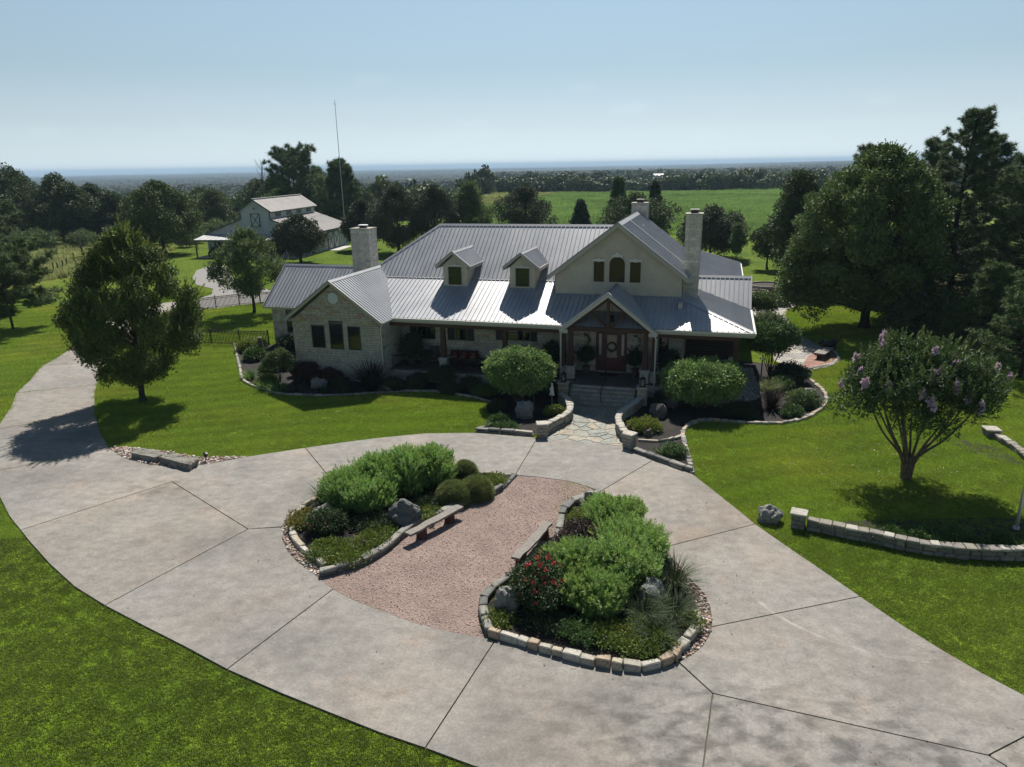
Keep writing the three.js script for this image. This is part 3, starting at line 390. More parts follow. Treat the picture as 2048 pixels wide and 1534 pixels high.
// one roof plane -> ribbed metal sheets, each a mesh; poly is convex, given eave-left, eave-right, then round
let roofSeed = 0;
function roofPlane(parent, pts, o = {}) {
  let ps = pts.map(P3); const n = ps[1].clone().sub(ps[0]).cross(ps[2].clone().sub(ps[1])).normalize(); if (n.y < 0) n.negate();
  const h = V3(n.x, 0, n.z).normalize(), v = V3(-h.x * n.y, Math.sqrt(1 - n.y * n.y), -h.z * n.y).normalize(), u = v.clone().cross(n).normalize(), O = ps[0].clone();
  const Q = ps.map((p) => { const d = p.clone().sub(O); return [d.dot(u), d.dot(v)]; }), u0 = Math.min(...Q.map((q) => q[0])), u1 = Math.max(...Q.map((q) => q[0]));
  const cut = (P, a, s) => { const R = []; for (let i = 0; i < P.length; i++) { const p = P[i], q = P[(i + 1) % P.length], dp = (p[0] - a) * s, dq = (q[0] - a) * s; if (dp >= 0) R.push(p); if (dp * dq < 0) { const t = dp / (dp - dq); R.push([a, lerp(p[1], q[1], t)]); } } return R; };
  const prof = [[0, 0], [0.212, 0], [0.226, 0.042], [0.262, 0.042], [0.276, 0], [0.305, 0]], W = 0.915, rng = RNG(++roofSeed);
  for (let s = u0 - rng() * 0.2; s < u1; s += W) {
    const m = new MB(), lift = 0.004 + 0.003 * rng();
    for (let r = 0; r < 3; r++) for (let k = 0; k < 5; k++) {
      const a = s + r * 0.305 + prof[k][0], b = s + r * 0.305 + prof[k + 1][0], C = cut(cut(Q, a, 1), b, -1); if (C.length < 3) continue;
      const at = (q) => { const t = clamp((q[0] - a) / (b - a)), z = lift + lerp(prof[k][1], prof[k + 1][1], t); return O.clone().addScaledVector(u, q[0]).addScaledVector(v, q[1]).addScaledVector(n, z); };
      const A = C.reduce((t, p, i) => { const q = C[(i + 1) % C.length]; return t + p[0] * q[1] - q[0] * p[1]; }, 0), F = C.map(at); m.fan(A < 0 ? F.reverse() : F);
    }
    if (m.p.length) { const g = m.build(); part('roof_panel', g, roofMats[Math.floor(rng() * 3)], parent); }
  }
  if (!o.noDeck) { const m = new MB(), top = ps.map((p) => p.clone().addScaledVector(n, -0.012)), lo = ps.map((p) => p.clone().addScaledVector(n, -0.09)); m.fan(top); m.fan([...lo].reverse()); for (let i = 0; i < ps.length; i++) { const j = (i + 1) % ps.length; m.quad(lo[i], lo[j], top[j], top[i]); } part('roof_deck', m.build(), o.deck ?? deckMat, parent); }
  return n;
}
function ridgeCap(parent, A, B, n1, n2, w = 0.2, name = 'ridge_cap', mat = capMetal) { // folded strip along A-B over planes with normals n1 and n2
  A = P3(A); B = P3(B); const d = B.clone().sub(A).normalize(), m = new MB();
  for (const n of [n1, n2]) { let s = d.clone().cross(n).normalize(); if (s.dot(n1.clone().add(n2)) > 0 || (s.y > 0)) s.negate(); const k = 0.045, a = A.clone().addScaledVector(n, k + 0.012), b = B.clone().addScaledVector(n, k + 0.012), c = B.clone().addScaledVector(s, w).addScaledVector(n, k), e = A.clone().addScaledVector(s, w).addScaledVector(n, k); const t = n.clone().multiplyScalar(-0.012); m.hexa([a, b, c, e].map((p) => p.clone().add(t)).concat([a, b, c, e])); }
  part(name, m.build(), mat, parent);
}
const wallCol = [[0.58, 0.56, 0.505], [0.53, 0.52, 0.48], [0.61, 0.58, 0.52], [0.49, 0.485, 0.46], [0.58, 0.48, 0.345], [0.62, 0.52, 0.39], [0.54, 0.385, 0.295]];
const wallMats7 = wallCol.map((c) => std(c, 0.92, { map: rep(stoneTex, 1.5), bumpMap: rep(stoneBump, 1.5), bumpScale: 0.02 }));
const cladMat = std([1, 1, 1], 0.92, { vertexColors: true, map: rep(stoneTex, 1.5), bumpMap: rep(stoneBump, 1.5), bumpScale: 0.02 });
const mortar = std([0.50, 0.475, 0.425], 0.95, { map: rep(plasterTex, 1) });
const unitStones = [1, 2, 3, 4].map((k) => chamfer(1, 1, 1, 0.035, 0.02, RNG(k * 7)));
// stone veneer: courses of stones on the face that starts at A and runs along unit vector d (level) with outward normal o; lim(y) -> [from, to]; holes: [from, to, low, high]
function veneer(parent, A, d, out, H, lim, holes, o) {
  const rng = RNG(o.seed), L = []; let y = o.y0 ?? 0;
  while (y < H - 0.04) {
    let ch = lerp(o.ch[0], o.ch[1], rng()); if (y + ch > H - 0.06) ch = H - y;
    let [s, e] = lim(y + ch * 0.8); s += 0.005;
    const cutsAt = holes.filter((q) => q[2] < y + ch - 0.02 && q[3] > y + 0.02).sort((a, b) => a[0] - b[0]); let runs = []; let c = s;
    for (const q of cutsAt) { if (q[0] > c) runs.push([c, Math.min(q[0], e)]); c = Math.max(c, q[1]); } if (c < e) runs.push([c, e]);
    for (const [a, b] of runs) for (let x = a; x < b - 0.03;) { let l = lerp(o.len[0], o.len[1], rng()); if (b - x - l < o.len[0] * 0.6) l = b - x; L.push([x + l / 2, y + ch / 2, l - 0.014, ch - 0.014, rng()]); x += l; }
    y += ch;
  }
  L.sort((p, q) => q[2] * q[3] - p[2] * p[3]);
  const rot = Math.atan2(-d.z, d.x), rest = new MB(), e = new THREE.Euler(0, rot, 0), M = new THREE.Matrix4();
  L.forEach(([x, yy, w, h, r], i) => {
    const warm = o.warm ? clamp((yy - o.warm[0]) / (o.warm[1] - o.warm[0])) : 0.25, k = rng() < warm * 0.55 ? 4 + Math.floor(rng() * 3) : Math.floor(rng() * 4), dep = 0.10, pr = (rng() - 0.5) * 0.014, p = A.clone().addScaledVector(d, x).addScaledVector(out, dep / 2 - 0.02 + pr); p.y = A.y + yy;
    if (i < (o.single ?? 0)) { const m = part('stone', unitStones[i % 4], wallMats7[k], parent); m.position.copy(p); m.rotation.y = rot; m.scale.set(w, h, dep); return; }
    const b = 0.88 + 0.24 * r; M.compose(p, new THREE.Quaternion().setFromEuler(e), V3(w, h, dep)); rest.geo(unitStones[i % 4].clone().applyMatrix4(M), wallCol[k].map((q) => q * b));
  });
  if (rest.p.length) part('stone_cladding', rest.build(), cladMat, parent).userData.kind = 'stuff';
}
const X = V3(1, 0, 0), Zp = V3(0, 0, 1), Xn = V3(-1, 0, 0), Zn = V3(0, 0, -1);
// a window: frame, panes, glazing bars, sill, on the plane through (x, y, z) facing out
function windowAt(parent, x0, x1, y0, y1, z, o = {}) {
  const w = o.group === false ? parent : pgroup('window', parent), f = new MB(), t = o.frame ?? 0.055;
  f.box(x0, x0 + t, y0, y1, z - 0.02, z + 0.04).box(x1 - t, x1, y0, y1, z - 0.02, z + 0.04).box(x0 + t, x1 - t, y1 - t, y1, z - 0.02, z + 0.04).box(x0 + t, x1 - t, y0, y0 + t, z - 0.02, z + 0.04);
  const bars = o.bars ?? []; for (const b of bars) b[0] === 'v' ? f.box(b[1] - 0.02, b[1] + 0.02, y0 + t, y1 - t, z - 0.015, z + 0.03) : f.box(x0 + t, x1 - t, b[1] - 0.025, b[1] + 0.025, z - 0.015, z + 0.034);
  part('frame', f.build(), o.frameMat ?? frameDark, w); part('pane', new MB().box(x0 + 0.01, x1 - 0.01, y0 + 0.01, y1 - 0.01, z - 0.03, z).build(), o.glass ?? glass, w);
  if (o.sill) part('sill', new MB().box(x0 - 0.06, x1 + 0.06, y0 - 0.09, y0 - 0.002, z - 0.02, z + 0.09).build(), o.sillMat ?? limeMats[0], w);
  return w;
}
const FL = 0.82; // porch floor
const YE = 4.155, ZB = -4.74, YB = 5.995, ZR = -9.245, YR = 9.342;
{
  // ---- main roof
  const r = pgroup('roof', house); r.userData.label = 'main grey metal roof with a shallower porch slope';
  const nLow = roofPlane(r, [[-15.2, YE, 0], [2.0, YE, 0], [2.0, YB, ZB], [-17.35, YB, ZB]]);
  roofPlane(r, [[1.9, YE, 0.002], [8.266, YE, 0.002], [3.97, 5.43, -3.283], [1.9, 5.43, -3.283]]);
  const nUp = roofPlane(r, [[-18.3, YB, ZB], [1.0, YB, ZB], [1.0, YR, ZR], [-14.046, YR, ZR]]);
  const nHip = roofPlane(r, [[-20.4, 4.62, -15.6], [-20.4, 4.62, -2.9], [-14.046, YR, ZR]], {});
  const nBack = roofPlane(r, [[1.0, 4.6, -15.6], [-20.4, 4.6, -15.6], [-14.046, YR, ZR], [1.0, YR, ZR]]);
  const nEast = roofPlane(r, [[8.266, YE, 0], [8.266, YE, -9.4], [3.97, 5.43, -9.4], [3.97, 5.43, -3.283]]);
  ridgeCap(r, [-14.1, YR, ZR], [1.0, YR, ZR], nUp, nBack, 0.22, 'ridge_cap', trimMetal); ridgeCap(r, [-18.2, 6.25, ZB - 0.35], [-14.046, YR, ZR], nUp, nHip, 0.16, 'ridge_cap', trimMetal);
  ridgeCap(r, [3.97, 5.43, -3.283], [8.266, YE, 0], nLow, nEast, 0.17);
  part('flashing', new MB().beam(V3(-17.3, YB + 0.035, ZB + 0.02), V3(-4.0, YB + 0.035, ZB + 0.02), 0.1, 0.03).build(), capMetal, r);
  const g = new MB(), fa = new MB();
  for (const [a, b] of [[-14.05, -2.78], [2.78, 8.34]]) { g.box(a, b, YE - 0.15, YE - 0.01, 0.03, 0.15); fa.box(a, b, YE - 0.30, YE - 0.04, 0.0, 0.027); }
  g.box(8.29, 8.41, YE - 0.15, YE - 0.01, -9.4, 0.15); fa.box(8.262, 8.287, YE - 0.30, YE - 0.04, -9.4, 0.0);
  part('gutter', g.build(), whiteTrim, r); part('fascia', fa.build(), tanTrim, r);
  part('soffit', new MB().box(-14.3, 8.2, YE - 0.20, YE - 0.16, -2.0, -0.004).box(4.2, 8.2, YE - 0.20, YE - 0.16, -9.3, -2.003).build(), soffit, r);
  const rr = pgroup('roof', house); rr.userData.label = 'rear side roof of grey metal behind the right wing';
  roofPlane(rr, [[8.1, YE, -12.2], [8.1, YE, -30], [4.1, 5.34, -30], [4.1, 5.34, -12.2]]);
  part('rake_trim', new MB().beam(V3(8.12, YE + 0.03, -30.03), V3(4.0, 5.37, -30.03), 0.1, 0.14).beam(V3(4.07, 5.37, -30), V3(4.07, 5.37, -12.2), 0.12, 0.1).build(), capMetal, rr); part('fascia', new MB().box(8.1, 8.2, YE - 0.2, YE + 0.02, -30, -12.2).build(), whiteTrim, rr);
}
function gableRoof(label, xc, hw, yr, ye, z0, z1, o = {}) { // ridge along z from z0 (front) to z1
  const r = pgroup('roof', o.parent ?? house); if (!o.parent) r.userData.label = label; else { o.parent.remove(r); }
  const R = o.parent ?? r;
  const nL = roofPlane(R, [[xc - hw, ye, z1], [xc - hw, ye, z0], [xc, yr, z0], [xc, yr, z1]], { deck: o.deck }), nR = roofPlane(R, [[xc + hw, ye, z0], [xc + hw, ye, z1], [xc, yr, z1], [xc, yr, z0]], { deck: o.deck });
  ridgeCap(R, [xc, yr, z0 + 0.03], [xc, yr, z1], nL, nR, o.cap ?? 0.2, 'ridge_cap', o.capMat ?? capMetal);
  const k = o.rake ?? 0.22, m = new MB(), up = 0.055, off = k / 2 - up;
  m.beam(V3(xc - hw - 0.02, ye - off - 0.015, z0 + 0.03), V3(xc + 0.01, yr - off, z0 + 0.03), 0.06, k); m.beam(V3(xc + hw + 0.02, ye - off - 0.015, z0 + 0.034), V3(xc - 0.01, yr - off, z0 + 0.034), 0.06, k);
  part('rake_board', m.build(), o.rakeMat ?? tanTrim, R);
  const e = new MB(); e.beam(V3(xc - hw - 0.03, ye + 0.035, z0 + 0.06), V3(xc, yr + 0.05, z0 + 0.06), 0.13, 0.035); e.beam(V3(xc + hw + 0.03, ye + 0.035, z0 + 0.064), V3(xc, yr + 0.05, z0 + 0.064), 0.13, 0.035); part('rake_trim', e.build(), trimMetal, R);
  if (o.eave) part('fascia', new MB().box(xc - hw - 0.06, xc - hw - 0.005, ye - 0.2, ye + 0.01, z1, z0 - 0.01).box(xc + hw + 0.005, xc + hw + 0.06, ye - 0.2, ye + 0.01, z1, z0 - 0.01).build(), o.rakeMat ?? tanTrim, R);
  return [nL, nR];
}
{
  // ---- left gable wing
  gableRoof('metal gable roof of the left stone wing', -17.463, 3.47, 6.668, 4.106, 1.669, -9.0, { eave: false, rake: 0.2 });
  part('gutter', new MB().box(-20.98, -20.86, 3.96, 4.1, -6.0, 1.6).box(-14.07, -13.95, 3.96, 4.1, 0.1, 1.6).build(), whiteTrim, house);
  const w = pgroup('wall', house); w.userData.label = 'limestone gable wall with three tall windows and a round vent';
  const x0 = -20.62, x1 = -14.36, zf = 1.22, apex = 6.45, eave = 4.02;
  part('backing', new MB().hexa([V3(x0, 0, zf - 0.004), V3(x1, 0, zf - 0.004), V3(x1, 0, zf - 0.3), V3(x0, 0, zf - 0.3), V3(x0, eave, zf - 0.004), V3(x1, eave, zf - 0.004), V3(x1, eave, zf - 0.3), V3(x0, eave, zf - 0.3)]).tri(V3(x0, eave, zf - 0.004), V3(x1, eave, zf - 0.004), V3(-17.463, apex, zf - 0.004)).build(), mortar, w);
  const lim = (y) => y <= eave ? [0, x1 - x0] : (() => { const t = (apex - y) / (apex - eave), c = -17.463 - x0; return [c - c * t + 0.06, c + (x1 + 17.463) * t - 0.06]; })();
  const holes = [[-19.27, -18.30, 2.18, 3.70], [-17.95, -16.97, 2.14, 4.03], [-16.64, -15.73, 2.16, 3.72]].map((q) => [q[0] - x0, q[1] - x0, q[2], q[3]]);
  veneer(w, V3(x0, 0, zf), X, Zp, apex - 0.12, lim, holes, { seed: 5, ch: [0.11, 0.23], len: [0.2, 0.52], warm: [2.6, 5.2], single: 290 });
  for (const [a, b, c, e, k] of [[-19.27, -18.30, 2.18, 3.70, 0], [-17.95, -16.97, 2.14, 4.03, 0], [-16.64, -15.73, 2.16, 3.72, 1]]) windowAt(house, a + 0.005, b - 0.005, c + 0.005, e - 0.005, zf + 0.03, { sill: true, sillMat: wallMats7[1], bars: k ? [['h', 2.95]] : [] });
  const v = pgroup('gable_vent', house); v.position.set(-17.47, 5.52, zf + 0.085); const dsk = new THREE.CylinderGeometry(0.36, 0.38, 0.07, 32); dsk.rotateX(Math.PI / 2); part('vent_rim', new THREE.TorusGeometry(0.35, 0.04, 8, 36), whiteTrim, v); part('vent_face', dsk, std([0.52, 0.56, 0.58], 0.6), v);
  // side walls
  const sw = pgroup('wall', house); part('backing', new MB().box(x1 - 0.3, x1 - 0.004, 0, 4.2, -2.0, zf - 0.31).box(x0 + 0.004, x0 + 0.3, 0, 4.2, -7.0, zf - 0.31).build(), mortar, sw);
  veneer(sw, V3(x1, 0, zf), Zn, X, 4.15, () => [0, 3.2], [], { seed: 6, ch: [0.16, 0.24], len: [0.3, 0.6] }); veneer(sw, V3(x0, 0, -7.0), Zp, Xn, 4.15, () => [0, 8.2], [], { seed: 7, ch: [0.16, 0.24], len: [0.3, 0.6] });
  // ---- far left wing
  const r = pgroup('roof', house); r.userData.label = 'grey metal roof of the low far left wing';
  const nf = roofPlane(r, [[-28.18, 3.17, -6.54], [-17.6, 3.17, -6.54], [-17.6, 5.955, -10.25], [-28.18, 5.955, -10.25]]), nb = roofPlane(r, [[-17.6, 3.17, -13.96], [-28.18, 3.17, -13.96], [-28.18, 5.955, -10.25], [-17.6, 5.955, -10.25]]);
  ridgeCap(r, [-28.2, 5.955, -10.25], [-17.6, 5.955, -10.25], nf, nb, 0.2, 'ridge_cap', trimMetal);
  part('rake_trim', new MB().beam(V3(-28.21, 3.15, -6.5), V3(-28.21, 5.96, -10.25), 0.08, 0.16).beam(V3(-28.21, 3.15, -14), V3(-28.21, 5.96, -10.25), 0.08, 0.16).build(), trimMetal, r); part('fascia', new MB().box(-28.2, -20.7, 2.99, 3.15, -6.53, -6.46).build(), tanTrim, r);
  const fw = pgroup('wall', house); part('backing', new MB().box(-27.8, -20.3, 0, 3.12, -13.4, -7.03).build(), mortar, fw);
  veneer(fw, V3(-27.8, 0, -7.02), X, Zp, 3.1, () => [0, 7.15], [[1.25, 2.3, 1.04, 1.95], [1.25, 2.3, 2.1, 2.8]], { seed: 8, ch: [0.16, 0.24], len: [0.3, 0.6] });
  part('gable_infill', new MB().fan([V3(-27.8, 3.1, -7.03), V3(-27.8, 3.1, -13.4), V3(-27.8, 5.72, -10.25)].reverse()).build(), mortar, fw);
  for (const [c, e] of [[1.045, 1.945], [2.105, 2.795]]) windowAt(house, -26.545, -25.505, c, e, -6.99, { bars: [['v', -26.02]] });
  // ---- central two-storey gable
  gableRoof('tall metal gable roof over the upper storey', 0.037, 4.387, 9.983, 6.626, -2.883, -14.2, { rake: 0.26, cap: 0.28, eave: true });
  part('roof_batten', new MB().beam(V3(0.3, 9.82, -7.0), V3(4.36, 6.72, -7.0), 0.16, 0.05).build(), capMetal, house);
  const gw = pgroup('wall', house); gw.userData.label = 'plain tan stucco gable wall of the upper storey'; const yb = 5.0, ge = 6.74, ga = 9.75, gx0 = -3.947, gx1 = 3.973, zg = -3.283;
  part('stucco', new MB().hexa([V3(gx0, yb, zg), V3(gx1, yb, zg), V3(gx1, yb, zg - 9), V3(gx0, yb, zg - 9), V3(gx0, ge, zg), V3(gx1, ge, zg), V3(gx1, ge, zg - 9), V3(gx0, ge, zg - 9)]).tri(V3(gx0, ge, zg), V3(gx1, ge, zg), V3(0.037, ga, zg)).build(), plaster, gw);
  part('flashing', new MB().box(gx0 - 0.03, gx1 + 0.03, 5.44, 5.52, zg + 0.004, zg + 0.05).build(), trimMetal, house);
  const trimW = std([0.60, 0.575, 0.52], 0.8);
  for (const [a, b] of [[-1.46, -0.82], [0.82, 1.46]]) { const w2 = windowAt(house, a, b, 6.32, 7.585, zg + 0.012, { frame: 0.035, glass: glassWarm }); part('lintel', new MB().hexa([V3(a - 0.06, 7.60, zg + 0.09), V3(b + 0.06, 7.60, zg + 0.09), V3(b + 0.06, 7.60, zg + 0.003), V3(a - 0.06, 7.60, zg + 0.003), V3(a - 0.1, 7.76, zg + 0.09), V3(b + 0.1, 7.76, zg + 0.09), V3(b + 0.1, 7.76, zg + 0.003), V3(a - 0.1, 7.76, zg + 0.003)]).box((a + b) / 2 - 0.08, (a + b) / 2 + 0.08, 7.58, 7.84, zg + 0.004, zg + 0.13).build(), trimW, w2); }
  { // arched middle window
    const w2 = pgroup('window', house), s = new THREE.Shape(), hw = 0.48, y0 = 6.32, ys = 7.43, R = (hw * hw + 0.47 * 0.47) / (2 * 0.47), arc = (q, k) => { const A = Math.asin(k / (R + (k - hw))); return A; };
    const outline = (k, b) => { const sh = new THREE.Shape(), rr = R + (k - hw), a = Math.asin(clamp(k / rr)), cy = 7.90 - R; sh.moveTo(-k, b); sh.lineTo(k, b); for (let i = 0; i <= 16; i++) { const t = a - 2 * a * i / 16; sh.lineTo(rr * Math.sin(t), cy + rr * Math.cos(t)); } sh.closePath(); return sh; };
    const ex = (sh, d) => new THREE.ExtrudeGeometry(sh, { depth: d, bevelEnabled: false });
    const pane = ex(outline(hw - 0.02, y0 + 0.02), 0.03); pane.translate(0, 0, zg + 0.002); part('pane', boxUV(pane), glassWarm, w2);
    const fr = outline(hw, y0); fr.holes.push(outline(hw - 0.04, y0 + 0.04)); const fg = ex(fr, 0.05); fg.translate(0, 0, zg + 0.003); part('frame', boxUV(fg), frameDark, w2);
    const m = new MB(), cy = 7.90 - R, a = 0.62; for (let i = 0; i < 12; i++) { const t0 = -a + 2 * a * i / 12, t1 = -a + 2 * a * (i + 1) / 12, q = (t, rr, z) => V3(rr * Math.sin(t), cy + rr * Math.cos(t), zg + z); m.hexa([q(t0, R + 0.01, 0.1), q(t1, R + 0.01, 0.1), q(t1, R + 0.01, 0.004), q(t0, R + 0.01, 0.004), q(t0, R + 0.19, 0.1), q(t1, R + 0.19, 0.1), q(t1, R + 0.19, 0.004), q(t0, R + 0.19, 0.004)]); }
    m.box(-0.1, 0.1, 7.88, 8.2, zg + 0.006, zg + 0.14); part('lintel', m.build(), trimW, w2);
  }
  // ---- right rear wing
  const er = pgroup('roof', house); er.userData.label = 'pale ribbed metal roof of the right rear wing';
  const n1 = roofPlane(er, [[4.0, YE - 0.05, -7.0], [8.28, YE - 0.05, -7.0], [8.28, 5.95, -9.5], [4.0, 5.95, -9.5]]), n2 = roofPlane(er, [[8.28, YE, -12.0], [4.0, YE, -12.0], [4.0, 5.95, -9.5], [8.28, 5.95, -9.5]]);
  ridgeCap(er, [4.0, 5.95, -9.5], [8.3, 5.95, -9.5], n1, n2, 0.22); part('rake_trim', new MB().beam(V3(8.31, YE - 0.08, -6.97), V3(8.31, 5.98, -9.5), 0.09, 0.2).beam(V3(8.31, YE, -12.03), V3(8.31, 5.98, -9.5), 0.09, 0.2).build(), capMetal, er);
  const ew = pgroup('wall', house); part('backing', new MB().box(4.0, 7.7, 0, 4.1, -11.6, -7.45).box(3.9, 4.15, 0, 5.3, -9.0, -2.1).box(4.0, 7.6, 0, 4.1, -29.6, -12.3).build(), mortar, ew); part('gable_infill', new MB().fan([V3(7.705, 4.1, -7.45), V3(7.705, 4.1, -11.6), V3(7.705, 5.8, -9.5)]).build(), mortar, ew);
  veneer(ew, V3(4.16, 0, -2.0), Zn, X, 4.0, () => [0, 5.4], [], { seed: 9, ch: [0.16, 0.24], len: [0.3, 0.6] });
  for (let k = 0; k < 17; k++) part('wood_plank', new MB().box(4.3, 7.68, FL + 0.005 + k * 0.185, FL + 0.175 + k * 0.185, -7.445, -7.41).build(), [std([0.16, 0.115, 0.085], 0.85, { map: rep(woodTex, 1) }), std([0.14, 0.10, 0.078], 0.85, { map: rep(woodTex, 1) })][k % 2], ew);
}
// ---- dormers
function dormer(x, label) {
  const d = pgroup('dormer', house); d.userData.label = label; const z = -3.82, hw = 0.855, y0 = 5.55, ye = 7.02, yr = 7.98, zb = -8.0;
  part('dormer_wall', new MB().hexa([V3(x - hw, y0, z), V3(x + hw, y0, z), V3(x + hw, y0, zb), V3(x - hw, y0, zb), V3(x - hw, ye, z), V3(x + hw, ye, z), V3(x + hw, ye, zb), V3(x - hw, ye, zb)]).tri(V3(x - hw, ye, z), V3(x + hw, ye, z), V3(x, yr - 0.16, z)).build(), plaster, d);
  gableRoof('', x, 1.2, 8.0, 7.06, -3.45, zb, { parent: d, rake: 0.17, cap: 0.17, eave: true });
  windowAt(d, x - 0.46, x + 0.46, 5.77, 6.98, z + 0.012, { group: false, bars: [['h', 6.36]], frame: 0.05 });
  part('lintel', new MB().box(x - 0.55, x + 0.55, 6.985, 7.1, z + 0.003, z + 0.07).box(x - 0.09, x + 0.09, 7.0, 7.2, z + 0.004, z + 0.1).build(), std([0.56, 0.53, 0.47], 0.85), d); part('sill', new MB().box(x - 0.52, x + 0.52, 5.70, 5.767, z + 0.003, z + 0.08).build(), plaster, d);
  part('flashing', new MB().box(x - hw - 0.03, x + hw + 0.03, 5.6, 5.69, z + 0.004, z + 0.05).build(), trimMetal, d);
}
dormer(-11.02, 'left dormer on the front roof'); dormer(-6.29, 'right dormer on the front roof');
// ---- chimneys
function chimney(label, x0, x1, z0, z1, yb, yt, taper, seed, round) {
  const c = pgroup('chimney', house); c.userData.label = label; const rng = RNG(seed), h = 0.2;
  const m = new MB(); let k = 0;
  for (let y = yb; y < yt - 0.05; y += h, k++) {
    const t = taper * (1 - (y - yb) / (yt - yb)), a = x0 + t, b = x1 - t, p = z0, q = z1, W = b - a, D = p - q, n = 3, off = k % 2 ? 0.5 : 0;
    for (const [A, d, o, L] of [[V3(a, 0, p), X, Zp, W], [V3(b, 0, p), Zn, X, D], [V3(a, 0, q), Zp, Xn, D]]) { let s = 0; while (s < L - 0.02) { let l = 0.25 + 0.25 * rng(); if (s === 0 && off) l *= 0.6; if (L - s - l < 0.15) l = L - s; const g = unitStones[Math.floor(rng() * 4)].clone(), pos = A.clone().addScaledVector(d, s + l / 2).addScaledVector(o, -0.04 + 0.008 * rng()); g.scale(l - 0.012, h - 0.012, 0.1); g.rotateY(Math.atan2(-d.z, d.x)); g.translate(pos.x, y + h / 2, pos.z); const cc = wallCol[Math.floor(rng() * 4)], bb = 1.0 + 0.25 * rng(); m.geo(g, cc.map((v) => v * bb)); s += l; } }
  }
  part('stone_cladding', m.build(), cladMat, c).userData.kind = 'stuff'; part('core', new MB().box(x0 + taper + 0.03, x1 - taper - 0.03, yb, yt - 0.05, z1 + 0.03, z0 - 0.03).build(), mortar, c);
  part('chimney_crown', new MB().box(x0 - 0.05, x1 + 0.05, yt, yt + 0.08, z1 - 0.05, z0 + 0.05).build(), capMats[1], c);
  const xm = (x0 + x1) / 2, zm = (z0 + z1) / 2; part('flue', new MB().box(xm - 0.22, xm + 0.22, yt + 0.08, yt + 0.24, zm - 0.22, zm + 0.22).build(), std([0.06, 0.05, 0.045], 0.8), c);
  if (round) { const g = new THREE.CylinderGeometry(0.36, 0.4, 0.05, 20); g.translate(xm, yt + 0.29, zm); part('flue_cap', g, std([0.6, 0.6, 0.58], 0.6), c); } else part('flue_cap', new MB().box(xm - 0.28, xm + 0.28, yt + 0.26, yt + 0.32, zm - 0.28, zm + 0.28).build(), std([0.30, 0.28, 0.26], 0.7), c);
}
chimney('left stone chimney with a round flue cap', -21.5, -19.95, -9.15, -10.5, 5.0, 8.9, 0, 31, true);
chimney('tall narrow right stone chimney', 3.98, 4.95, -4.75, -6.0, 5.0, 10.35, 0.03, 32, false);
chimney('squat stone chimney at the rear end of the tall gable', -0.42, 0.72, -13.7, -14.8, 8.6, 10.55, 0, 33, false);
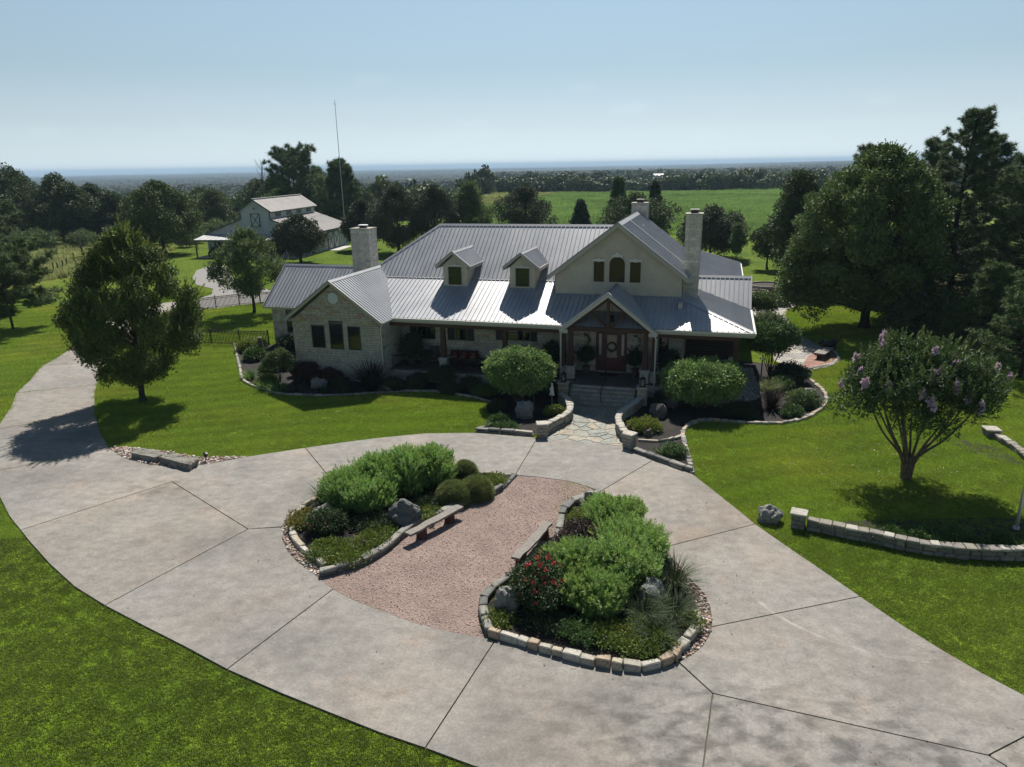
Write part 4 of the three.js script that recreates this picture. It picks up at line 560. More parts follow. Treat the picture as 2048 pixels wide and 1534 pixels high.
{
  // ---- porch: floor, stone skirt, front wall, posts, railings
  const f = pgroup('porch', house); f.userData.label = 'raised front porch with stone skirt';
  part('porch_floor', new MB().box(-14.35, 7.75, FL - 0.1, FL, -2.1, 0.22).box(4.15, 7.75, FL - 0.1, FL - 0.003, -7.4, -2.1).build(), std([0.11, 0.10, 0.09], 0.7, { map: rep(stoneTex, 0.5) }), f);
  part('landing', new MB().box(-1.93, 1.88, FL - 0.12, FL + 0.004, 0.22, 1.22).build(), std([0.12, 0.105, 0.095], 0.7, { map: rep(stoneTex, 0.5) }), f);
  part('backing', new MB().box(-14.3, -2.0, 0, FL - 0.1, -0.1, 0.14).box(2.0, 7.7, 0, FL - 0.1, -0.1, 0.14).box(7.45, 7.7, 0, FL - 0.1, -7.4, -0.1).build(), mortar, f);
  veneer(f, V3(-14.3, 0, 0.16), X, Zp, FL - 0.1, () => [0, 12.3], [], { seed: 12, ch: [0.14, 0.22], len: [0.3, 0.6] }); veneer(f, V3(2.0, 0, 0.16), X, Zp, FL - 0.1, () => [0, 5.75], [], { seed: 13, ch: [0.14, 0.22], len: [0.3, 0.6] }); veneer(f, V3(7.72, 0, 0.16), Zn, X, FL - 0.1, () => [0, 7.5], [], { seed: 14, ch: [0.14, 0.22], len: [0.3, 0.6] });
  const w = pgroup('wall', house); w.userData.label = 'limestone porch wall with shuttered windows and red door', w.z = 0; const zf = -1.99;
  part('backing', new MB().box(-14.35, 4.15, 0, 4.3, zf - 0.28, zf).build(), mortar, w);
  const x0 = -14.35, wins = [[-13.72, -11.87, 2.33, 3.3], [-11.0, -9.14, 2.35, 3.33], [-7.63, -4.85, 2.52, 3.34], [2.85, 3.47, 1.6, 3.33]], door = [-1.02, 0.93, FL, 3.36];
  veneer(w, V3(x0, FL, zf), X, Zp, 4.15 - FL, () => [0, 18.5], [...wins, door].map((q) => [q[0] - x0, q[1] - x0, q[2] - FL, q[3] - FL]), { seed: 15, ch: [0.16, 0.24], len: [0.3, 0.6] });
  const shut = (a, b, c, e) => { const s = pgroup('shutter', house); part('shutter_board', new MB().box(a, b, c, e, zf + 0.0, zf + 0.05).build(), shutterMat, s); const m = new MB(); for (let y = c + 0.05; y < e - 0.05; y += 0.07) m.box(a + 0.04, b - 0.04, y, y + 0.04, zf + 0.05, zf + 0.065); part('louvres', m.build(), shutterMat, s); };
  shut(-13.72, -13.25, 2.33, 3.3); windowAt(house, -13.18, -11.87, 2.35, 3.3, zf + 0.05, { bars: [['v', -12.52]] });
  shut(-11.0, -10.5, 2.35, 3.33); windowAt(house, -10.43, -9.64, 2.37, 3.32, zf + 0.05, { bars: [['h', 3.12]] }); shut(-9.6, -9.14, 2.35, 3.33);
  shut(-7.63, -7.13, 2.52, 3.34); windowAt(house, -6.84, -5.32, 2.55, 3.32, zf + 0.05, { bars: [['v', -6.08], ['h', 3.05]] }); shut(-5.28, -4.85, 2.52, 3.34);
  windowAt(house, 2.855, 3.465, 1.62, 3.32, zf + 0.05, { bars: [['h', 2.5]] });
  // red entrance with side lights
  const d = pgroup('front_door', house); d.userData.label = 'dark red front door with glass panel between two side lights'; const y0 = FL + 0.06, y1 = 3.35, zd = zf + 0.03;
  part('threshold', new MB().box(-1.05, 0.96, FL + 0.005, FL + 0.06, zf, zf + 0.22).build(), limeMats[0], d);
  part('door_frame', new MB().box(-1.01, -0.93, y0, y1, zf, zd + 0.09).box(0.84, 0.92, y0, y1, zf, zd + 0.09).box(-0.93, 0.84, y1 - 0.08, y1, zf, zd + 0.09).box(-0.58, -0.48, y0, y1 - 0.08, zf, zd + 0.08).box(0.39, 0.49, y0, y1 - 0.08, zf, zd + 0.08).build(), redPaint, d);
  const lf = new MB(); lf.box(-0.478, 0.388, y0, 1.72, zf, zd + 0.045).box(-0.478, -0.32, 1.722, 3.26, zf, zd + 0.045).box(0.29, 0.388, 1.722, 3.26, zf, zd + 0.045).box(-0.318, 0.288, 3.2, 3.262, zf, zd + 0.045); part('door_leaf', lf.build(), redPaint, d);
  part('door_panel', new MB().box(-0.36, -0.06, 1.02, 1.6, zd + 0.045, zd + 0.06).box(-0.02, 0.28, 1.02, 1.6, zd + 0.045, zd + 0.06).build(), redDeep, d);
  part('pane', new MB().box(-0.318, 0.288, 1.722, 3.198, zf, zd + 0.02).build(), new THREE.MeshPhysicalMaterial({ color: rgb(0.22, 0.20, 0.15), roughness: 0.12 }), d);
  for (const [a, b] of [[-0.928, -0.582], [0.492, 0.838]]) { part('side_light_panel', new MB().box(a, b, y0, 1.9, zf, zd + 0.04).box(a, a + 0.09, 1.9, 3.26, zf, zd + 0.04).box(b - 0.09, b, 1.9, 3.26, zf, zd + 0.04).build(), redPaint, d); part('side_light_pane', new MB().box(a + 0.09, b - 0.09, 1.9, 3.26, zf, zd + 0.015).build(), new THREE.MeshPhysicalMaterial({ color: rgb(0.34, 0.34, 0.33), roughness: 0.2 }), d); }
  const kb = new THREE.SphereGeometry(0.035, 12, 8); kb.translate(0.32, 1.85, zd + 0.09); part('door_handle', kb, std([0.6, 0.55, 0.42], 0.3, { metalness: 0.9 }), d);
  // posts
  function post(x, z, ptop, base, bw, kind) {
    const q = pgroup('porch_post', house), t0 = 0.17, t1 = 0.115, b = FL + base;
    part('post_shaft', new MB().hexa([V3(x - t0, b, z + t0), V3(x + t0, b, z + t0), V3(x + t0, b, z - t0), V3(x - t0, b, z - t0), V3(x - t1, ptop, z + t1), V3(x + t1, ptop, z + t1), V3(x + t1, ptop, z - t1), V3(x - t1, ptop, z - t1)]).build(), darkWood, q);
    const m = new MB(), rng = RNG(Math.round(x * 100)); for (let y = 0; y < base - 0.06; y += 0.165) m.geo(chamfer(bw * 2 - 0.02 * rng(), 0.158, bw * 2 - 0.02 * rng(), 0.015, 0.008, rng).translate(x, FL + y + 0.0825, z), 0.95 + 0.2 * rng()); part('post_base', m.build(), std([0.52, 0.50, 0.46], 0.9, { vertexColors: true, map: rep(stoneTex, 1.2) }), q);
    part('base_cap', chamfer(bw * 2 + 0.1, 0.07, bw * 2 + 0.1, 0.015, 0.004, rng).translate(x, b - 0.035, z), capMats[0], q);
  }
  for (const x of [-10.62, -6.48]) post(x, -0.12, 3.95, 0.8, 0.26); post(7.4, -0.12, 3.95, 0.8, 0.26); post(7.4, -4.3, 3.95, 0.8, 0.26);
  for (const x of [-2.27, 2.25]) post(x, 0.0, 4.0, 0.83, 0.27); post(-2.75, -0.14, 3.95, 0.72, 0.2); post(2.75, -0.14, 3.95, 0.72, 0.2);
  part('porch_beam', new MB().box(-14.3, -2.9, 3.62, 3.93, -0.25, -0.02).box(2.9, 7.6, 3.62, 3.93, -0.25, -0.02).box(7.35, 7.6, 3.62, 3.93, -7.3, -0.26).build(), darkWood, house);
  for (const [a, b] of [[-14.3, -10.9], [-10.34, -6.76], [-6.2, -3.0], [3.0, 7.1]]) { const m = new MB(); m.box(a, b, FL + 0.78, FL + 0.83, -0.02, 0.03).box(a, b, FL + 0.09, FL + 0.12, -0.015, 0.02); for (let x = a + 0.06; x < b; x += 0.12) m.box(x - 0.008, x + 0.008, FL + 0.12, FL + 0.78, -0.004, 0.012); part('railing', m.build(), black, house); }
  // ---- entry portico with open timber truss
  const p = pgroup('portico', house); p.userData.label = 'entry portico with open dark timber truss under a small gable';
  gableRoof('', 0, 2.875, 6.189, 3.93, 0.272, -3.4, { parent: p, rake: 0.24, rakeMat: whiteTrim, cap: 0.2, deck: soffit });
  const zt = 0.06, B = (a, b, w = 0.16, h = 0.2, z = zt) => part('truss_timber', new MB().beam(V3(a[0], a[1], z), V3(b[0], b[1], z), w, h).build(), darkWood, p);
  B([-2.42, 3.97], [2.42, 3.97], 0.2, 0.26, zt); B([-2.5, 3.98], [0, 5.86], 0.17, 0.2, zt - 0.004); B([2.5, 3.98], [0, 5.86], 0.17, 0.2, zt - 0.008); part('truss_timber', new MB().box(-0.08, 0.08, 4.11, 5.8, zt - 0.09, zt + 0.07).build(), darkWood, p); B([-0.98, 4.92], [-0.12, 4.15], 0.13, 0.14, zt - 0.012); B([0.98, 4.92], [0.12, 4.15], 0.13, 0.14, zt - 0.016);
  part('gable_boards', new MB().tri(V3(-2.4, 4.05, -1.6), V3(2.4, 4.05, -1.6), V3(0, 5.95, -1.6)).build(), std([0.52, 0.48, 0.42], 0.85), p);
  part('fascia', new MB().box(-2.93, -2.8, 3.72, 3.92, -0.2, 0.24).box(2.8, 2.93, 3.72, 3.92, -0.2, 0.24).box(-2.8, -2.42, 3.7, 3.92, 0.2, 0.245).box(2.42, 2.8, 3.7, 3.92, 0.2, 0.245).build(), whiteTrim, p);
  for (const [x, yb] of [[-2.83, 1.5], [2.86, 0.12]]) part('downspout', new MB().geo(tube([V3(x - Math.sign(x) * 0.1, 3.78, 0.3), V3(x, 3.62, 0.28), V3(x, 3.4, 0.27), V3(x, 2.4, 0.27), V3(x, yb, 0.27)], 0.05, 0.05, 8)).build(), whiteTrim, p);
  part('downspout', new MB().geo(tube([V3(-14.1, 3.95, 1.45), V3(-14.22, 3.7, 1.42), V3(-14.22, 3.2, 1.42), V3(-14.22, 0.2, 1.42)], 0.05, 0.05, 8)).build(), whiteTrim, house);
  // ---- steps
  const st = pgroup('entrance_steps', house); st.userData.label = 'five grey stone steps up to the porch'; const rng = RNG(77);
  for (let k = 0; k < 5; k++) { const y = k * FL / 5, z = 2.48 - k * 0.3; let x = -1.95; while (x < 1.88) { let l = 0.34 + 0.3 * rng(); if (1.9 - x - l < 0.25) l = 1.9 - x; part('step_stone', chamfer(l - 0.012, FL / 5 - 0.006, 0.42, 0.014, 0.006, rng).translate(x + l / 2, y + FL / 10, z - 0.2), [limeMats[0], limeMats[1], capMats[1]][Math.floor(rng() * 3)], st); x += l; } part('step_fill', new MB().box(-1.93, 1.88, 0.001, y + FL / 5 - 0.02, 0.25 - k * 0.001, z - 0.38).build(), mortar, st); }
}
// ---------------------------------------------------------------- foliage kit
const leafMat = (c, tr = 0.35, rough = 0.7) => new THREE.MeshPhysicalMaterial({ color: rgb(...c), roughness: rough, transmission: tr, thickness: 0, side: THREE.DoubleSide, specularIntensity: 0.6 });
function leafCluster(n, len, wid, spread, seed, o = {}) { // n folded leaves about the origin
  const rng = RNG(seed), m = new MB();
  for (let i = 0; i < n; i++) {
    const th = rng() * 6.283, cz = o.up ? lerp(o.up, 1, rng()) : rng() * 2 - 1, sr = Math.sqrt(1 - cz * cz), d = V3(sr * Math.cos(th), cz, sr * Math.sin(th)), r = spread * (o.shell ? 1 : Math.cbrt(rng()));
    const p = d.clone().multiplyScalar(r); if (o.flat) p.y *= o.flat;
    const dir = d.clone().add(V3(rng() - 0.5, (rng() - 0.5) + (o.lift ?? 0), rng() - 0.5).multiplyScalar(o.wild ?? 1.1)).normalize(), s = dir.clone().cross(V3(rng() - 0.5, rng() - 0.5, rng() - 0.5)).normalize(), nn = s.clone().cross(dir), l = len * (0.7 + 0.6 * rng()), w = wid * (0.7 + 0.6 * rng()) / 2, k = 0.75 + 0.5 * rng();
    const mid = p.clone().addScaledVector(dir, l * 0.5).addScaledVector(nn, l * 0.08), tip = p.clone().addScaledVector(dir, l);
    m.tri(p, mid.clone().addScaledVector(s, -w), tip, k); m.tri(p, tip, mid.clone().addScaledVector(s, w), k);
  }
  return m.build();
}
function spray(n, h, len, wid, seed) { // a leafy upright shoot
  const rng = RNG(seed), m = new MB(), lx = (rng() - 0.5) * 0.3, lz = (rng() - 0.5) * 0.3;
  for (let i = 0; i < n; i++) {
    const t = (i + rng()) / n, p = V3(lx * t * h, t * h, lz * t * h), th = i * 2.4 + rng(), e = 0.5 + 0.7 * t, dir = V3(Math.cos(th) * Math.cos(e), Math.sin(e), Math.sin(th) * Math.cos(e)), s = dir.clone().cross(V3(rng() - 0.5, rng(), rng() - 0.5)).normalize().multiplyScalar(wid * (0.8 + 0.4 * rng()) / 2), tip = p.clone().addScaledVector(dir, len * (1.1 - 0.5 * t)), mid = p.clone().lerp(tip, 0.45), k = 0.7 + 0.45 * t + 0.2 * rng();
    m.tri(p, mid.clone().sub(s), tip, k); m.tri(p, tip, mid.clone().add(s), k);
  }
  return m.build();
}
function needles(n, len, wid, seed) { const rng = RNG(seed), m = new MB(); for (let i = 0; i < n; i++) { const th = rng() * 6.283, cz = lerp(-0.35, 1, rng()), sr = Math.sqrt(1 - cz * cz), d = V3(sr * Math.cos(th), cz, sr * Math.sin(th)), s = d.clone().cross(V3(rng() - 0.5, rng() - 0.5, rng() - 0.5)).normalize().multiplyScalar(wid / 2), k = 0.7 + 0.6 * rng(), o = V3(0, (rng() - 0.5) * len * 0.5, 0); m.tri(o.clone().sub(s), o.clone().add(s), d.multiplyScalar(len * (0.75 + 0.5 * rng())).add(o), k); } return m.build(); }
const KIT = {
  leaf: [21, 22].map((s) => leafCluster(13, 0.125, 0.075, 0.21, s, { lift: 0.25 })), hair: [23].map((s) => spray(22, 0.10, 0.26, 0.016, s)),
  broad: [1, 2].map((s) => leafCluster(12, 0.16, 0.10, 0.22, s)), small: [3, 4].map((s) => leafCluster(14, 0.085, 0.05, 0.13, s, { lift: 0.4 })), big: [5, 6].map((s) => leafCluster(14, 0.34, 0.24, 0.55, s)), huge: [7, 8].map((s) => leafCluster(16, 0.75, 0.55, 1.1, s)),
  spray: [9, 10].map((s) => spray(16, 0.34, 0.13, 0.032, s)), needle: [11, 12].map((s) => needles(34, 0.30, 0.03, s)), bigneedle: [13].map((s) => needles(30, 0.62, 0.085, s)), shoot: [14, 15].map((s) => spray(22, 0.8, 0.17, 0.09, s)), ground: [16, 17].map((s) => leafCluster(16, 0.10, 0.04, 0.14, s, { up: 0.2, flat: 0.6, lift: 0.5 })), lance: [18].map((s) => leafCluster(12, 0.26, 0.07, 0.16, s, { lift: 0.3 })),
};
function scatter(name, parent, geo, mat, L, o = {}) { // L: [x, y, z, scale, nx, ny, nz]; one mesh of many leaves
  const rng = RNG(o.seed ?? 1), im = new THREE.InstancedMesh(geo, mat, L.length), m = new THREE.Matrix4(), q = new THREE.Quaternion(), q2 = new THREE.Quaternion(), c = new THREE.Color(), Y = V3(0, 1, 0);
  L.forEach((p, i) => {
    if (o.up) { q.setFromUnitVectors(Y, V3((p[4] ?? 0) * o.up + (rng() - 0.5) * 0.35, 1, (p[6] ?? 0) * o.up + (rng() - 0.5) * 0.35).normalize()); q2.setFromAxisAngle(Y, rng() * 6.28); q.multiply(q2); } else q.setFromEuler(new THREE.Euler(rng() * 6.28, rng() * 6.28, rng() * 6.28));
    const s = p[3] * (0.75 + 0.5 * rng()); m.compose(V3(p[0], p[1], p[2]), q, V3(s, s * (o.tall ?? 1), s)); im.setMatrixAt(i, m);
    const v = 1 + (rng() - 0.5) * (o.vary ?? 0.7), w = (rng() - 0.5) * (o.hue ?? 0.25), f = p[7] ?? 1; im.setColorAt(i, c.setRGB(v * (1 + w) * f, v * f, v * (1 - w) * f));
  });
  im.name = name; im.userData.kind = 'stuff'; parent.add(im); return im;
}
// points on the skins of many lobes, denser outside
function lobePoints(lobes, n, rng, inner = 0.55, topBias = 0.25) {
  const tot = lobes.reduce((s, l) => s + l.r ** 2 * (l.sy ?? 0.8), 0), L = [];
  for (const l of lobes) { const k = Math.round(n * l.r ** 2 * (l.sy ?? 0.8) / tot); for (let i = 0; i < k; i++) { const th = rng() * 6.283; let cz = rng() * 2 - 1; if (rng() < topBias) cz = Math.abs(cz); const sr = Math.sqrt(1 - cz * cz), r = l.r * lerp(inner, 1.0, Math.sqrt(rng())) * (1 + 0.25 * noise(cz * 2 + l.x, th * 1.5, l.z)); L.push([l.x + r * sr * Math.cos(th), l.y + r * cz * (l.sy ?? 0.8), l.z + r * sr * Math.sin(th), 1, sr * Math.cos(th), cz, sr * Math.sin(th)]); } }
  return L;
}
const barkTex = tex(256, 512, (x, y) => { const v = 0.7 + 0.7 * (wrapF(x * 2, y * 0.5, 256, 16, 101, 4) - 0.5) + 0.2 * (wrapF(x, y, 256, 6, 103, 3) - 0.5); return [v, v * 0.98, v * 0.95]; });
const bark = std([0.085, 0.068, 0.052], 0.95, { map: barkTex }), paleBark = std([0.25, 0.19, 0.14], 0.85, { map: barkTex });
const FM = {}; const fm = (k, c, tr, r) => FM[k] ??= leafMat(c, tr, r);
// ---------------------------------------------------------------- trees
const PROF = { round: (t) => Math.sqrt(Math.max(0, 1 - (2 * t - 0.9) ** 2 * 0.95)), oval: (t) => Math.sin(Math.PI * clamp(t * 0.9 + 0.08)) ** 0.7, cone: (t) => (1 - t) ** 0.75 * smooth(-0.12, 0.12, t) + 0.06, egg: (t) => Math.pow(Math.max(0, Math.sin(Math.PI * Math.pow(t, 0.75))), 0.65), column: (t) => Math.pow(Math.max(0, Math.sin(Math.PI * (0.1 + 0.86 * t))), 0.5), umbrella: (t) => smooth(0, 0.35, t) * Math.sqrt(Math.max(0, 1 - t * t * 0.9)) };
function tree(name, label, x, z, o) {
  const rng = RNG(o.seed), t = thing(name, label, o.cat ?? 'tree', [x, terrain(x, z) + (o.dy ?? 0), z], 0, o.group), H = o.h, b0 = o.base ?? H * 0.2, R = o.r, prof = PROF[o.prof ?? 'round'], lobes = [], nl = o.lobes ?? 34, ch = H - b0, cx = o.lean?.[0] ?? 0, cz = o.lean?.[1] ?? 0;
  for (let i = 0; i < nl; i++) {
    const s = (i + rng()) / nl, a = i * 2.399963 + rng() * 0.8, lr = R * lerp(o.lr?.[0] ?? 0.22, o.lr?.[1] ?? 0.40, rng()), pr = Math.max(0, prof(s) * R - lr * 0.7) * (rng() < 0.25 ? rng() : 0.75 + 0.3 * rng());
    const lift = Math.min(ch / 2, lr * 0.75); lobes.push({ x: Math.cos(a) * pr + cx * s, y: b0 + lift + s * (ch - 2 * lift), z: Math.sin(a) * pr + cz * s, r: lr, sy: o.sy ?? 0.78 });
  }
  if (o.extra) for (const e of o.extra) lobes.push({ x: e[0], y: e[1], z: e[2], r: e[3], sy: 0.75 });
  const tr = o.trunk ?? H * 0.022, top = V3(cx * 0.7, b0 + ch * 0.72, cz * 0.7), tm = new MB(), wig = () => (rng() - 0.5) * tr * 2.2;
  tm.geo(tube([V3(0, -0.15, 0), V3(wig() * 0.4, b0 * 0.5, wig() * 0.4), V3(wig() + cx * 0.2, b0 + ch * 0.25, wig() + cz * 0.2), top], tr * 1.15, tr * 0.25, 8, true));
  tm.geo(new THREE.CylinderGeometry(tr * 1.1, tr * 1.75, tr * 2.2, 9, 1, true).translate(0, tr * 0.9, 0));
  const nb = o.limbs ?? 12; for (let i = 0; i < nb; i++) { const l = lobes[Math.floor(i * lobes.length / nb)], y0 = Math.min(lerp(b0 * 0.75, l.y - R * 0.15, 0.6), top.y * 0.96), q = clamp(y0 / top.y), s = V3(cx * 0.6 * q, y0, cz * 0.6 * q), e = V3(l.x * 0.92, l.y, l.z * 0.92); tm.geo(tube([s, s.clone().lerp(e, 0.5).add(V3(0, (rng() - 0.2) * R * 0.08, 0)), e], tr * 0.42 * (1 - 0.4 * q), tr * 0.07, 5)); }
  const tg = tm.build(); part('trunk', tg, o.bark ?? bark, t);
  const pts = lobePoints(lobes, o.n, rng, o.inner ?? 0.5, o.top ?? 0.45); for (const p of pts) p[3] = o.s ?? 1;
  scatter('crown', t, KIT[o.kit ?? 'broad'][o.seed % KIT[o.kit ?? 'broad'].length], o.mat, pts, { seed: o.seed, vary: o.vary ?? 0.7, hue: o.hue ?? 0.3, up: o.up });
  if (o.shoots) { const top = pts.filter((p) => p[5] > -0.2), sh = []; for (let i = 0; i < o.shoots; i++) { const p = top[Math.floor(rng() * top.length)]; sh.push([p[0] + p[4] * 0.15, p[1] + p[5] * 0.1, p[2] + p[6] * 0.15, o.ss ?? 0.75, p[4], 1, p[6]]); } scatter('shoots', t, KIT.shoot[o.seed % 2], o.shootMat ?? o.mat, sh, { seed: o.seed + 5, up: 0.8, vary: 0.5 }); }
  return t;
}
function pine(name, label, x, z, o) {
  const rng = RNG(o.seed), H = o.h, t = thing(name, label, 'pine tree', [x, terrain(x, z), z], 0, o.group), tr = o.trunk ?? H * 0.016, tm = new MB(), L = [], b0 = o.base ?? H * 0.35, bend = (y) => [noise(y * 0.13, o.seed * 1.7) * H * 0.03, noise(y * 0.13, o.seed * 3.1 + 9) * H * 0.03];
  tm.geo(tube([0, 0.25, 0.5, 0.75, 0.97].map((k) => V3(bend(k * H)[0], k * H - (k ? 0 : 0.15), bend(k * H)[1])), tr * 1.2, tr * 0.2, 8, true));
  const nb = o.branches ?? 46;
  for (let i = 0; i < nb; i++) {
    const s = (i + rng()) / nb, y = b0 + s * (H - b0) * 0.97, a = i * 2.399963 + rng(), len = o.r * (o.flat ? (0.55 + 0.5 * Math.sin(Math.PI * Math.min(1, s * 0.85 + 0.12))) : Math.pow(1 - s, 0.7) * smooth(-0.25, 0.25, s) * 1.08 + 0.12) * (0.6 + 0.5 * rng()), [bx, bz] = bend(y), rise = lerp(-0.05, 0.75, s) * len + 0.15 * len * rng();
    const A = V3(bx, y, bz), E = V3(bx + Math.cos(a) * len, y + rise, bz + Math.sin(a) * len), M = A.clone().lerp(E, 0.55).add(V3(0, -0.08 * len, 0)); tm.geo(tube([A, M, E], tr * 0.28 * (1 - 0.6 * s) + 0.01, 0.012, 5));
    const per = o.tufts ?? 18, pads = o.pads ?? 5, sp = (o.spread ?? 0.085) * o.r;
    for (let k = 0; k < pads; k++) {
      const q = lerp(0.4, 1.02, (k + 0.6 * rng()) / pads), c = q < 0.55 ? A.clone().lerp(M, q / 0.55) : M.clone().lerp(E, (q - 0.55) / 0.45), sd = (k % 2 ? 1 : -1) * len * 0.30 * rng() * (1.25 - q), P = V3(c.x - Math.sin(a) * sd, c.y + 0.04 * len, c.z + Math.cos(a) * sd); if (Math.abs(sd) > 0.2) tm.geo(tube([c, c.clone().lerp(P, 0.5), P], 0.02, 0.008, 4));
      const nn = Math.max(2, Math.round(per / pads)); for (let w = 0; w < nn; w++) L.push([P.x + (rng() - 0.5) * 2 * sp, P.y + (rng() - 0.3) * sp, P.z + (rng() - 0.5) * 2 * sp, o.s ?? 1, Math.cos(a) * 0.5, 1, Math.sin(a) * 0.5]);
    }
  }
  part('trunk', tm.build(), o.bark ?? bark, t); scatter('crown', t, KIT[o.kit ?? 'needle'][0], o.mat, L, { seed: o.seed, up: 0.9, vary: 0.7, hue: 0.2 }); return t;
}
const oakM = fm('oak', [0.085, 0.125, 0.022], 0.16), elmM = fm('elm', [0.12, 0.175, 0.05], 0.34), darkM = fm('dark', [0.062, 0.095, 0.026], 0.25), gumM = fm('gum', [0.105, 0.16, 0.038], 0.3), pineM = fm('pine', [0.085, 0.135, 0.042], 0.25), pineL = fm('pineL', [0.09, 0.15, 0.036], 0.25), farM = fm('far', [0.105, 0.142, 0.05], 0.28), liveM = fm('live', [0.066, 0.082, 0.036], 0.2), myrM = fm('myrtle', [0.065, 0.12, 0.03], 0.32), willowM = fm('willow', [0.09, 0.15, 0.03], 0.35), juniperM = fm('juniper', [0.040, 0.072, 0.028], 0.2);
tree('oak_tree', 'broad dark oak by the bend of the drive on the left lawn', -27.2, 8.0, { h: 10.4, r: 4.0, base: 1.0, n: 11500, kit: 'leaf', mat: oakM, seed: 21, prof: 'egg', lobes: 90, lr: [0.10, 0.26], trunk: 0.17, limbs: 26, lean: [0.3, -0.2], inner: 0.3, shoots: 620, shootMat: fm('oakshoot', [0.17, 0.22, 0.035], 0.34) });
tree('elm_tree', 'light round-crowned shade tree inside the fence behind the left wing', -37.1, -17.5, { h: 8.2, r: 3.75, base: 1.5, n: 3300, kit: 'broad', mat: elmM, seed: 22, prof: 'egg', lobes: 60, lr: [0.13, 0.27], trunk: 0.14, limbs: 18, s: 0.95, inner: 0.3, shoots: 200, shootMat: fm('elmshoot', [0.17, 0.23, 0.08], 0.34) });
tree('live_oak', 'dark olive round tree in front of the barn', -54.0, -53.4, { h: 7.0, r: 4.3, base: 1.0, n: 2500, kit: 'broad', mat: liveM, seed: 23, prof: 'egg', lobes: 40, lr: [0.2, 0.34], trunk: 0.2, s: 1.5 });
tree('shade_tree', 'large dense tree to the left of the barn', -84, -60, { h: 12.0, r: 6.5, base: 1.4, n: 3000, kit: 'big', mat: oakM, seed: 24, prof: 'egg', lobes: 46, lr: [0.18, 0.32], s: 0.85 });
// tall trees and pines on the right
tree('sweetgum_tree', 'huge broad tree shading the lawn to the right of the house', 18.1, -22.4, { h: 14.6, r: 6.8, base: 1.3, n: 9000, kit: 'broad', mat: gumM, seed: 25, prof: 'egg', lobes: 105, lr: [0.12, 0.22], sy: 0.66, shoots: 520, shootMat: fm('gumshoot', [0.15, 0.21, 0.05], 0.36), trunk: 0.34, limbs: 26, s: 1.45, inner: 0.6, top: 0.55, extra: [[-4.8, 2.6, 2.5, 1.9], [-5.4, 4.2, 2.0, 1.8], [-5.0, 5.6, 1.0, 1.7], [-5.6, 2.9, 0.5, 1.8], [4.6, 2.6, 2.6, 1.8]] });
tree('columnar_tree', 'tall narrow dark tree at the left edge of the right-hand trees', 14.7, -48.2, { h: 12.4, r: 2.9, base: 0.8, n: 2600, kit: 'big', mat: darkM, seed: 26, prof: 'column', lobes: 34, lr: [0.3, 0.5], s: 0.7 });
tree('leafy_tree', 'green tree between the narrow tree and the huge lawn tree', 19.4, -39, { h: 10.6, r: 3.9, base: 1.0, n: 2400, kit: 'big', mat: gumM, seed: 27, prof: 'egg', lobes: 34, s: 0.7 });
tree('small_tree', 'small open tree on the back lawn at the right', 12.2, -57, { h: 5.8, r: 2.5, base: 1.3, n: 1100, kit: 'broad', mat: darkM, seed: 28, prof: 'oval', lobes: 22, s: 1.3 });
tree('young_tree', 'slender young tree on the back lawn right of the chimney', 8.4, -63.6, { h: 5.2, r: 1.55, base: 1.1, n: 620, kit: 'broad', mat: elmM, seed: 29, prof: 'egg', lobes: 14, s: 1.2, trunk: 0.06 });
pine('pine_tree', 'tallest pine standing behind the huge lawn tree', 24.4, -24, { h: 16.9, r: 4.1, base: 3.2, seed: 31, mat: pineM, branches: 78, tufts: 42, pads: 7, s: 1.0, spread: 0.07 });
pine('pine_tree', 'pine cut by the right edge of the photo', 28.6, -20, { h: 15.4, r: 4.2, base: 2.4, seed: 32, mat: pineM, branches: 84, tufts: 40, s: 1.15, spread: 0.085 });
pine('pine_tree', 'pine top showing above the left shoulder of the huge lawn tree', 21.0, -47, { h: 14.8, r: 3.4, base: 3.5, seed: 33, mat: pineM, branches: 46, tufts: 26, s: 1.3 });
pine('pine_tree', 'pine behind the crown of the huge lawn tree, left of the tallest pine', 24.8, -36, { h: 15.0, r: 3.7, base: 3.0, seed: 34, mat: pineM, branches: 50, tufts: 28, s: 1.25 });
pine('pine_tree', 'pine in the second row right of the tallest pine', 32.5, -32, { h: 16.2, r: 4.3, base: 2.5, seed: 35, mat: pineM, branches: 54, tufts: 28, s: 1.3 });
pine('pine_tree', 'low bushy pine above the right end of the lawn', 25.0, -9.0, { h: 6.6, r: 3.0, base: 0.5, seed: 36, mat: pineL, branches: 50, tufts: 30, s: 0.95 });
pine('pine_tree', 'young bright pine in front of the dark right-hand pines', 24.2, -14.0, { h: 6.4, r: 2.5, base: 0.5, seed: 37, mat: pineL, branches: 44, tufts: 26, s: 1.0 });
pine('pine_tree', 'pine deep in the right-hand trees below the tallest pine', 29.5, -29, { h: 12.5, r: 4.4, base: 1.5, seed: 38, mat: pineM, branches: 54, tufts: 28, s: 1.25 });
pine('pine_tree', 'far pine filling the gap right of the tallest pine', 33.0, -46, { h: 15.5, r: 4.2, base: 1.5, seed: 39, mat: pineM, branches: 60, tufts: 30, s: 1.4 });
pine('pine_tree', 'far pine behind the edge pine at the right', 40, -38, { h: 17.0, r: 4.6, base: 1.5, seed: 40, mat: pineM, branches: 60, tufts: 30, s: 1.4 });
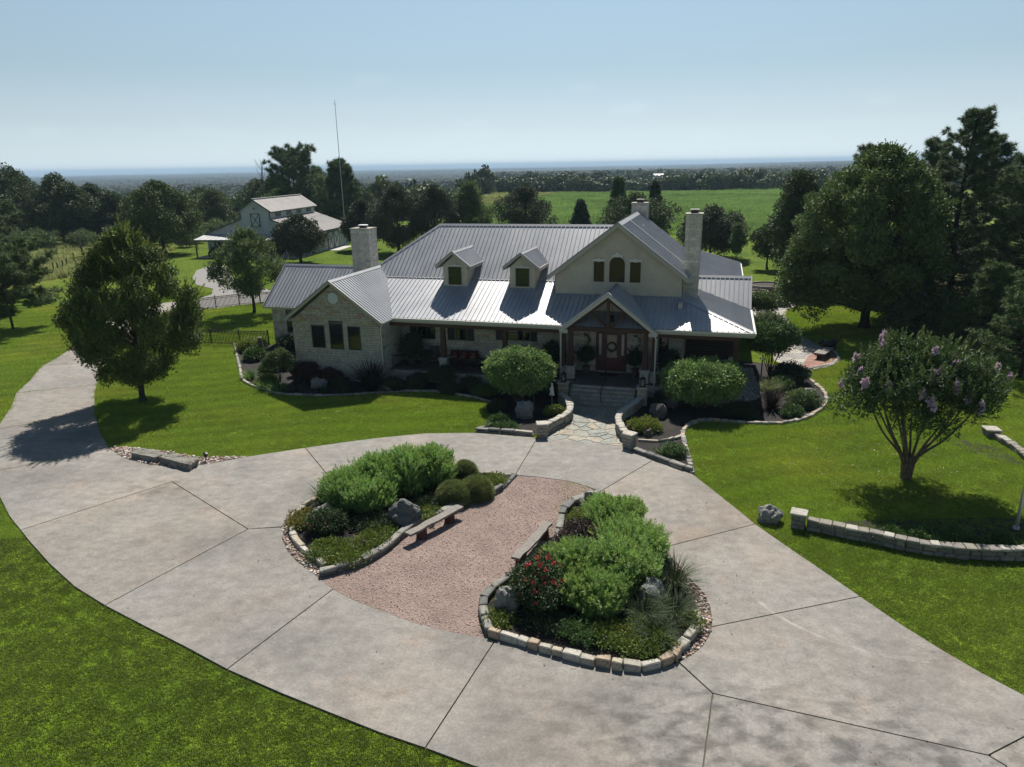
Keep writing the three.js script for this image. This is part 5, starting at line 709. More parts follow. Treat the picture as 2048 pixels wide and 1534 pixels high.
for (const [x, z, h, r, sd, lab] of [[20.6, -18.0, 3.6, 2.4, 41, 'grey-green understory shrub below the tallest pine'], [23.2, -17.2, 3.2, 2.3, 42, 'yellow-tipped shrub in the shade of the right-hand pines'], [21.2, -27, 6.2, 3.0, 43, 'dark understory tree right of the huge trunk'], [26.5, -18.5, 4.4, 2.6, 44, 'dark shrub between the low pines at the right edge'], [29.5, -15, 5.2, 3.2, 45, 'dark understory bush at the far right edge'], [14.6, -35, 4.0, 2.2, 46, 'leafy bush behind the round planters'], [34, -24, 9, 5, 47, 'dark tree beyond the right edge pine'], [27, -42, 8, 4.6, 48, 'dark broadleaf tree filling the gap behind the tallest pine'], [31.5, -22.5, 6.5, 3.6, 49, 'dark leafy tree under the edge pine']]) tree('understory_shrub', lab, x, z, { h, r, base: 0.25, n: h > 5 ? 1500 : 900, kit: 'broad', mat: sd === 42 ? elmM : darkM, seed: sd, prof: 'egg', lobes: 20, s: 1.4, cat: 'shrub', limbs: 6 });
// pines and trees behind the house and barn
pine('pine_tree', 'flat-topped pine behind the left end of the barn roof', -80.2, -95, { h: 15.6, r: 5.9, base: 6.5, seed: 51, mat: pineM, branches: 44, tufts: 30, kit: 'bigneedle', s: 1.15, flat: true, spread: 0.1 });
pine('pine_tree', 'round dark pine behind the right end of the barn roof', -70.0, -96, { h: 14.4, r: 5.0, base: 2.2, seed: 52, mat: pineM, branches: 60, tufts: 30, kit: 'bigneedle', s: 1.15, spread: 0.1 });
const back = [
  ['dark_tree', 'dark round tree behind the left end of the main ridge', -44.6, -67.8, 10.8, 4.9, liveM, 'egg', 61], ['dark_tree', 'dark round tree right behind the left chimney, second from the left', -39.6, -72, 10.4, 4.4, liveM, 'egg', 62],
  ['pale_tree', 'pale loosely leaved tree between two dark trees behind the ridge', -35.9, -78.7, 11.0, 4.1, elmM, 'egg', 63], ['dark_tree', 'wide dark tree behind the middle of the main ridge', -26.2, -79.9, 10.3, 5.9, liveM, 'egg', 64],
  ['conifer', 'small dark conifer behind the right end of the main ridge', -20.5, -100.7, 6.6, 2.3, juniperM, 'cone', 65], ['dark_tree', 'broad green tree behind the tall gable', -7.2, -76.3, 9.0, 7.2, darkM, 'round', 66],
  ['conifer', 'dark conifer rising left of the rear chimney', -12.0, -91.8, 11.0, 2.7, pineM, 'cone', 67], ['conifer', 'narrow pointed conifer right of the rear chimney', -6.4, -102.1, 10.0, 2.0, juniperM, 'cone', 68],
  ['dark_tree', 'dark rounded tree right of the tall chimney', 4.9, -68.3, 7.4, 5.1, liveM, 'round', 69], ['leafy_bush', 'bright green leafy bush just right of the tall chimney', 0.5, -47, 4.2, 2.4, willowM, 'round', 70],
  ['dark_tree', 'dark tree beside the barn at the left of the trees behind the ridge', -52.5, -71, 8.2, 3.6, liveM, 'egg', 71],
];
for (const [n, lab, x, z, h, r, mat, prof, seed] of back) tree(n, lab, x, z, { h, r, base: h * 0.06, n: 2100, kit: 'big', mat, seed, prof, lobes: 40, lr: [0.18, 0.32], s: 0.72 });
// left woods, each tree that can be told apart
const woods = [[-127, -70, 14.8, 7.2], [-119, -73, 13.2, 6.4], [-113, -70, 11.5, 5.6], [-109, -76, 9.6, 5.0], [-134, -78, 13.5, 6.5], [-124, -86, 11.0, 5.5], [-117, -92, 9.0, 5.0], [-104, -88, 8.0, 4.4], [-98, -92, 9.5, 5.4], [-111, -104, 8.5, 5.4], [-96, -112, 12.0, 5.6], [-104, -118, 11.0, 5.2], [-92, -124, 14.0, 5.6], [-88, -117, 12.5, 6.2], [-112, -128, 12.0, 6.0], [-122, -118, 10.5, 6], [-131, -108, 10.0, 6], [-141, -96, 11.0, 6.5], [-100, -136, 13, 6.4], [-118, -146, 11, 6.5], [-135, -134, 11, 6.5], [-90, -104, 9, 5], [-84, -128, 11, 5.5]];
const side = ['left end', 'middle', 'right end'];
woods.forEach(([x, z, h, r], i) => tree('woodland_tree', ['tallest dark tree of the wood at the left edge', 'second tall tree of the left-hand wood', 'dark tree on the right slope of the left-hand wood', 'lowest tree at the right end of the left-hand wood'][i] ?? 'tree in the wood beyond the meadow left of the barn', x, z, { h, r, base: 0.4, n: 1500, kit: 'big', mat: i < 6 ? darkM : [farM, elmM, darkM, oakM][i % 4], seed: 80 + i, prof: i % 3 ? 'egg' : 'round', lobes: 34, lr: [0.2, 0.34], s: 0.95, group: i > 3 ? 'trees in the wood beyond the meadow' : undefined }));
{ // bushes along the far side of the meadow
  const proto = tree('meadow_bush', 'bush at the far edge of the meadow in front of the left-hand wood', -118, -62, { h: 3.6, r: 3.2, base: 0.1, n: 620, kit: 'big', mat: elmM, seed: 120, prof: 'round', lobes: 16, lr: [0.25, 0.45], s: 0.62, cat: 'bush', group: 'bushes along the far edge of the meadow', limbs: 5 });
  [[-111, -60, 1.1], [-106, -65, 0.95], [-101, -70, 1.2], [-97, -73, 0.9], [-95, -79, 1.0], [-91, -76, 0.8], [-124, -58, 1.05], [-103, -78, 1.0], [-92, -84, 1.1], [-99, -82, 1.15], [-88, -70, 0.7]].forEach(([x, z, s], i) => { const c = proto.clone(); c.name = numbered('meadow_bush'); c.position.set(x, 0, z); c.rotation.y = i * 1.3; c.scale.setScalar(s); scene.add(c); });
}
tree('leafy_bush', 'bright green bush glowing at the foot of the left-hand wood', -128, -97, { h: 7.5, r: 4.6, base: 0.3, n: 1100, kit: 'big', mat: willowM, seed: 133, prof: 'round', lobes: 22, s: 0.8, cat: 'bush' });
tree('leafy_bush', 'pale yellow-green bush beyond the bright one in the left-hand wood', -146, -128, { h: 8, r: 5, base: 0.3, n: 1100, kit: 'big', mat: elmM, seed: 134, prof: 'round', lobes: 22, s: 0.9, cat: 'bush' });
pine('pine_tree', 'drooping pine cut by the left edge of the photo', -54.6, -6.6, { h: 6.2, r: 4.5, base: 1.7, seed: 131, mat: pineL, branches: 46, tufts: 64, s: 1.2, flat: true, spread: 0.1 });
pine('pine_tree', 'taller pine just entering at the left edge behind the drooping one', -62.5, -10.5, { h: 9.6, r: 4.6, base: 3.4, seed: 132, mat: pineM, branches: 44, tufts: 40, s: 1.3, flat: true, spread: 0.1 });
{ const t = thing('dead_tree', 'bare dead tree standing above the wood left of the barn', 'tree', [-99, terrain(-99, -112), -112]), m = new MB(), rng = RNG(9); m.geo(tube([V3(0, 0, 0), V3(0.2, 6, 0), V3(0, 12, 0.2), V3(0.4, 15.2, 0)], 0.28, 0.05, 6)); for (let i = 0; i < 9; i++) { const y = 10 + i * 0.55, a = rng() * 6.28, l = 0.8 + rng() * 1.3; m.geo(tube([V3(0.1, y, 0.1), V3(Math.cos(a) * l * 0.6, y + l * 0.5, Math.sin(a) * l * 0.6), V3(Math.cos(a) * l, y + l * 1.2, Math.sin(a) * l)], 0.08, 0.02, 4)); } part('trunk', m.build(), std([0.10, 0.09, 0.08], 0.95), t); }

// ---------------------------------------------------------------- the far woods: one mass running to the horizon
{
  const rng = RNG(404), lump = (seed, n, leaf) => { const r2 = RNG(seed), lobes = []; for (let i = 0; i < 9; i++) { const a = i * 2.4, q = 0.55 * r2(); lobes.push({ x: Math.cos(a) * q, y: 0.3 + 0.55 * r2(), z: Math.sin(a) * q, r: 0.32 + 0.14 * r2(), sy: 0.8 }); } const m = new MB(); for (const p of lobePoints(lobes, n, r2, 0.7, 0.5)) { const nrm = V3(p[4], p[5], p[6]), d = nrm.clone().add(V3(r2() - 0.5, r2() - 0.5, r2() - 0.5).multiplyScalar(1.6)).normalize(), s = d.clone().cross(V3(r2() - 0.5, r2() - 0.5, r2() - 0.5)).normalize().multiplyScalar(leaf * 0.4), e = s.clone().cross(d).multiplyScalar(1.2), c = V3(p[0], p[1], p[2]), k = 0.75 + 0.5 * r2(); m.quad(c.clone().sub(s).sub(e), c.clone().add(s).sub(e), c.clone().add(s).add(e), c.clone().sub(s).add(e), k); } return m.build(); };
  const near = [], mid = [], cam = V3(6, 0, 42);
  const put = (L, x, z, h, w) => L.push([x, terrain(x, z) - h * 0.08, z, h, w]);
  for (let i = 0; i < 46000; i++) {
    const az = lerp(-0.98, 0.42, rng()), d = 215 + 900 * Math.pow(rng(), 0.85), x = cam.x + Math.sin(az) * d, z = cam.z - Math.cos(az) * d, right = smooth(-0.36, -0.30, az), edge = lerp(212, 385, right) + 14 * noise(az * 14, 2.2);
    if (d < edge) continue; const clear = fbm(x / 130 + 3, z / 130, 3); if (clear > 0.16 && d > edge + 25 && rng() < 0.9) continue; if (rng() > 0.28) continue;
    put(near, x, z, lerp(5.5, 10.5, rng()) * (rng() < 0.12 ? 1.35 : 1) * (0.8 + 0.4 * noise(x / 60, z / 60) + 0.1), lerp(4.5, 7.5, rng()));
  }
  for (let i = 0; i < 150000; i++) {
    const az = lerp(-0.98, 0.42, rng()), d = 1050 + 6200 * Math.pow(rng(), 1.25), x = cam.x + Math.sin(az) * d, z = cam.z - Math.cos(az) * d, clear = fbm(x / 700 + 9, z / 260, 4); if (clear > 0.15) continue;
    put(mid, x, z, lerp(9, 17, rng()), lerp(13, 24, rng()) * lerp(1, 1.8, smooth(1500, 5000, d)));
  }
  const mk = (L, geo, label, mat) => { const im = new THREE.InstancedMesh(geo, mat, L.length), m = new THREE.Matrix4(), q = new THREE.Quaternion(), c = new THREE.Color(); L.forEach(([x, y, z, h, w], i) => { q.setFromAxisAngle(V3(0, 1, 0), rng() * 6.28); m.compose(V3(x, y, z), q, V3(w, h, w)); im.setMatrixAt(i, m); const v = (0.75 + 0.4 * rng()) * (1 + 1.1 * fbm(x / 300, z / 110, 3)), k = (rng() - 0.5) * 0.25; im.setColorAt(i, c.setRGB(v * (1 + k), v, v * (1 - k))); }); im.name = numbered('far_woods'); im.userData.kind = 'stuff'; im.userData.label = label; scene.add(im); };
  mk(near, lump(1, 420, 0.16), 'wooded belt beyond the pasture and the meadow', farM);
  const far = (() => { const g = new THREE.IcosahedronGeometry(0.5, 2), p = g.attributes.position, c = new Float32Array(p.count * 3); for (let i = 0; i < p.count; i++) { const v = V3().fromBufferAttribute(p, i), n = 1 + 0.55 * noise(v.x * 3.1, v.y * 3.1, v.z * 3.1) + 0.4 * noise(v.x * 8, v.y * 8, v.z * 8 + 3), k = 0.8 + 0.5 * noise(v.x * 9 + 5, v.y * 9, v.z * 9); v.multiplyScalar(n); p.setXYZ(i, v.x, v.y + 0.4, v.z); c.set([k, k, k], 3 * i); } g.setAttribute('color', new THREE.BufferAttribute(c, 3)); g.computeVertexNormals(); return g; })();
  mk(mid, far, 'hazy woodland plain stretching to the horizon', std([0.028, 0.042, 0.022], 1, { vertexColors: true }));
}
// ---------------------------------------------------------------- turf: short blades standing on the lawns near the camera
{
  const rng = RNG(808), tuft = (seed) => { const r = RNG(seed), m = new MB(); for (let i = 0; i < 22; i++) { const a = r() * 6.28, q = Math.sqrt(r()) * 0.15, p = V3(Math.cos(a) * q, 0, Math.sin(a) * q), th = r() * 6.28, l = 0.045 + 0.05 * r(), ln = 0.25 + 0.9 * r(), d = V3(Math.cos(th) * ln, 1, Math.sin(th) * ln).normalize(), s = V3(-Math.sin(th + 0.6), 0, Math.cos(th + 0.6)).multiplyScalar(0.010); m.tri(p.clone().sub(s), p.clone().add(s), p.clone().addScaledVector(d, l), 0.75 + 0.5 * r()); } return m.build(); };
  const L = [], mat = leafMat([0.245, 0.345, 0.028], 0.5, 0.75);
  for (let i = 0; i < 640000; i++) {
    const az = -0.281 + (rng() - 0.5) * 1.9, d = 9 + 80 * Math.pow(rng(), 0.8), x = 6 + Math.sin(az) * d, z = 42 - Math.cos(az) * d; if (x < -76 || x > 30 || z < -34 || paved(x, z)) continue; if (z < -4 && x > -27 && x < 10) continue;
    const band = Math.sin((x * 0.55 + z * 1.0 + 1.6 * noise(x / 7, z / 7)) * 3.2), patch = fbm(x / 4, z / 4, 4, 2), dry = clamp(fbm(x / 7 + 30, z / 7, 3, 6) * 2.4 + (x > 4 && z < 19 ? 0.22 : 0));
    L.push([x, 0.0, z, lerp(0.9, 2.3, smooth(15, 85, d)) * (0.9 + 0.3 * patch), band, patch, dry]); if (L.length > 200000) break;
  }
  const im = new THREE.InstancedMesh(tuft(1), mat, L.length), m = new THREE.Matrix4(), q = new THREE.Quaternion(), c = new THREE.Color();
  L.forEach(([x, y, z, s, band, patch, dry], i) => { q.setFromEuler(new THREE.Euler(0.10 * band, rng() * 6.28, 0.06 * band)); m.compose(V3(x, y, z), q, V3(s, s * (0.8 + 0.4 * rng()), s)); im.setMatrixAt(i, m); const v = (x < 2 && z > 16 && x + 2.2 * z > 32 ? 0.62 : x > 8 && z > 15.4 ? 0.8 : 1.08) * (0.82 + 0.4 * rng()) * (1 + 0.28 * patch) * (1 + 0.10 * band); im.setColorAt(i, c.setRGB(v * (1 + 0.38 * dry), v * (1 + 0.10 * dry), v * (1 + 0.5 * dry))); });  // darker factors paint view-angle shading and shadow into near-left and lower-right tufts
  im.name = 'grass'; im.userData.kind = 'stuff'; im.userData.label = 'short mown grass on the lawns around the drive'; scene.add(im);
  // rough longer grass of meadow and pasture
  const R = [], tall = (() => { const r = RNG(5), mb = new MB(); for (let i = 0; i < 16; i++) { const a = r() * 6.28, p = V3(Math.cos(a) * 0.5 * r(), 0, Math.sin(a) * 0.5 * r()), th = r() * 6.28, d = V3(Math.cos(th) * 0.5, 1, Math.sin(th) * 0.5).normalize(), s = V3(-Math.sin(th), 0, Math.cos(th)).multiplyScalar(0.05); mb.tri(p.clone().sub(s), p.clone().add(s), p.clone().addScaledVector(d, 0.3 + 0.4 * r()), 0.8 + 0.4 * r()); } return mb.build(); })();
  for (let i = 0; i < 90000; i++) { const az = lerp(-0.34, 0.12, rng()), d = 128 + 235 * rng(), x = 6 + Math.sin(az) * d, z = 42 - Math.cos(az) * d; if (z > -102) continue; R.push([x, z, d]); }
  for (let i = 0; i < 26000; i++) { const x = lerp(-125, -78, rng()), z = lerp(-66, -14, rng()); if (-(x + 76) * 0.75 + (z + 33) * 0.25 < 0) continue; R.push([x, z, 130]); }
  const im2 = new THREE.InstancedMesh(tall, leafMat([0.28, 0.37, 0.11], 0.4, 0.8), R.length);
  R.forEach(([x, z, d], i) => { q.setFromAxisAngle(V3(0, 1, 0), rng() * 6.28); const s = (0.7 + 0.8 * rng()) * (1 + 1.2 * clamp(fbm(x / 9, z / 6, 3) * 2)); m.compose(V3(x, terrain(x, z), z), q, V3(s, s, s)); im2.setMatrixAt(i, m); const v = (0.75 + 0.5 * rng()) * (1 + 0.6 * fbm(x / 20, z / 10, 3)); const w = x < -70 ? 1.25 : 0.9; im2.setColorAt(i, c.setRGB(v * w, v, v * w)); });
  im2.name = 'pasture_grass'; im2.userData.kind = 'stuff'; im2.userData.label = 'rough longer grass of the meadow and the pasture'; scene.add(im2);
}
// ---------------------------------------------------------------- shrubs and bed plants
function shrub(name, label, cat, x, z, lobes, o) { // lobes: [dx, y, dz, r, squash]
  const rng = RNG(o.seed), t = thing(name, label, cat, [x, o.y ?? 0, z], 0, o.group), LB = lobes.map(([a, b, c, r, s]) => ({ x: a, y: b, z: c, r, sy: s ?? 0.8 })), sm = new MB();
  if (o.stems !== 0) { for (let i = 0; i < (o.stems ?? 7); i++) { const l = LB[i % LB.length], a = i * 2.4, f = V3(Math.cos(a) * (o.foot ?? 0.08), -0.05, Math.sin(a) * (o.foot ?? 0.08)), e = V3(l.x + (rng() - 0.5) * l.r, l.y + l.r * 0.3 * rng(), l.z + (rng() - 0.5) * l.r); sm.geo(tube([f, f.clone().lerp(e, 0.5).add(V3((rng() - 0.5) * 0.12, 0.05, (rng() - 0.5) * 0.12)), e], o.stemR ?? 0.025, 0.007, 5)); } part(o.stemName ?? 'stem', sm.build(), o.stemMat ?? bark, t); }
  const pts = lobePoints(LB, o.n, rng, o.inner ?? 0.5, 0.5).filter((p) => p[1] > 0.03); for (const p of pts) p[3] = o.s ?? 1;
  scatter('foliage', t, KIT[o.kit ?? 'small'][o.seed % KIT[o.kit ?? 'small'].length], o.mat, pts, { seed: o.seed, up: o.up, vary: o.vary ?? 0.6, hue: o.hue ?? 0.2 });
  if (o.flowers) { const f = pts.filter((p) => p[5] > -0.1 && (!o.flowerAt || o.flowerAt(p))).sort(() => rng() - 0.5).slice(0, o.flowers).map((p) => [p[0] + p[4] * 0.07, p[1] + p[5] * 0.07, p[2] + p[6] * 0.07, o.fs ?? 1]); scatter('flowers', t, o.fgeo, o.fmat, f, { seed: o.seed + 1, vary: 0.4, hue: 0 }); }
  return t;
}
function bladePlant(name, label, cat, x, z, o) { // many arching strap leaves from one crown, one mesh
  const rng = RNG(o.seed), t = thing(name, label, cat, [x, o.y ?? 0.02, z], 0, o.group), m = new MB();
  for (let i = 0; i < o.n; i++) { const th = rng() * 6.283, e = lerp(o.e?.[0] ?? 0.35, o.e?.[1] ?? 1.45, Math.sqrt(rng())), l = o.len * (0.65 + 0.5 * rng()), w = o.w * (0.7 + 0.6 * rng()), r0 = (o.foot ?? 0.1) * Math.sqrt(rng()), k = 0.65 + 0.7 * rng(), col = o.tip ? (q) => [lerp(1, o.tip[0], q) * k, lerp(1, o.tip[1], q) * k, lerp(1, o.tip[2], q) * k] : () => [k, k, k]; let p = V3(Math.cos(th) * r0, 0, Math.sin(th) * r0), el = e; const s0 = V3(-Math.sin(th), 0, Math.cos(th)); const N = 4; for (let j = 0; j < N; j++) { const d = V3(Math.cos(th) * Math.cos(el), Math.sin(el), Math.sin(th) * Math.cos(el)), p2 = p.clone().addScaledVector(d, l / N); const wa = w / 2 * (1 - (j / N) ** 1.6), wb = w / 2 * (1 - ((j + 1) / N) ** 1.6); const a = p.clone().addScaledVector(s0, -wa), b = p.clone().addScaledVector(s0, wa), c = p2.clone().addScaledVector(s0, wb), dd = p2.clone().addScaledVector(s0, -wb), ck = col((j + 0.5) / N); j === N - 1 ? m.tri(a, b, p2, ck) : m.quad(a, b, c, dd, ck); p = p2; el -= (o.droop ?? 0.28) * (0.6 + 0.8 * rng()); } }
  const g = m.build(); part('leaves', g, o.mat, t); if (o.core) { const c = new THREE.SphereGeometry(o.core, 10, 6); part('crown_base', c, std([0.03, 0.03, 0.015], 1), t); } return t;
}
const vc = (c, tr = 0.35) => { const m = leafMat(c, tr, 0.75); m.specularIntensity = 0.25; m.vertexColors = true; return m; };
const feather = fm('feather', [0.26, 0.40, 0.095], 0.5), feather2 = fm('feather2', [0.27, 0.40, 0.10], 0.5), ballM = fm('ball', [0.20, 0.30, 0.085], 0.36), yellowG = fm('yg', [0.17, 0.22, 0.028], 0.4), chartM = fm('ch', [0.21, 0.25, 0.03], 0.4), purpleM = fm('purple', [0.075, 0.055, 0.045], 0.2), roseM = fm('rose', [0.045, 0.085, 0.022], 0.3), deepM = fm('deep', [0.032, 0.06, 0.018], 0.25), redLeafM = fm('rl', [0.07, 0.03, 0.022], 0.25), midM = fm('mid', [0.08, 0.15, 0.03], 0.32);
const flower = (n, r, seed) => leafCluster(n, r * 1.1, r * 0.9, r * 0.45, seed, { wild: 0.5 });
const clumps = (r, h, k, seed) => { const g = RNG(seed), L = []; for (let i = 0; i < 8; i++) { const a = i * 0.785 + g(), q = r * (0.55 + 0.2 * g()); L.push([Math.cos(a) * q, 0.3 + 0.15 * g(), Math.sin(a) * q, r * 0.26, 1.1]); } for (let i = 0; i < k; i++) { const a = i * 2.399 + g(), q = r * Math.sqrt((i + 0.4) / k) * 0.8, lr = r * (0.20 + 0.13 * g()); L.push([Math.cos(a) * q, Math.max(lr * 0.8, (h - lr) * (1 - 0.5 * (q / r) ** 2) * (0.6 + 0.45 * g())), Math.sin(a) * q, lr, 1.05]); } return L; };
const mound = (r, h, k, seed) => { const g = RNG(seed), L = [[0, h * 0.6, 0, r * 0.62, 0.8]]; for (let i = 0; i < k; i++) { const a = i * 2.399, q = r * (0.35 + 0.35 * g()), lr = r * (0.30 + 0.18 * g()); L.push([Math.cos(a) * q, Math.max(lr * 0.6, (h - lr * 0.8) * (1 - 0.45 * (q / r) ** 2) * (0.72 + 0.3 * g())), Math.sin(a) * q, lr, 0.85]); } return L; };
const fg = 'feathery green shrubs in the island beds';
for (const [x, z, r, h, sd, lab] of [[-8.1, 17.6, 1.15, 1.3, 1, 'feathery green shrub at the left end of the left island bed'], [-7.3, 16.5, 1.25, 1.65, 2, 'second feathery shrub from the left in the left island bed'], [-6.3, 15.9, 1.25, 1.75, 3, 'third feathery shrub from the left in the left island bed'], [-5.55, 15.1, 1.1, 1.65, 4, 'feathery shrub at the right end of the left island bed'], [-7.1, 17.8, 1.1, 1.25, 5, 'lower feathery shrub at the front of the left island bed'],
  [2.95, 17.5, 1.15, 1.35, 6, 'feathery shrub at the top of the right island bed'], [3.75, 19.2, 1.2, 1.35, 7, 'feathery shrub on the drive side of the right island bed'], [2.35, 21.2, 1.25, 1.35, 8, 'feathery shrub behind the red roses in the right island bed'], [3.6, 20.8, 1.2, 1.4, 9, 'feathery shrub in the middle of the right island bed'], [3.0, 22.3, 1.05, 1.1, 10, 'lowest feathery shrub at the front of the right island bed']])
  shrub('feathery_shrub', lab, 'shrub', x, z, clumps(r, h, 24, sd + 200), { n: 2150, kit: 'spray', mat: sd > 5 ? feather2 : feather, seed: 200 + sd, up: 0.9, s: 1.05, inner: 0.45, stems: 14, group: fg, hue: 0.25 });
{ // two clipped-ball trees by the steps
  const G = 'round clipped shrubs on bare stems by the steps';
  for (const [x, z, w, y, h, sd, lab] of [[-4.75, 2.9, 1.95, 1.95, 1.12, 1, 'round clipped shrub on bare stems left of the steps'], [5.65, 1.55, 2.25, 1.6, 0.95, 2, 'wider clipped shrub on bare stems right of the steps']]) {
    const g = RNG(sd * 31), L = []; for (let i = 0; i < 34; i++) { const s = (i + g()) / 34 * 2 - 1, a = i * 2.4, q = Math.sqrt(1 - s * s) * (0.72 + 0.1 * g()); L.push([Math.cos(a) * q * w, y + s * h * 0.78, Math.sin(a) * q * w * 0.85, 0.5 + 0.14 * g(), 0.8]); }
    shrub('clipped_shrub', lab, 'shrub', x, z, L, { n: 3300, kit: 'small', mat: ballM, seed: 240 + sd, s: 1.75, inner: 0.55, stems: 11, stemR: 0.05, foot: 0.16, stemMat: paleBark, group: G, vary: 0.8, hue: 0.3 });
  }
}
{ // crape myrtle: fan of pale trunks, upright shoots, lilac blossom
  const rng = RNG(71), t = thing('crape_myrtle', 'multi-trunked crape myrtle with lilac blossom on the right lawn', 'tree', [14.6, 0, 9.35]), tm = new MB(), lobes = [];
  for (let i = 0; i < 62; i++) { const a = i * 2.399, s = Math.sqrt((i + 0.5) / 62), R = 2.55 * s, y = 3.35 + 2.35 * Math.sqrt(1 - s * s) * (0.75 + 0.3 * rng()) - (rng() < 0.35 ? 1.1 * rng() : 0); lobes.push({ x: Math.cos(a) * R * 1.02, y, z: Math.sin(a) * R * 0.9, r: 0.62 + 0.35 * rng(), sy: 0.8 }); }
  for (let i = 0; i < 14; i++) { const a = i / 14 * 6.283 + 0.3 * rng(), r = 0.16, l = lobes[(i * 4 + 12) % lobes.length], q = 0.45 + 0.3 * rng(), f = V3(Math.cos(a) * r, -0.1, Math.sin(a) * r), e = V3(Math.cos(a) * (1.2 + 1.7 * rng()), 3.3 + 1.2 * rng(), Math.sin(a) * (1.2 + 1.5 * rng())); tm.geo(tube([f, V3(Math.cos(a) * 0.28, 1.0, Math.sin(a) * 0.28), V3(e.x * 0.5, 2.1, e.z * 0.5), e], 0.075, 0.018, 6, true)); for (let k = 0; k < 3; k++) { const l2 = lobes[Math.floor(rng() * lobes.length)], st = V3(e.x * 0.5, 2.1, e.z * 0.5).lerp(e, rng()); if (Math.hypot(l2.x - e.x, l2.z - e.z) < 1.9) tm.geo(tube([st, st.clone().lerp(V3(l2.x, l2.y, l2.z), 0.5), V3(l2.x, l2.y, l2.z)], 0.022, 0.006, 4)); } }
  tm.geo(tube([V3(0, -0.1, 0), V3(0, 0.5, 0), V3(0.02, 1.1, 0)], 0.24, 0.16, 9, true)); part('trunk', tm.build(), paleBark, t);
  const pts = lobePoints(lobes, 3800, rng, 0.4, 0.4); for (const p of pts) p[3] = 0.78; scatter('crown', t, KIT.lance[0], myrM, pts, { seed: 72, vary: 0.7, hue: 0.25 });
  const tops = pts.filter((p) => p[5] > 0.3 && p[1] > 4).slice(0); const sh = []; for (let i = 0; i < 620; i++) { const p = tops[Math.floor(rng() * tops.length)]; sh.push([p[0], p[1] - 0.1, p[2], 0.8, p[4], 1, p[6]]); } scatter('shoots', t, KIT.shoot[0], elmM, sh, { seed: 73, up: 0.5, vary: 0.5 });
  const out = pts.filter((p) => p[1] > 3.6 && Math.hypot(p[0], p[2]) > 0.9 && p[5] > 0.0), fl = flower(44, 0.11, 5), fmat = leafMat([0.62, 0.46, 0.57], 0.3, 0.8);
  for (let i = 0; i < 40; i++) { const p = out[Math.floor(rng() * out.length)], k = Math.hypot(p[0], p[2]), m = part('blossom', fl, fmat, t); m.position.set(p[0] * (1 + 0.25 / k), p[1] + 0.22, p[2] * (1 + 0.25 / k)); m.rotation.y = rng() * 6; m.scale.set(1.1, 1.5 + 0.5 * rng(), 1.1).multiplyScalar(0.8 + 0.4 * rng()); }
}
// laurel and shrubs by the right path
shrub('laurel_bush', 'big glossy green bush at the right corner of the house', 'bush', 9.75, -6.0, mound(1.75, 3.5, 22, 301).map((l) => [l[0] * 0.88, l[1] + 0.3, l[2] * 0.9, l[3], l[4]]), { n: 3300, kit: 'small', mat: midM, seed: 301, s: 1.5, stems: 9, stemR: 0.04 });
shrub('garden_bush', 'bright leafy bush beside the right eave', 'bush', 9.7, -21.5, mound(1.3, 3.2, 12, 302), { n: 900, kit: 'broad', mat: elmM, seed: 302, s: 0.9 });
shrub('garden_bush', 'pale grassy bush between laurel and path', 'bush', 10.2, -16.5, mound(1.0, 2.0, 9, 303), { n: 600, kit: 'spray', mat: fm('palegr', [0.16, 0.21, 0.10], 0.35), seed: 303, up: 1.2, s: 1.6 });
shrub('garden_bush', 'reddish low bush behind the laurel', 'bush', 9.2, -14.5, mound(0.9, 1.6, 8, 304), { n: 500, kit: 'small', mat: fm('rb', [0.11, 0.075, 0.035], 0.3), seed: 304, s: 1.4 });
shrub('garden_bush', 'dark low bush between path and right bed', 'bush', 10.95, -4.6, mound(1.15, 1.25, 10, 305), { n: 1100, kit: 'small', mat: deepM, seed: 305, s: 1.2 });
bladePlant('fountain_grass', 'pale green fountain grass in the right bed', 'ornamental grass', 9.5, -1.9, { n: 420, len: 1.15, w: 0.022, e: [0.7, 1.5], droop: 0.32, foot: 0.22, mat: vc([0.15, 0.20, 0.07]), tip: [1.9, 1.6, 1.8], seed: 311 });
bladePlant('flax_plant', 'dark purple spiky flax at the front of the right bed', 'flax plant', 9.5, 0.9, { n: 260, len: 1.35, w: 0.045, e: [0.25, 1.5], droop: 0.2, foot: 0.2, mat: vc([0.035, 0.024, 0.022], 0.15), seed: 312 });
shrub('ground_cover', 'variegated low plants by the right stone edging', 'ground cover', 11.25, -0.2, mound(1.05, 0.55, 12, 313), { n: 760, kit: 'ground', mat: fm('var', [0.13, 0.19, 0.06], 0.35), seed: 313, s: 1.3, stems: 0 });
shrub('ground_cover', 'small green mound in front of the variegated plants', 'ground cover', 10.5, 1.75, mound(0.65, 0.5, 8, 314), { n: 420, kit: 'small', mat: midM, seed: 314, s: 1.0, stems: 0 });
shrub('ground_cover', 'dark rounded dwarf shrub in the shade below the wider clipped shrub', 'shrub', 7.35, 2.6, mound(0.6, 0.7, 8, 315), { n: 380, kit: 'small', mat: deepM, seed: 315, s: 1.0 });
bladePlant('caladium', 'white-leaved plant below the wider clipped shrub', 'plant', 4.05, 1.9, { n: 46, len: 0.75, w: 0.17, e: [0.3, 1.4], droop: 0.35, foot: 0.12, mat: vc([0.32, 0.27, 0.28], 0.3), seed: 316 });
shrub('ground_cover', 'chartreuse spreading plant behind the right curved wall', 'ground cover', 2.95, 5.9, mound(0.85, 0.42, 12, 317).map((l) => [l[0] * 1.1, l[1], l[2] * 0.8, l[3], l[4]]), { n: 650, kit: 'ground', mat: chartM, seed: 317, s: 1.1, stems: 0 });
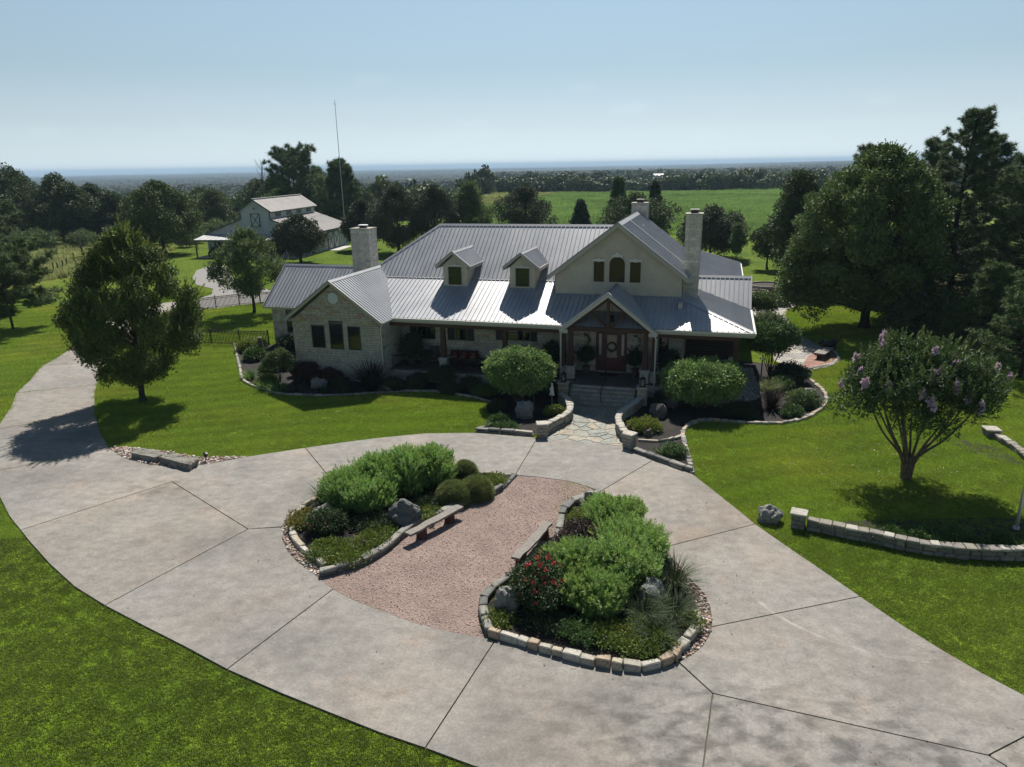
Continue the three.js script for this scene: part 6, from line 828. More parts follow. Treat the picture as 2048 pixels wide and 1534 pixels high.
shrub('ground_cover', 'small chartreuse tuft behind the left curved wall', 'ground cover', -2.25, 4.7, mound(0.5, 0.5, 7, 318), { n: 300, kit: 'ground', mat: yellowG, seed: 318, s: 1.0, stems: 0 });
shrub('ground_cover', 'thin low plants in the triangular bed by the drive', 'ground cover', 4.5, 9.0, mound(0.75, 0.22, 10, 319), { n: 240, kit: 'ground', mat: midM, seed: 319, s: 0.9, stems: 0 });
shrub('ground_cover', 'small low plants at the front of the bed left of the walk', 'ground cover', -4.4, 7.6, mound(0.8, 0.2, 9, 320).map((l) => [l[0] * 1.5, l[1], l[2] * 0.4, l[3] * 0.7, l[4]]), { n: 220, kit: 'ground', mat: midM, seed: 320, s: 0.9, stems: 0 });
// left house bed
bladePlant('flax_plant', 'large dark flax at the corner of the stone wing and porch', 'flax plant', -14.5, 2.7, { n: 420, len: 2.1, w: 0.06, e: [0.25, 1.52], droop: 0.2, foot: 0.3, mat: vc([0.022, 0.022, 0.02], 0.12), seed: 331 });
for (const [x, z, sd, lab] of [[-23.7, 2.3, 1, 'bright strap-leaved clump at the left tip of the house bed'], [-21.15, 4.2, 2, 'bright strap-leaved clump near the lawn edge of the left bed'], [-20.05, 4.4, 3, 'third strap-leaved clump, nearest the stone wing windows']]) bladePlant('strap_leaf_plant', lab, 'plant', x, z, { n: 90, len: 0.85, w: 0.055, e: [0.4, 1.5], droop: 0.3, foot: 0.28, mat: vc([0.11, 0.21, 0.035]), seed: 340 + sd });
shrub('garden_bush', 'airy grey-green bush at the left corner of the stone wing', 'bush', -21.3, 2.4, mound(0.95, 2.1, 10, 351).map((l) => [l[0], l[1] + 0.2, l[2], l[3] * 0.8, l[4]]), { n: 520, kit: 'lance', mat: fm('airy', [0.12, 0.17, 0.06], 0.35), seed: 351, s: 0.8, inner: 0.2 });
shrub('garden_bush', 'yellow-green low bush by the wooden stump', 'bush', -28.2, -4.6, mound(1.2, 0.8, 10, 352), { n: 700, kit: 'small', mat: chartM, seed: 352, s: 1.3, stems: 0 });
shrub('garden_bush', 'green low bush in front of the wooden stump', 'bush', -26.4, -2.2, mound(0.9, 0.75, 9, 353), { n: 520, kit: 'small', mat: midM, seed: 353, s: 1.3, stems: 0 });
shrub('garden_bush', 'yellow low mound between the strap-leaved clumps', 'ground cover', -21.9, 2.9, mound(0.7, 0.45, 8, 354), { n: 340, kit: 'ground', mat: yellowG, seed: 354, s: 1.2, stems: 0 });
shrub('garden_bush', 'dark bush against the far left wing wall', 'bush', -24.5, -5.2, mound(1.3, 1.35, 11, 355).map((l) => [l[0] * 1.4, l[1], l[2] * 0.7, l[3], l[4]]), { n: 900, kit: 'small', mat: deepM, seed: 355, s: 1.4 });
shrub('garden_bush', 'dark red-leaved bush under the stone wing windows', 'bush', -19.6, 1.95, mound(0.95, 1.3, 10, 356), { n: 700, kit: 'small', mat: redLeafM, seed: 356, s: 1.2 });
shrub('garden_bush', 'second dark red-leaved bush right of the first, under the middle window', 'bush', -17.8, 2.0, mound(0.8, 0.95, 8, 357), { n: 520, kit: 'small', mat: redLeafM, seed: 357, s: 1.2 });
shrub('garden_bush', 'dark green bush in front of the porch post', 'bush', -10.35, 0.95, mound(0.85, 1.35, 10, 358), { n: 700, kit: 'small', mat: deepM, seed: 358, s: 1.2 });
shrub('garden_bush', 'low dark shrub along the porch wall left of the post', 'bush', -11.9, 1.2, mound(0.7, 0.8, 8, 359), { n: 420, kit: 'small', mat: deepM, seed: 359, s: 1.1 });
shrub('garden_bush', 'low shaded shrub along the porch wall right of the post', 'bush', -8.4, 1.3, mound(0.75, 0.75, 8, 360), { n: 420, kit: 'small', mat: deepM, seed: 360, s: 1.1 });
for (const [x, z, sd, lab] of [[-17.3, 3.95, 1, 'grassy clump beside the grey boulder in the left bed'], [-19.0, 4.1, 2, 'grassy clump left of the grey boulder in the left bed'], [-16.0, 3.6, 3, 'grassy clump between boulder and large flax']]) bladePlant('grass_clump', lab, 'ornamental grass', x, z, { n: 150, len: 0.6, w: 0.022, e: [0.5, 1.5], droop: 0.3, foot: 0.2, mat: vc([0.05, 0.09, 0.025]), seed: 370 + sd });
// island beds
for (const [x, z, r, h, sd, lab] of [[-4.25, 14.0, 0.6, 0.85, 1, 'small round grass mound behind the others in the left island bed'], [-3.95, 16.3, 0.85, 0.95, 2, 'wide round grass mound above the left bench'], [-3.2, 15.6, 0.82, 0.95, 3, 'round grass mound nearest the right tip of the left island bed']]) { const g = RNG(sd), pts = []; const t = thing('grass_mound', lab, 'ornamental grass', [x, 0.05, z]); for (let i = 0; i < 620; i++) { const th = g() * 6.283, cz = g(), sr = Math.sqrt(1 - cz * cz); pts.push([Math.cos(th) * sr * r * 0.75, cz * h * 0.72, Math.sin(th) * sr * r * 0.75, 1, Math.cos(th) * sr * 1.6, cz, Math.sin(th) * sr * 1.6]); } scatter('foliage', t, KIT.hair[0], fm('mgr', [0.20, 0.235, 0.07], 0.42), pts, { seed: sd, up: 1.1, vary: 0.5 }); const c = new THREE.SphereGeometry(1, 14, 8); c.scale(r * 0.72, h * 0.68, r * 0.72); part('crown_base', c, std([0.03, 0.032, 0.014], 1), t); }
bladePlant('strap_leaf_plant', 'dark arching strappy plant at the left end of the left island bed', 'plant', -9.0, 18.0, { n: 170, len: 1.25, w: 0.03, e: [0.3, 1.5], droop: 0.25, foot: 0.15, mat: vc([0.05, 0.08, 0.03]), seed: 390 });
shrub('rose_bush', 'small rose bush with few pink blooms in the left island bed', 'rose bush', -7.75, 19.9, mound(0.75, 0.9, 10, 391), { n: 560, kit: 'small', mat: roseM, seed: 391, s: 1.0, flowers: 34, fgeo: flower(9, 0.05, 8), fmat: leafMat([0.50, 0.10, 0.14], 0.2), fs: 0.8 });
bladePlant('iris_plant', 'small iris clump in the ground cover of the left island bed', 'plant', -6.75, 21.1, { n: 44, len: 0.55, w: 0.035, e: [0.6, 1.5], droop: 0.15, foot: 0.12, mat: vc([0.12, 0.17, 0.07]), seed: 392 });
const cover = (x, z, rx, rz, n, sd, lab, mat = yellowG, h = 0.17) => { const g = RNG(sd), L = []; for (let i = 0; i < 26; i++) { const a = i * 2.4, q = Math.sqrt((i + 0.5) / 26); L.push([Math.cos(a) * q * rx, 0.08 + h * 0.5 * g(), Math.sin(a) * q * rz, 0.2 + 0.1 * g(), 0.6]); } return shrub('ground_cover', lab, 'ground cover', x, z, L, { n, kit: 'ground', mat, seed: sd, s: 0.9, stems: 0, y: 0.06, hue: 0.5 }); };
cover(-6.35, 21.5, 1.1, 0.75, 900, 401, 'yellow-green sedum carpet at the front of the left island bed'); cover(-5.6, 20.3, 0.5, 0.9, 480, 402, 'sedum carpet left of the left bench'); cover(-9.05, 19.6, 0.45, 0.7, 340, 403, 'orange-tinged sedum at the left curve of the left island bed', fm('ora', [0.20, 0.19, 0.03], 0.4)); cover(-2.85, 14.3, 0.45, 0.5, 260, 404, 'sedum patch at the right tip of the left island bed'); cover(-3.1, 15.1, 0.3, 0.3, 130, 405, 'small sedum patch beside the grass mounds'); cover(-4.4, 18.0, 0.35, 0.6, 180, 406, 'sedum between boulder and left bench');
cover(1.6, 16.9, 0.5, 0.75, 420, 411, 'yellow-green sedum at the top of the right island bed'); cover(4.35, 23.75, 1.15, 0.7, 850, 412, 'yellow sedum carpet at the front of the right island bed'); cover(0.3, 23.7, 0.3, 0.45, 150, 413, 'small sedum patch in the left corner of the right island bed'); cover(6.0, 22.5, 0.2, 0.3, 70, 414, 'sedum spilling over the white blocks of the right island bed'); cover(0.25, 22.6, 0.25, 0.3, 90, 415, 'tiny sedum patch beside the pale rock in the right island bed');
shrub('barberry_bush', 'rounded purple-brown bush in the right island bed', 'shrub', 2.0, 18.9, mound(0.95, 1.1, 12, 421), { n: 1300, kit: 'small', mat: purpleM, seed: 421, s: 0.9 });
shrub('rose_bush', 'large rose bush with many red blooms in the right island bed', 'rose bush', 1.35, 22.4, mound(1.25, 1.35, 16, 422).map((l) => [l[0] * 0.9, l[1], l[2] * 1.1, l[3], l[4]]), { n: 1500, kit: 'small', mat: roseM, seed: 422, s: 1.0, flowers: 95, fgeo: flower(11, 0.06, 9), fmat: leafMat([0.60, 0.028, 0.05], 0.2), fs: 0.95, flowerAt: (p) => p[4] < 0.45 || p[5] > 0.5 });
shrub('rose_bush', 'straggly rose branch by the right bench', 'rose bush', 1.15, 20.5, mound(0.6, 1.0, 8, 423), { n: 340, kit: 'small', mat: roseM, seed: 423, s: 1.0, flowers: 14, fgeo: flower(11, 0.06, 9), fmat: leafMat([0.60, 0.028, 0.05], 0.2), fs: 0.8 });
for (const [x, z, l, sd, lab] of [[5.35, 20.4, 1.35, 1, 'arching fountain grass at the right edge of the right island bed'], [4.6, 22.7, 1.2, 2, 'dark fountain grass in the front of the right island bed'], [5.45, 22.3, 1.2, 3, 'fountain grass nearest the white blocks'], [5.05, 23.6, 1.0, 4, 'lowest fountain grass beside the yellow sedum']]) bladePlant('fountain_grass', lab, 'ornamental grass', x, z, { n: 330, len: l, w: 0.02, e: [0.35, 1.45], droop: 0.34, foot: 0.2, mat: vc([0.06, 0.085, 0.035]), seed: 430 + sd });
shrub('ground_cover', 'dark low planting behind the long garden wall', 'ground cover', 14.9, 15.1, mound(0.7, 0.4, 10, 441).map((l) => [l[0] * 4.5, l[1] * 0.8, l[2] * 0.8, l[3], l[4]]), { n: 1500, kit: 'small', mat: midM, seed: 441, s: 1.1, stems: 0 });
// more shaded planting along the house and in the islands
[[-13.2, 2.4, 0.8, 0.7, 'dark clump right of the large flax at the lawn edging'], [-12.0, 2.0, 0.6, 0.5, 'dark low mound in front of the porch wall, second from the large flax'], [-9.4, 2.2, 0.75, 0.55, 'dark low mound in front of the porch post bush'], [-7.2, 2.1, 0.7, 0.6, 'dark mound left of the left clipped shrub'], [-6.3, 1.1, 0.8, 0.9, 'dark bush against the porch wall behind the left clipped shrub'], [-5.6, 4.6, 0.6, 0.4, 'low green plants in front of the left clipped shrub'], [-3.2, 1.3, 0.7, 0.8, 'dark bush left of the left stone pillar'], [-4.9, 6.6, 0.5, 0.3, 'small plants by the stone edging left of the grey boulder'], [3.6, 1.2, 0.6, 0.7, 'dark bush right of the right stone pillar'], [7.9, 1.9, 0.55, 0.5, 'dark mound near the drainage pebbles'], [8.3, 2.7, 0.5, 0.35, 'low plants at the lawn edging in front of the dark flax'], [10.3, -2.9, 0.8, 0.8, 'dark shrub between fountain grass and the path'], [-16.9, 2.4, 0.6, 0.5, 'dark mound under the right window of the stone wing'], [-20.9, 0.9, 0.6, 0.8, 'dark shrub at the left corner of the stone wing wall'], [-22.6, -0.8, 0.9, 0.8, 'dark shrub in the side bed left of the stone wing'], [-23.4, 0.6, 0.7, 0.5, 'green mound in the side bed near the lawn']].forEach(([x, z, r, h, lab], i) => shrub('bed_shrub', lab, 'shrub', x, z, mound(r, h, 8, 600 + i), { n: 420, kit: i % 3 ? 'small' : 'lance', mat: i % 4 === 3 ? midM : deepM, seed: 600 + i, s: i % 3 ? 1.1 : 0.6, stems: 4 }));
cover(1.9, 23.6, 0.75, 0.4, 300, 416, 'dark low plants added as shade behind the front blocks of the right island bed', deepM, 0.25); cover(2.9, 23.9, 0.6, 0.4, 280, 417, 'green low plants left of the yellow sedum carpet', midM, 0.3); cover(3.1, 19.6, 0.5, 0.5, 220, 418, 'dark ground cover between the feathery shrubs', deepM, 0.3); cover(-6.1, 19.3, 0.8, 0.7, 380, 419, 'dark ground cover behind the sedum of the left island bed', deepM, 0.3); cover(-4.9, 16.9, 0.5, 0.6, 240, 420, 'dark ground cover between boulder and grass mounds', deepM, 0.3);  // first cover: dark plants added to stand for black shadow in the bed
{ // litter: fallen petals on the lawn, dry leaves on the concrete
  const rng = RNG(77), leaf = leafCluster(1, 0.05, 0.035, 0.001, 3), put = (name, label, n, f, col) => { const im = new THREE.InstancedMesh(leaf, std(col, 0.9, { side: THREE.DoubleSide }), n), m = new THREE.Matrix4(), q = new THREE.Quaternion(); for (let i = 0; i < n; i++) { const [x, y, z, s] = f(); q.setFromEuler(new THREE.Euler(1.57 + (rng() - 0.5), rng() * 6.3, rng() * 6.3)); m.compose(V3(x, y, z), q, V3(s, s, s)); im.setMatrixAt(i, m); } im.name = name; im.userData.kind = 'stuff'; im.userData.label = label; scene.add(im); };
  put('fallen_petals', 'fallen pale petals on the lawn below the crape myrtle', 170, () => { const a = rng() * 6.28, r = 4.6 * Math.sqrt(rng()); return [14.0 + Math.cos(a) * r, 0.09, 8.6 + Math.sin(a) * r * 0.8, 0.9 + rng()]; }, [0.6, 0.52, 0.55]);
  put('dry_leaves', 'scattered dry leaves and grit on the concrete drive', 420, () => { for (;;) { const k = slabKeys[Math.floor(rng() * slabKeys.length)], P = D[k], i = Math.floor(rng() * P.length), t = rng(), u = rng() ** 2, a = P[i], b = P[(i + 1) % P.length], c = P.reduce((s, p) => [s[0] + p[0] / P.length, s[1] + p[1] / P.length], [0, 0]), e = [lerp(a[0], b[0], t), lerp(a[1], b[1], t)]; return [lerp(e[0], c[0], u), 0.056, lerp(e[1], c[1], u), 0.5 + 0.9 * rng()]; } }, [0.09, 0.065, 0.045]);
}
// ---------------------------------------------------------------- boulders
function boulder(name, label, x, z, w, h, d, turn, c, seed, y = 0) {
  const g = new THREE.IcosahedronGeometry(1, 4), p = g.attributes.position, o = seed * 3.7; for (let i = 0; i < p.count; i++) { const v = V3().fromBufferAttribute(p, i), n = 1 + 0.42 * noise(v.x * 1.1 + o, v.y * 1.1, v.z * 1.1) + 0.2 * noise(v.x * 2.6 + o, v.y * 2.6, v.z * 2.6) + 0.09 * noise(v.x * 7 + o, v.y * 7, v.z * 7); v.multiplyScalar(n); v.y = Math.max(v.y, -0.5); p.setXYZ(i, v.x * w / 2, (v.y + 0.45) * h / 1.45, v.z * d / 2); }
  const q = g.index ? g.toNonIndexed() : g; q.computeVertexNormals(); boxUV(q); const m = new THREE.Mesh(q, std(c, 0.95, { map: rep(stoneTex, 0.9), bumpMap: rep(stoneBump, 1.0), bumpScale: 0.05 })); m.name = numbered(name); m.position.set(x, y, z); m.rotation.y = turn; scene.add(m); return tag(m, label, 'boulder');
}
boulder('boulder', 'big grey boulder behind the left bench', -5.1, 18.6, 1.3, 0.95, 1.0, 0.3, [0.16, 0.165, 0.168], 1, 0.05); boulder('boulder', 'grey rock behind the small rose bush in the left island bed', -8.45, 19.2, 0.9, 0.65, 0.6, 0.9, [0.30, 0.29, 0.28], 2, 0.05);
boulder('boulder', 'pale craggy boulder at the top of the right island bed', 1.85, 15.5, 1.1, 0.75, 0.8, 0.2, [0.34, 0.33, 0.315], 3, 0.05); boulder('boulder', 'grey pointed rock beside the red roses', 0.35, 23.2, 0.75, 0.85, 0.6, 0.5, [0.27, 0.27, 0.265], 4, 0.05); boulder('boulder', 'dark boulder among the fountain grasses of the right island bed', 4.75, 21.6, 1.1, 0.8, 0.9, 1.2, [0.22, 0.23, 0.235], 5, 0.05);
boulder('boulder', 'pitted grey boulder on the right lawn beside the garden wall end', 8.65, 14.85, 0.92, 0.66, 0.72, 0.4, [0.27, 0.275, 0.275], 6); boulder('boulder', 'grey boulder in the bed left of the walk', -3.75, 5.45, 1.05, 0.95, 0.85, 0.7, [0.25, 0.26, 0.27], 7); boulder('boulder', 'low dark boulder in the bed right of the walk', 3.4, 3.5, 1.05, 0.75, 0.9, 0.1, [0.17, 0.15, 0.14], 8); boulder('boulder', 'grey boulder in the bed under the stone wing windows', -18.0, 3.1, 1.0, 0.7, 0.7, 0.4, [0.25, 0.255, 0.26], 9); boulder('boulder', 'flat grey rock among the variegated plants', 11.6, -2.5, 1.1, 0.35, 0.6, 0.2, [0.30, 0.295, 0.29], 10); boulder('boulder', 'brown mossy rock at the rear edge of the chartreuse plant', 3.2, 6.75, 0.55, 0.4, 0.4, 0.6, [0.14, 0.12, 0.10], 12);
{ // the two long ledge rocks by the drive
  const rng = RNG(5); for (const [x, z, l, h, d, a, lab] of [[-20.15, 15.45, 1.75, 0.32, 0.62, -0.12, 'long flat limestone ledge, left of the pair by the left lawn'], [-18.05, 15.75, 2.0, 0.36, 0.66, -0.22, 'long flat limestone ledge, right of the pair by the left lawn']]) { const g = new THREE.BoxGeometry(l, h, d, 14, 5, 7), p = g.attributes.position; for (let i = 0; i < p.count; i++) { const X0 = p.getX(i), Y0 = p.getY(i), Z0 = p.getZ(i), n = noise(X0 * 1.7 + x, Y0 * 2, Z0 * 1.9) * 0.26 + noise(X0 * 5 + x, Y0 * 6, Z0 * 5) * 0.10, e = Math.abs(X0) > l * 0.46 ? 0.88 : 1; p.setXYZ(i, X0 + n, Y0 * (1 + n * 0.6) + 0.25 * n, Z0 * e * (1 + n)); } const q = g.toNonIndexed(); q.computeVertexNormals(); boxUV(q); const m = new THREE.Mesh(q, std([0.27, 0.26, 0.24], 0.95, { map: rep(stoneTex, 0.8), bumpMap: rep(stoneBump, 0.9), bumpScale: 0.05 })); m.name = numbered('ledge_rock'); m.position.set(x, h / 2, z); m.rotation.y = a; scene.add(m); tag(m, lab, 'rock'); }
}
// ---------------------------------------------------------------- benches: a weathered plank on two round log feet
function bench(label, ax, az, bx, bz, seed, feet = [0.24, 0.78], w = 0.34, top = 0.47) {
  const dx = bx - ax, dz = bz - az, L = Math.hypot(dx, dz), t = thing('log_bench', label, 'bench', [(ax + bx) / 2, 0.03, (az + bz) / 2], Math.atan2(-dz, dx), 'plank benches on log feet');
  const g = new THREE.BoxGeometry(L, 0.09, w, 30, 1, 4), p = g.attributes.position; for (let i = 0; i < p.count; i++) { const x = p.getX(i), z = p.getZ(i), s = Math.sign(z) || 0; p.setZ(i, z + s * 0.06 * noise(x * 1.6 + seed, s * 3.1) + 0.03 * noise(x * 0.9, seed)); p.setY(i, p.getY(i) + 0.008 * noise(x * 4, z * 9, seed)); } const q = g.toNonIndexed(); q.computeVertexNormals(); boxUV(q); q.translate(0, top - 0.045, 0);
  part('plank', q, std([0.36, 0.345, 0.335], 0.85, { map: rep(woodTex, 0.8), bumpMap: rep(woodTex, 0.8), bumpScale: 0.01 }), t);
  for (const f of feet) { const c = new THREE.CylinderGeometry(0.19, 0.215, top - 0.09, 18, 3), pp = c.attributes.position; for (let i = 0; i < pp.count; i++) { const a = Math.atan2(pp.getZ(i), pp.getX(i)), r = 1 + 0.08 * noise(Math.cos(a) * 2 + f * 9, Math.sin(a) * 2, seed); pp.setX(i, pp.getX(i) * r); pp.setZ(i, pp.getZ(i) * r); } c.computeVertexNormals(); c.translate((f - 0.5) * L, (top - 0.09) / 2, 0); part('log_foot', c, std([0.15, 0.062, 0.045], 0.9, { map: barkTex }), t); }
  return t;
}
bench('weathered plank bench on red log feet beside the left island bed', -4.32, 20.1, -3.25, 17.45, 1); bench('weathered plank bench on red log feet beside the right island bed', -0.02, 20.75, 0.5, 17.95, 2, [0.16, 0.84]); bench('short wooden bench on the round brick pad by the right path', 13.25, -10.7, 14.1, -12.7, 3, [0.14, 0.86], 0.75, 0.5);
// ---------------------------------------------------------------- black metal fences
function ironFence(label, line, H, seed) {
  const t = thing('iron_fence', label, 'fence'); const C = line.map(([x, z]) => V3(x, 0, z)), pg = new THREE.BoxGeometry(0.035, H - 0.06, 0.035), post = new THREE.BoxGeometry(0.075, H + 0.1, 0.075), cap = new THREE.ConeGeometry(0.065, 0.07, 4); cap.rotateY(Math.PI / 4);
  for (let i = 0; i < C.length - 1; i++) {
    const a = C[i], b = C[i + 1], L = a.distanceTo(b), n = Math.max(1, Math.round(L / 2.4)), d = b.clone().sub(a).normalize();
    for (const y of [0.12, H - 0.22, H - 0.06]) part('rail', new MB().beam(V3(a.x, y, a.z), V3(b.x, y, b.z), 0.03, 0.035).build(), black, t);
    for (let k = 0; k <= n; k++) { if (k === n && i < C.length - 2) continue; const p = a.clone().addScaledVector(d, L * k / n), m = part('post', post, black, t); m.position.set(p.x, (H + 0.1) / 2 - 0.02, p.z); const c = part('post_cap', cap, black, t); c.position.set(p.x, H + 0.11, p.z); }
    for (let s = 0.12; s < L - 0.05; s += 0.125) { const m = part('picket', pg, black, t); m.position.set(a.x + d.x * s, 0.06 + (H - 0.06) / 2, a.z + d.z * s); }
  }
}
ironFence('black iron fence between house corner and the oak on the left lawn', [[-27.95, -6.3], [-35.4, -5.5], [-42.6, -11.8]], 1.2, 1);
ironFence('black iron fence along the back court behind the light shade tree', [[-44.3, -17.5], [-41.5, -21.3], [-36.5, -24.8], [-29.5, -26.2]], 1.2, 2);
// ---------------------------------------------------------------- meadow fence posts and poles
const oldWood = std([0.15, 0.135, 0.12], 0.95, { map: rep(woodTex, 1) });
[[-79.9, -30.5, 1.1], [-80.4, -31.9, 1.15], [-80.5, -33.4, 1.2], [-82.0, -35.2, 1.25], [-83.0, -37.2, 1.5], [-83.6, -38.4, 1.35], [-85.0, -40.6, 1.35], [-86.2, -42.4, 1.4], [-87.4, -44.9, 1.9]].forEach(([x, z, h], i) => {
  const t = thing('fence_post', ['wooden post at the near end of the meadow fence', 'second meadow fence post from the near end', 'third meadow fence post from the near end', 'fourth meadow fence post from the near end', 'stout meadow fence post left of the gate', 'post beside the stout gate post', 'meadow post right of the gate pair', 'next to last meadow post before the tallest', 'tallest post at the far end of the meadow fence'][i], 'fence post', [x, 0, z]);
  part('shaft', tube([V3(0, -0.1, 0), V3(0.02 * (i % 3 - 1), h * 0.5, 0), V3(0.05 * (i % 2), h, 0.02)], 0.11, 0.09, 7), oldWood, t);
});
{ const t = thing('field_gate', 'weathered gate rails between the far meadow posts', 'gate', [-87.4, 0, -45]); for (const y of [0.5, 0.85, 1.2]) part('rail', new MB().beam(V3(0, y, 0), V3(2.4, y, -4.2), 0.06, 0.1).build(), oldWood, t); }
{ const t = thing('leaning_pole', 'dark leaning utility pole in the meadow behind the oak', 'pole', [-81.0, 0, -41.1]); part('shaft', tube([V3(0, -0.2, 0), V3(-0.35, 2.3, 0.1), V3(-0.7, 4.7, 0.2)], 0.15, 0.11, 8), std([0.07, 0.06, 0.05], 0.95), t); }
{ const t = thing('yard_light', 'white lamp head on a pole in front of the wood left of the barn', 'street lamp', [-82.4, 0, -66.2]); part('pole', tube([V3(0, -0.2, 0), V3(0, 3, 0), V3(0, 5.2, 0)], 0.08, 0.05, 7), std([0.2, 0.19, 0.18], 0.8), t); const g = new THREE.SphereGeometry(0.3, 14, 8); g.scale(1.8, 0.55, 1); part('lamp_head', g, std([0.75, 0.75, 0.74], 0.5), t).position.set(0.35, 5.3, 0); part('arm', tube([V3(0, 5.1, 0), V3(0.2, 5.25, 0), V3(0.4, 5.28, 0)], 0.04, 0.03, 5), std([0.2, 0.19, 0.18], 0.8), t); }
{ const t = thing('antenna_mast', 'very tall thin antenna mast rising behind the barn', 'mast', [-66.7, 0, -90.8]); part('pole', new MB().geo(new THREE.CylinderGeometry(0.045, 0.09, 25.4, 7).translate(0, 12.7, 0)).build(), std([0.42, 0.43, 0.44], 0.6, { metalness: 0.4 }), t); const m = new MB(); m.beam(V3(-0.35, 25.2, 0), V3(0.35, 25.2, 0), 0.05, 0.05).beam(V3(0, 25.3, 0), V3(0, 26.0, 0), 0.05, 0.05, 1, V3(1, 0, 0)); part('antenna', m.build(), std([0.25, 0.25, 0.26], 0.6), t); part('coupling', new MB().geo(new THREE.CylinderGeometry(0.1, 0.1, 0.4, 8).translate(0, 13, 0)).build(), std([0.3, 0.3, 0.3], 0.6), t); }
{ const t = thing('flagpole', 'pale metal flagpole at the right edge behind the garden wall', 'flagpole', [17.55, 0, 13.3]); part('pole', new THREE.CylinderGeometry(0.035, 0.06, 8, 12).translate(0, 4, 0), std([0.55, 0.57, 0.60], 0.35, { metalness: 0.7 }), t); part('base_collar', new THREE.CylinderGeometry(0.1, 0.13, 0.12, 14).translate(0, 0.06, 0), std([0.45, 0.46, 0.48], 0.4, { metalness: 0.6 }), t); const s = new THREE.SphereGeometry(0.09, 12, 8); s.translate(0, 8.05, 0); part('finial', s, std([0.6, 0.5, 0.25], 0.3, { metalness: 0.8 }), t); }
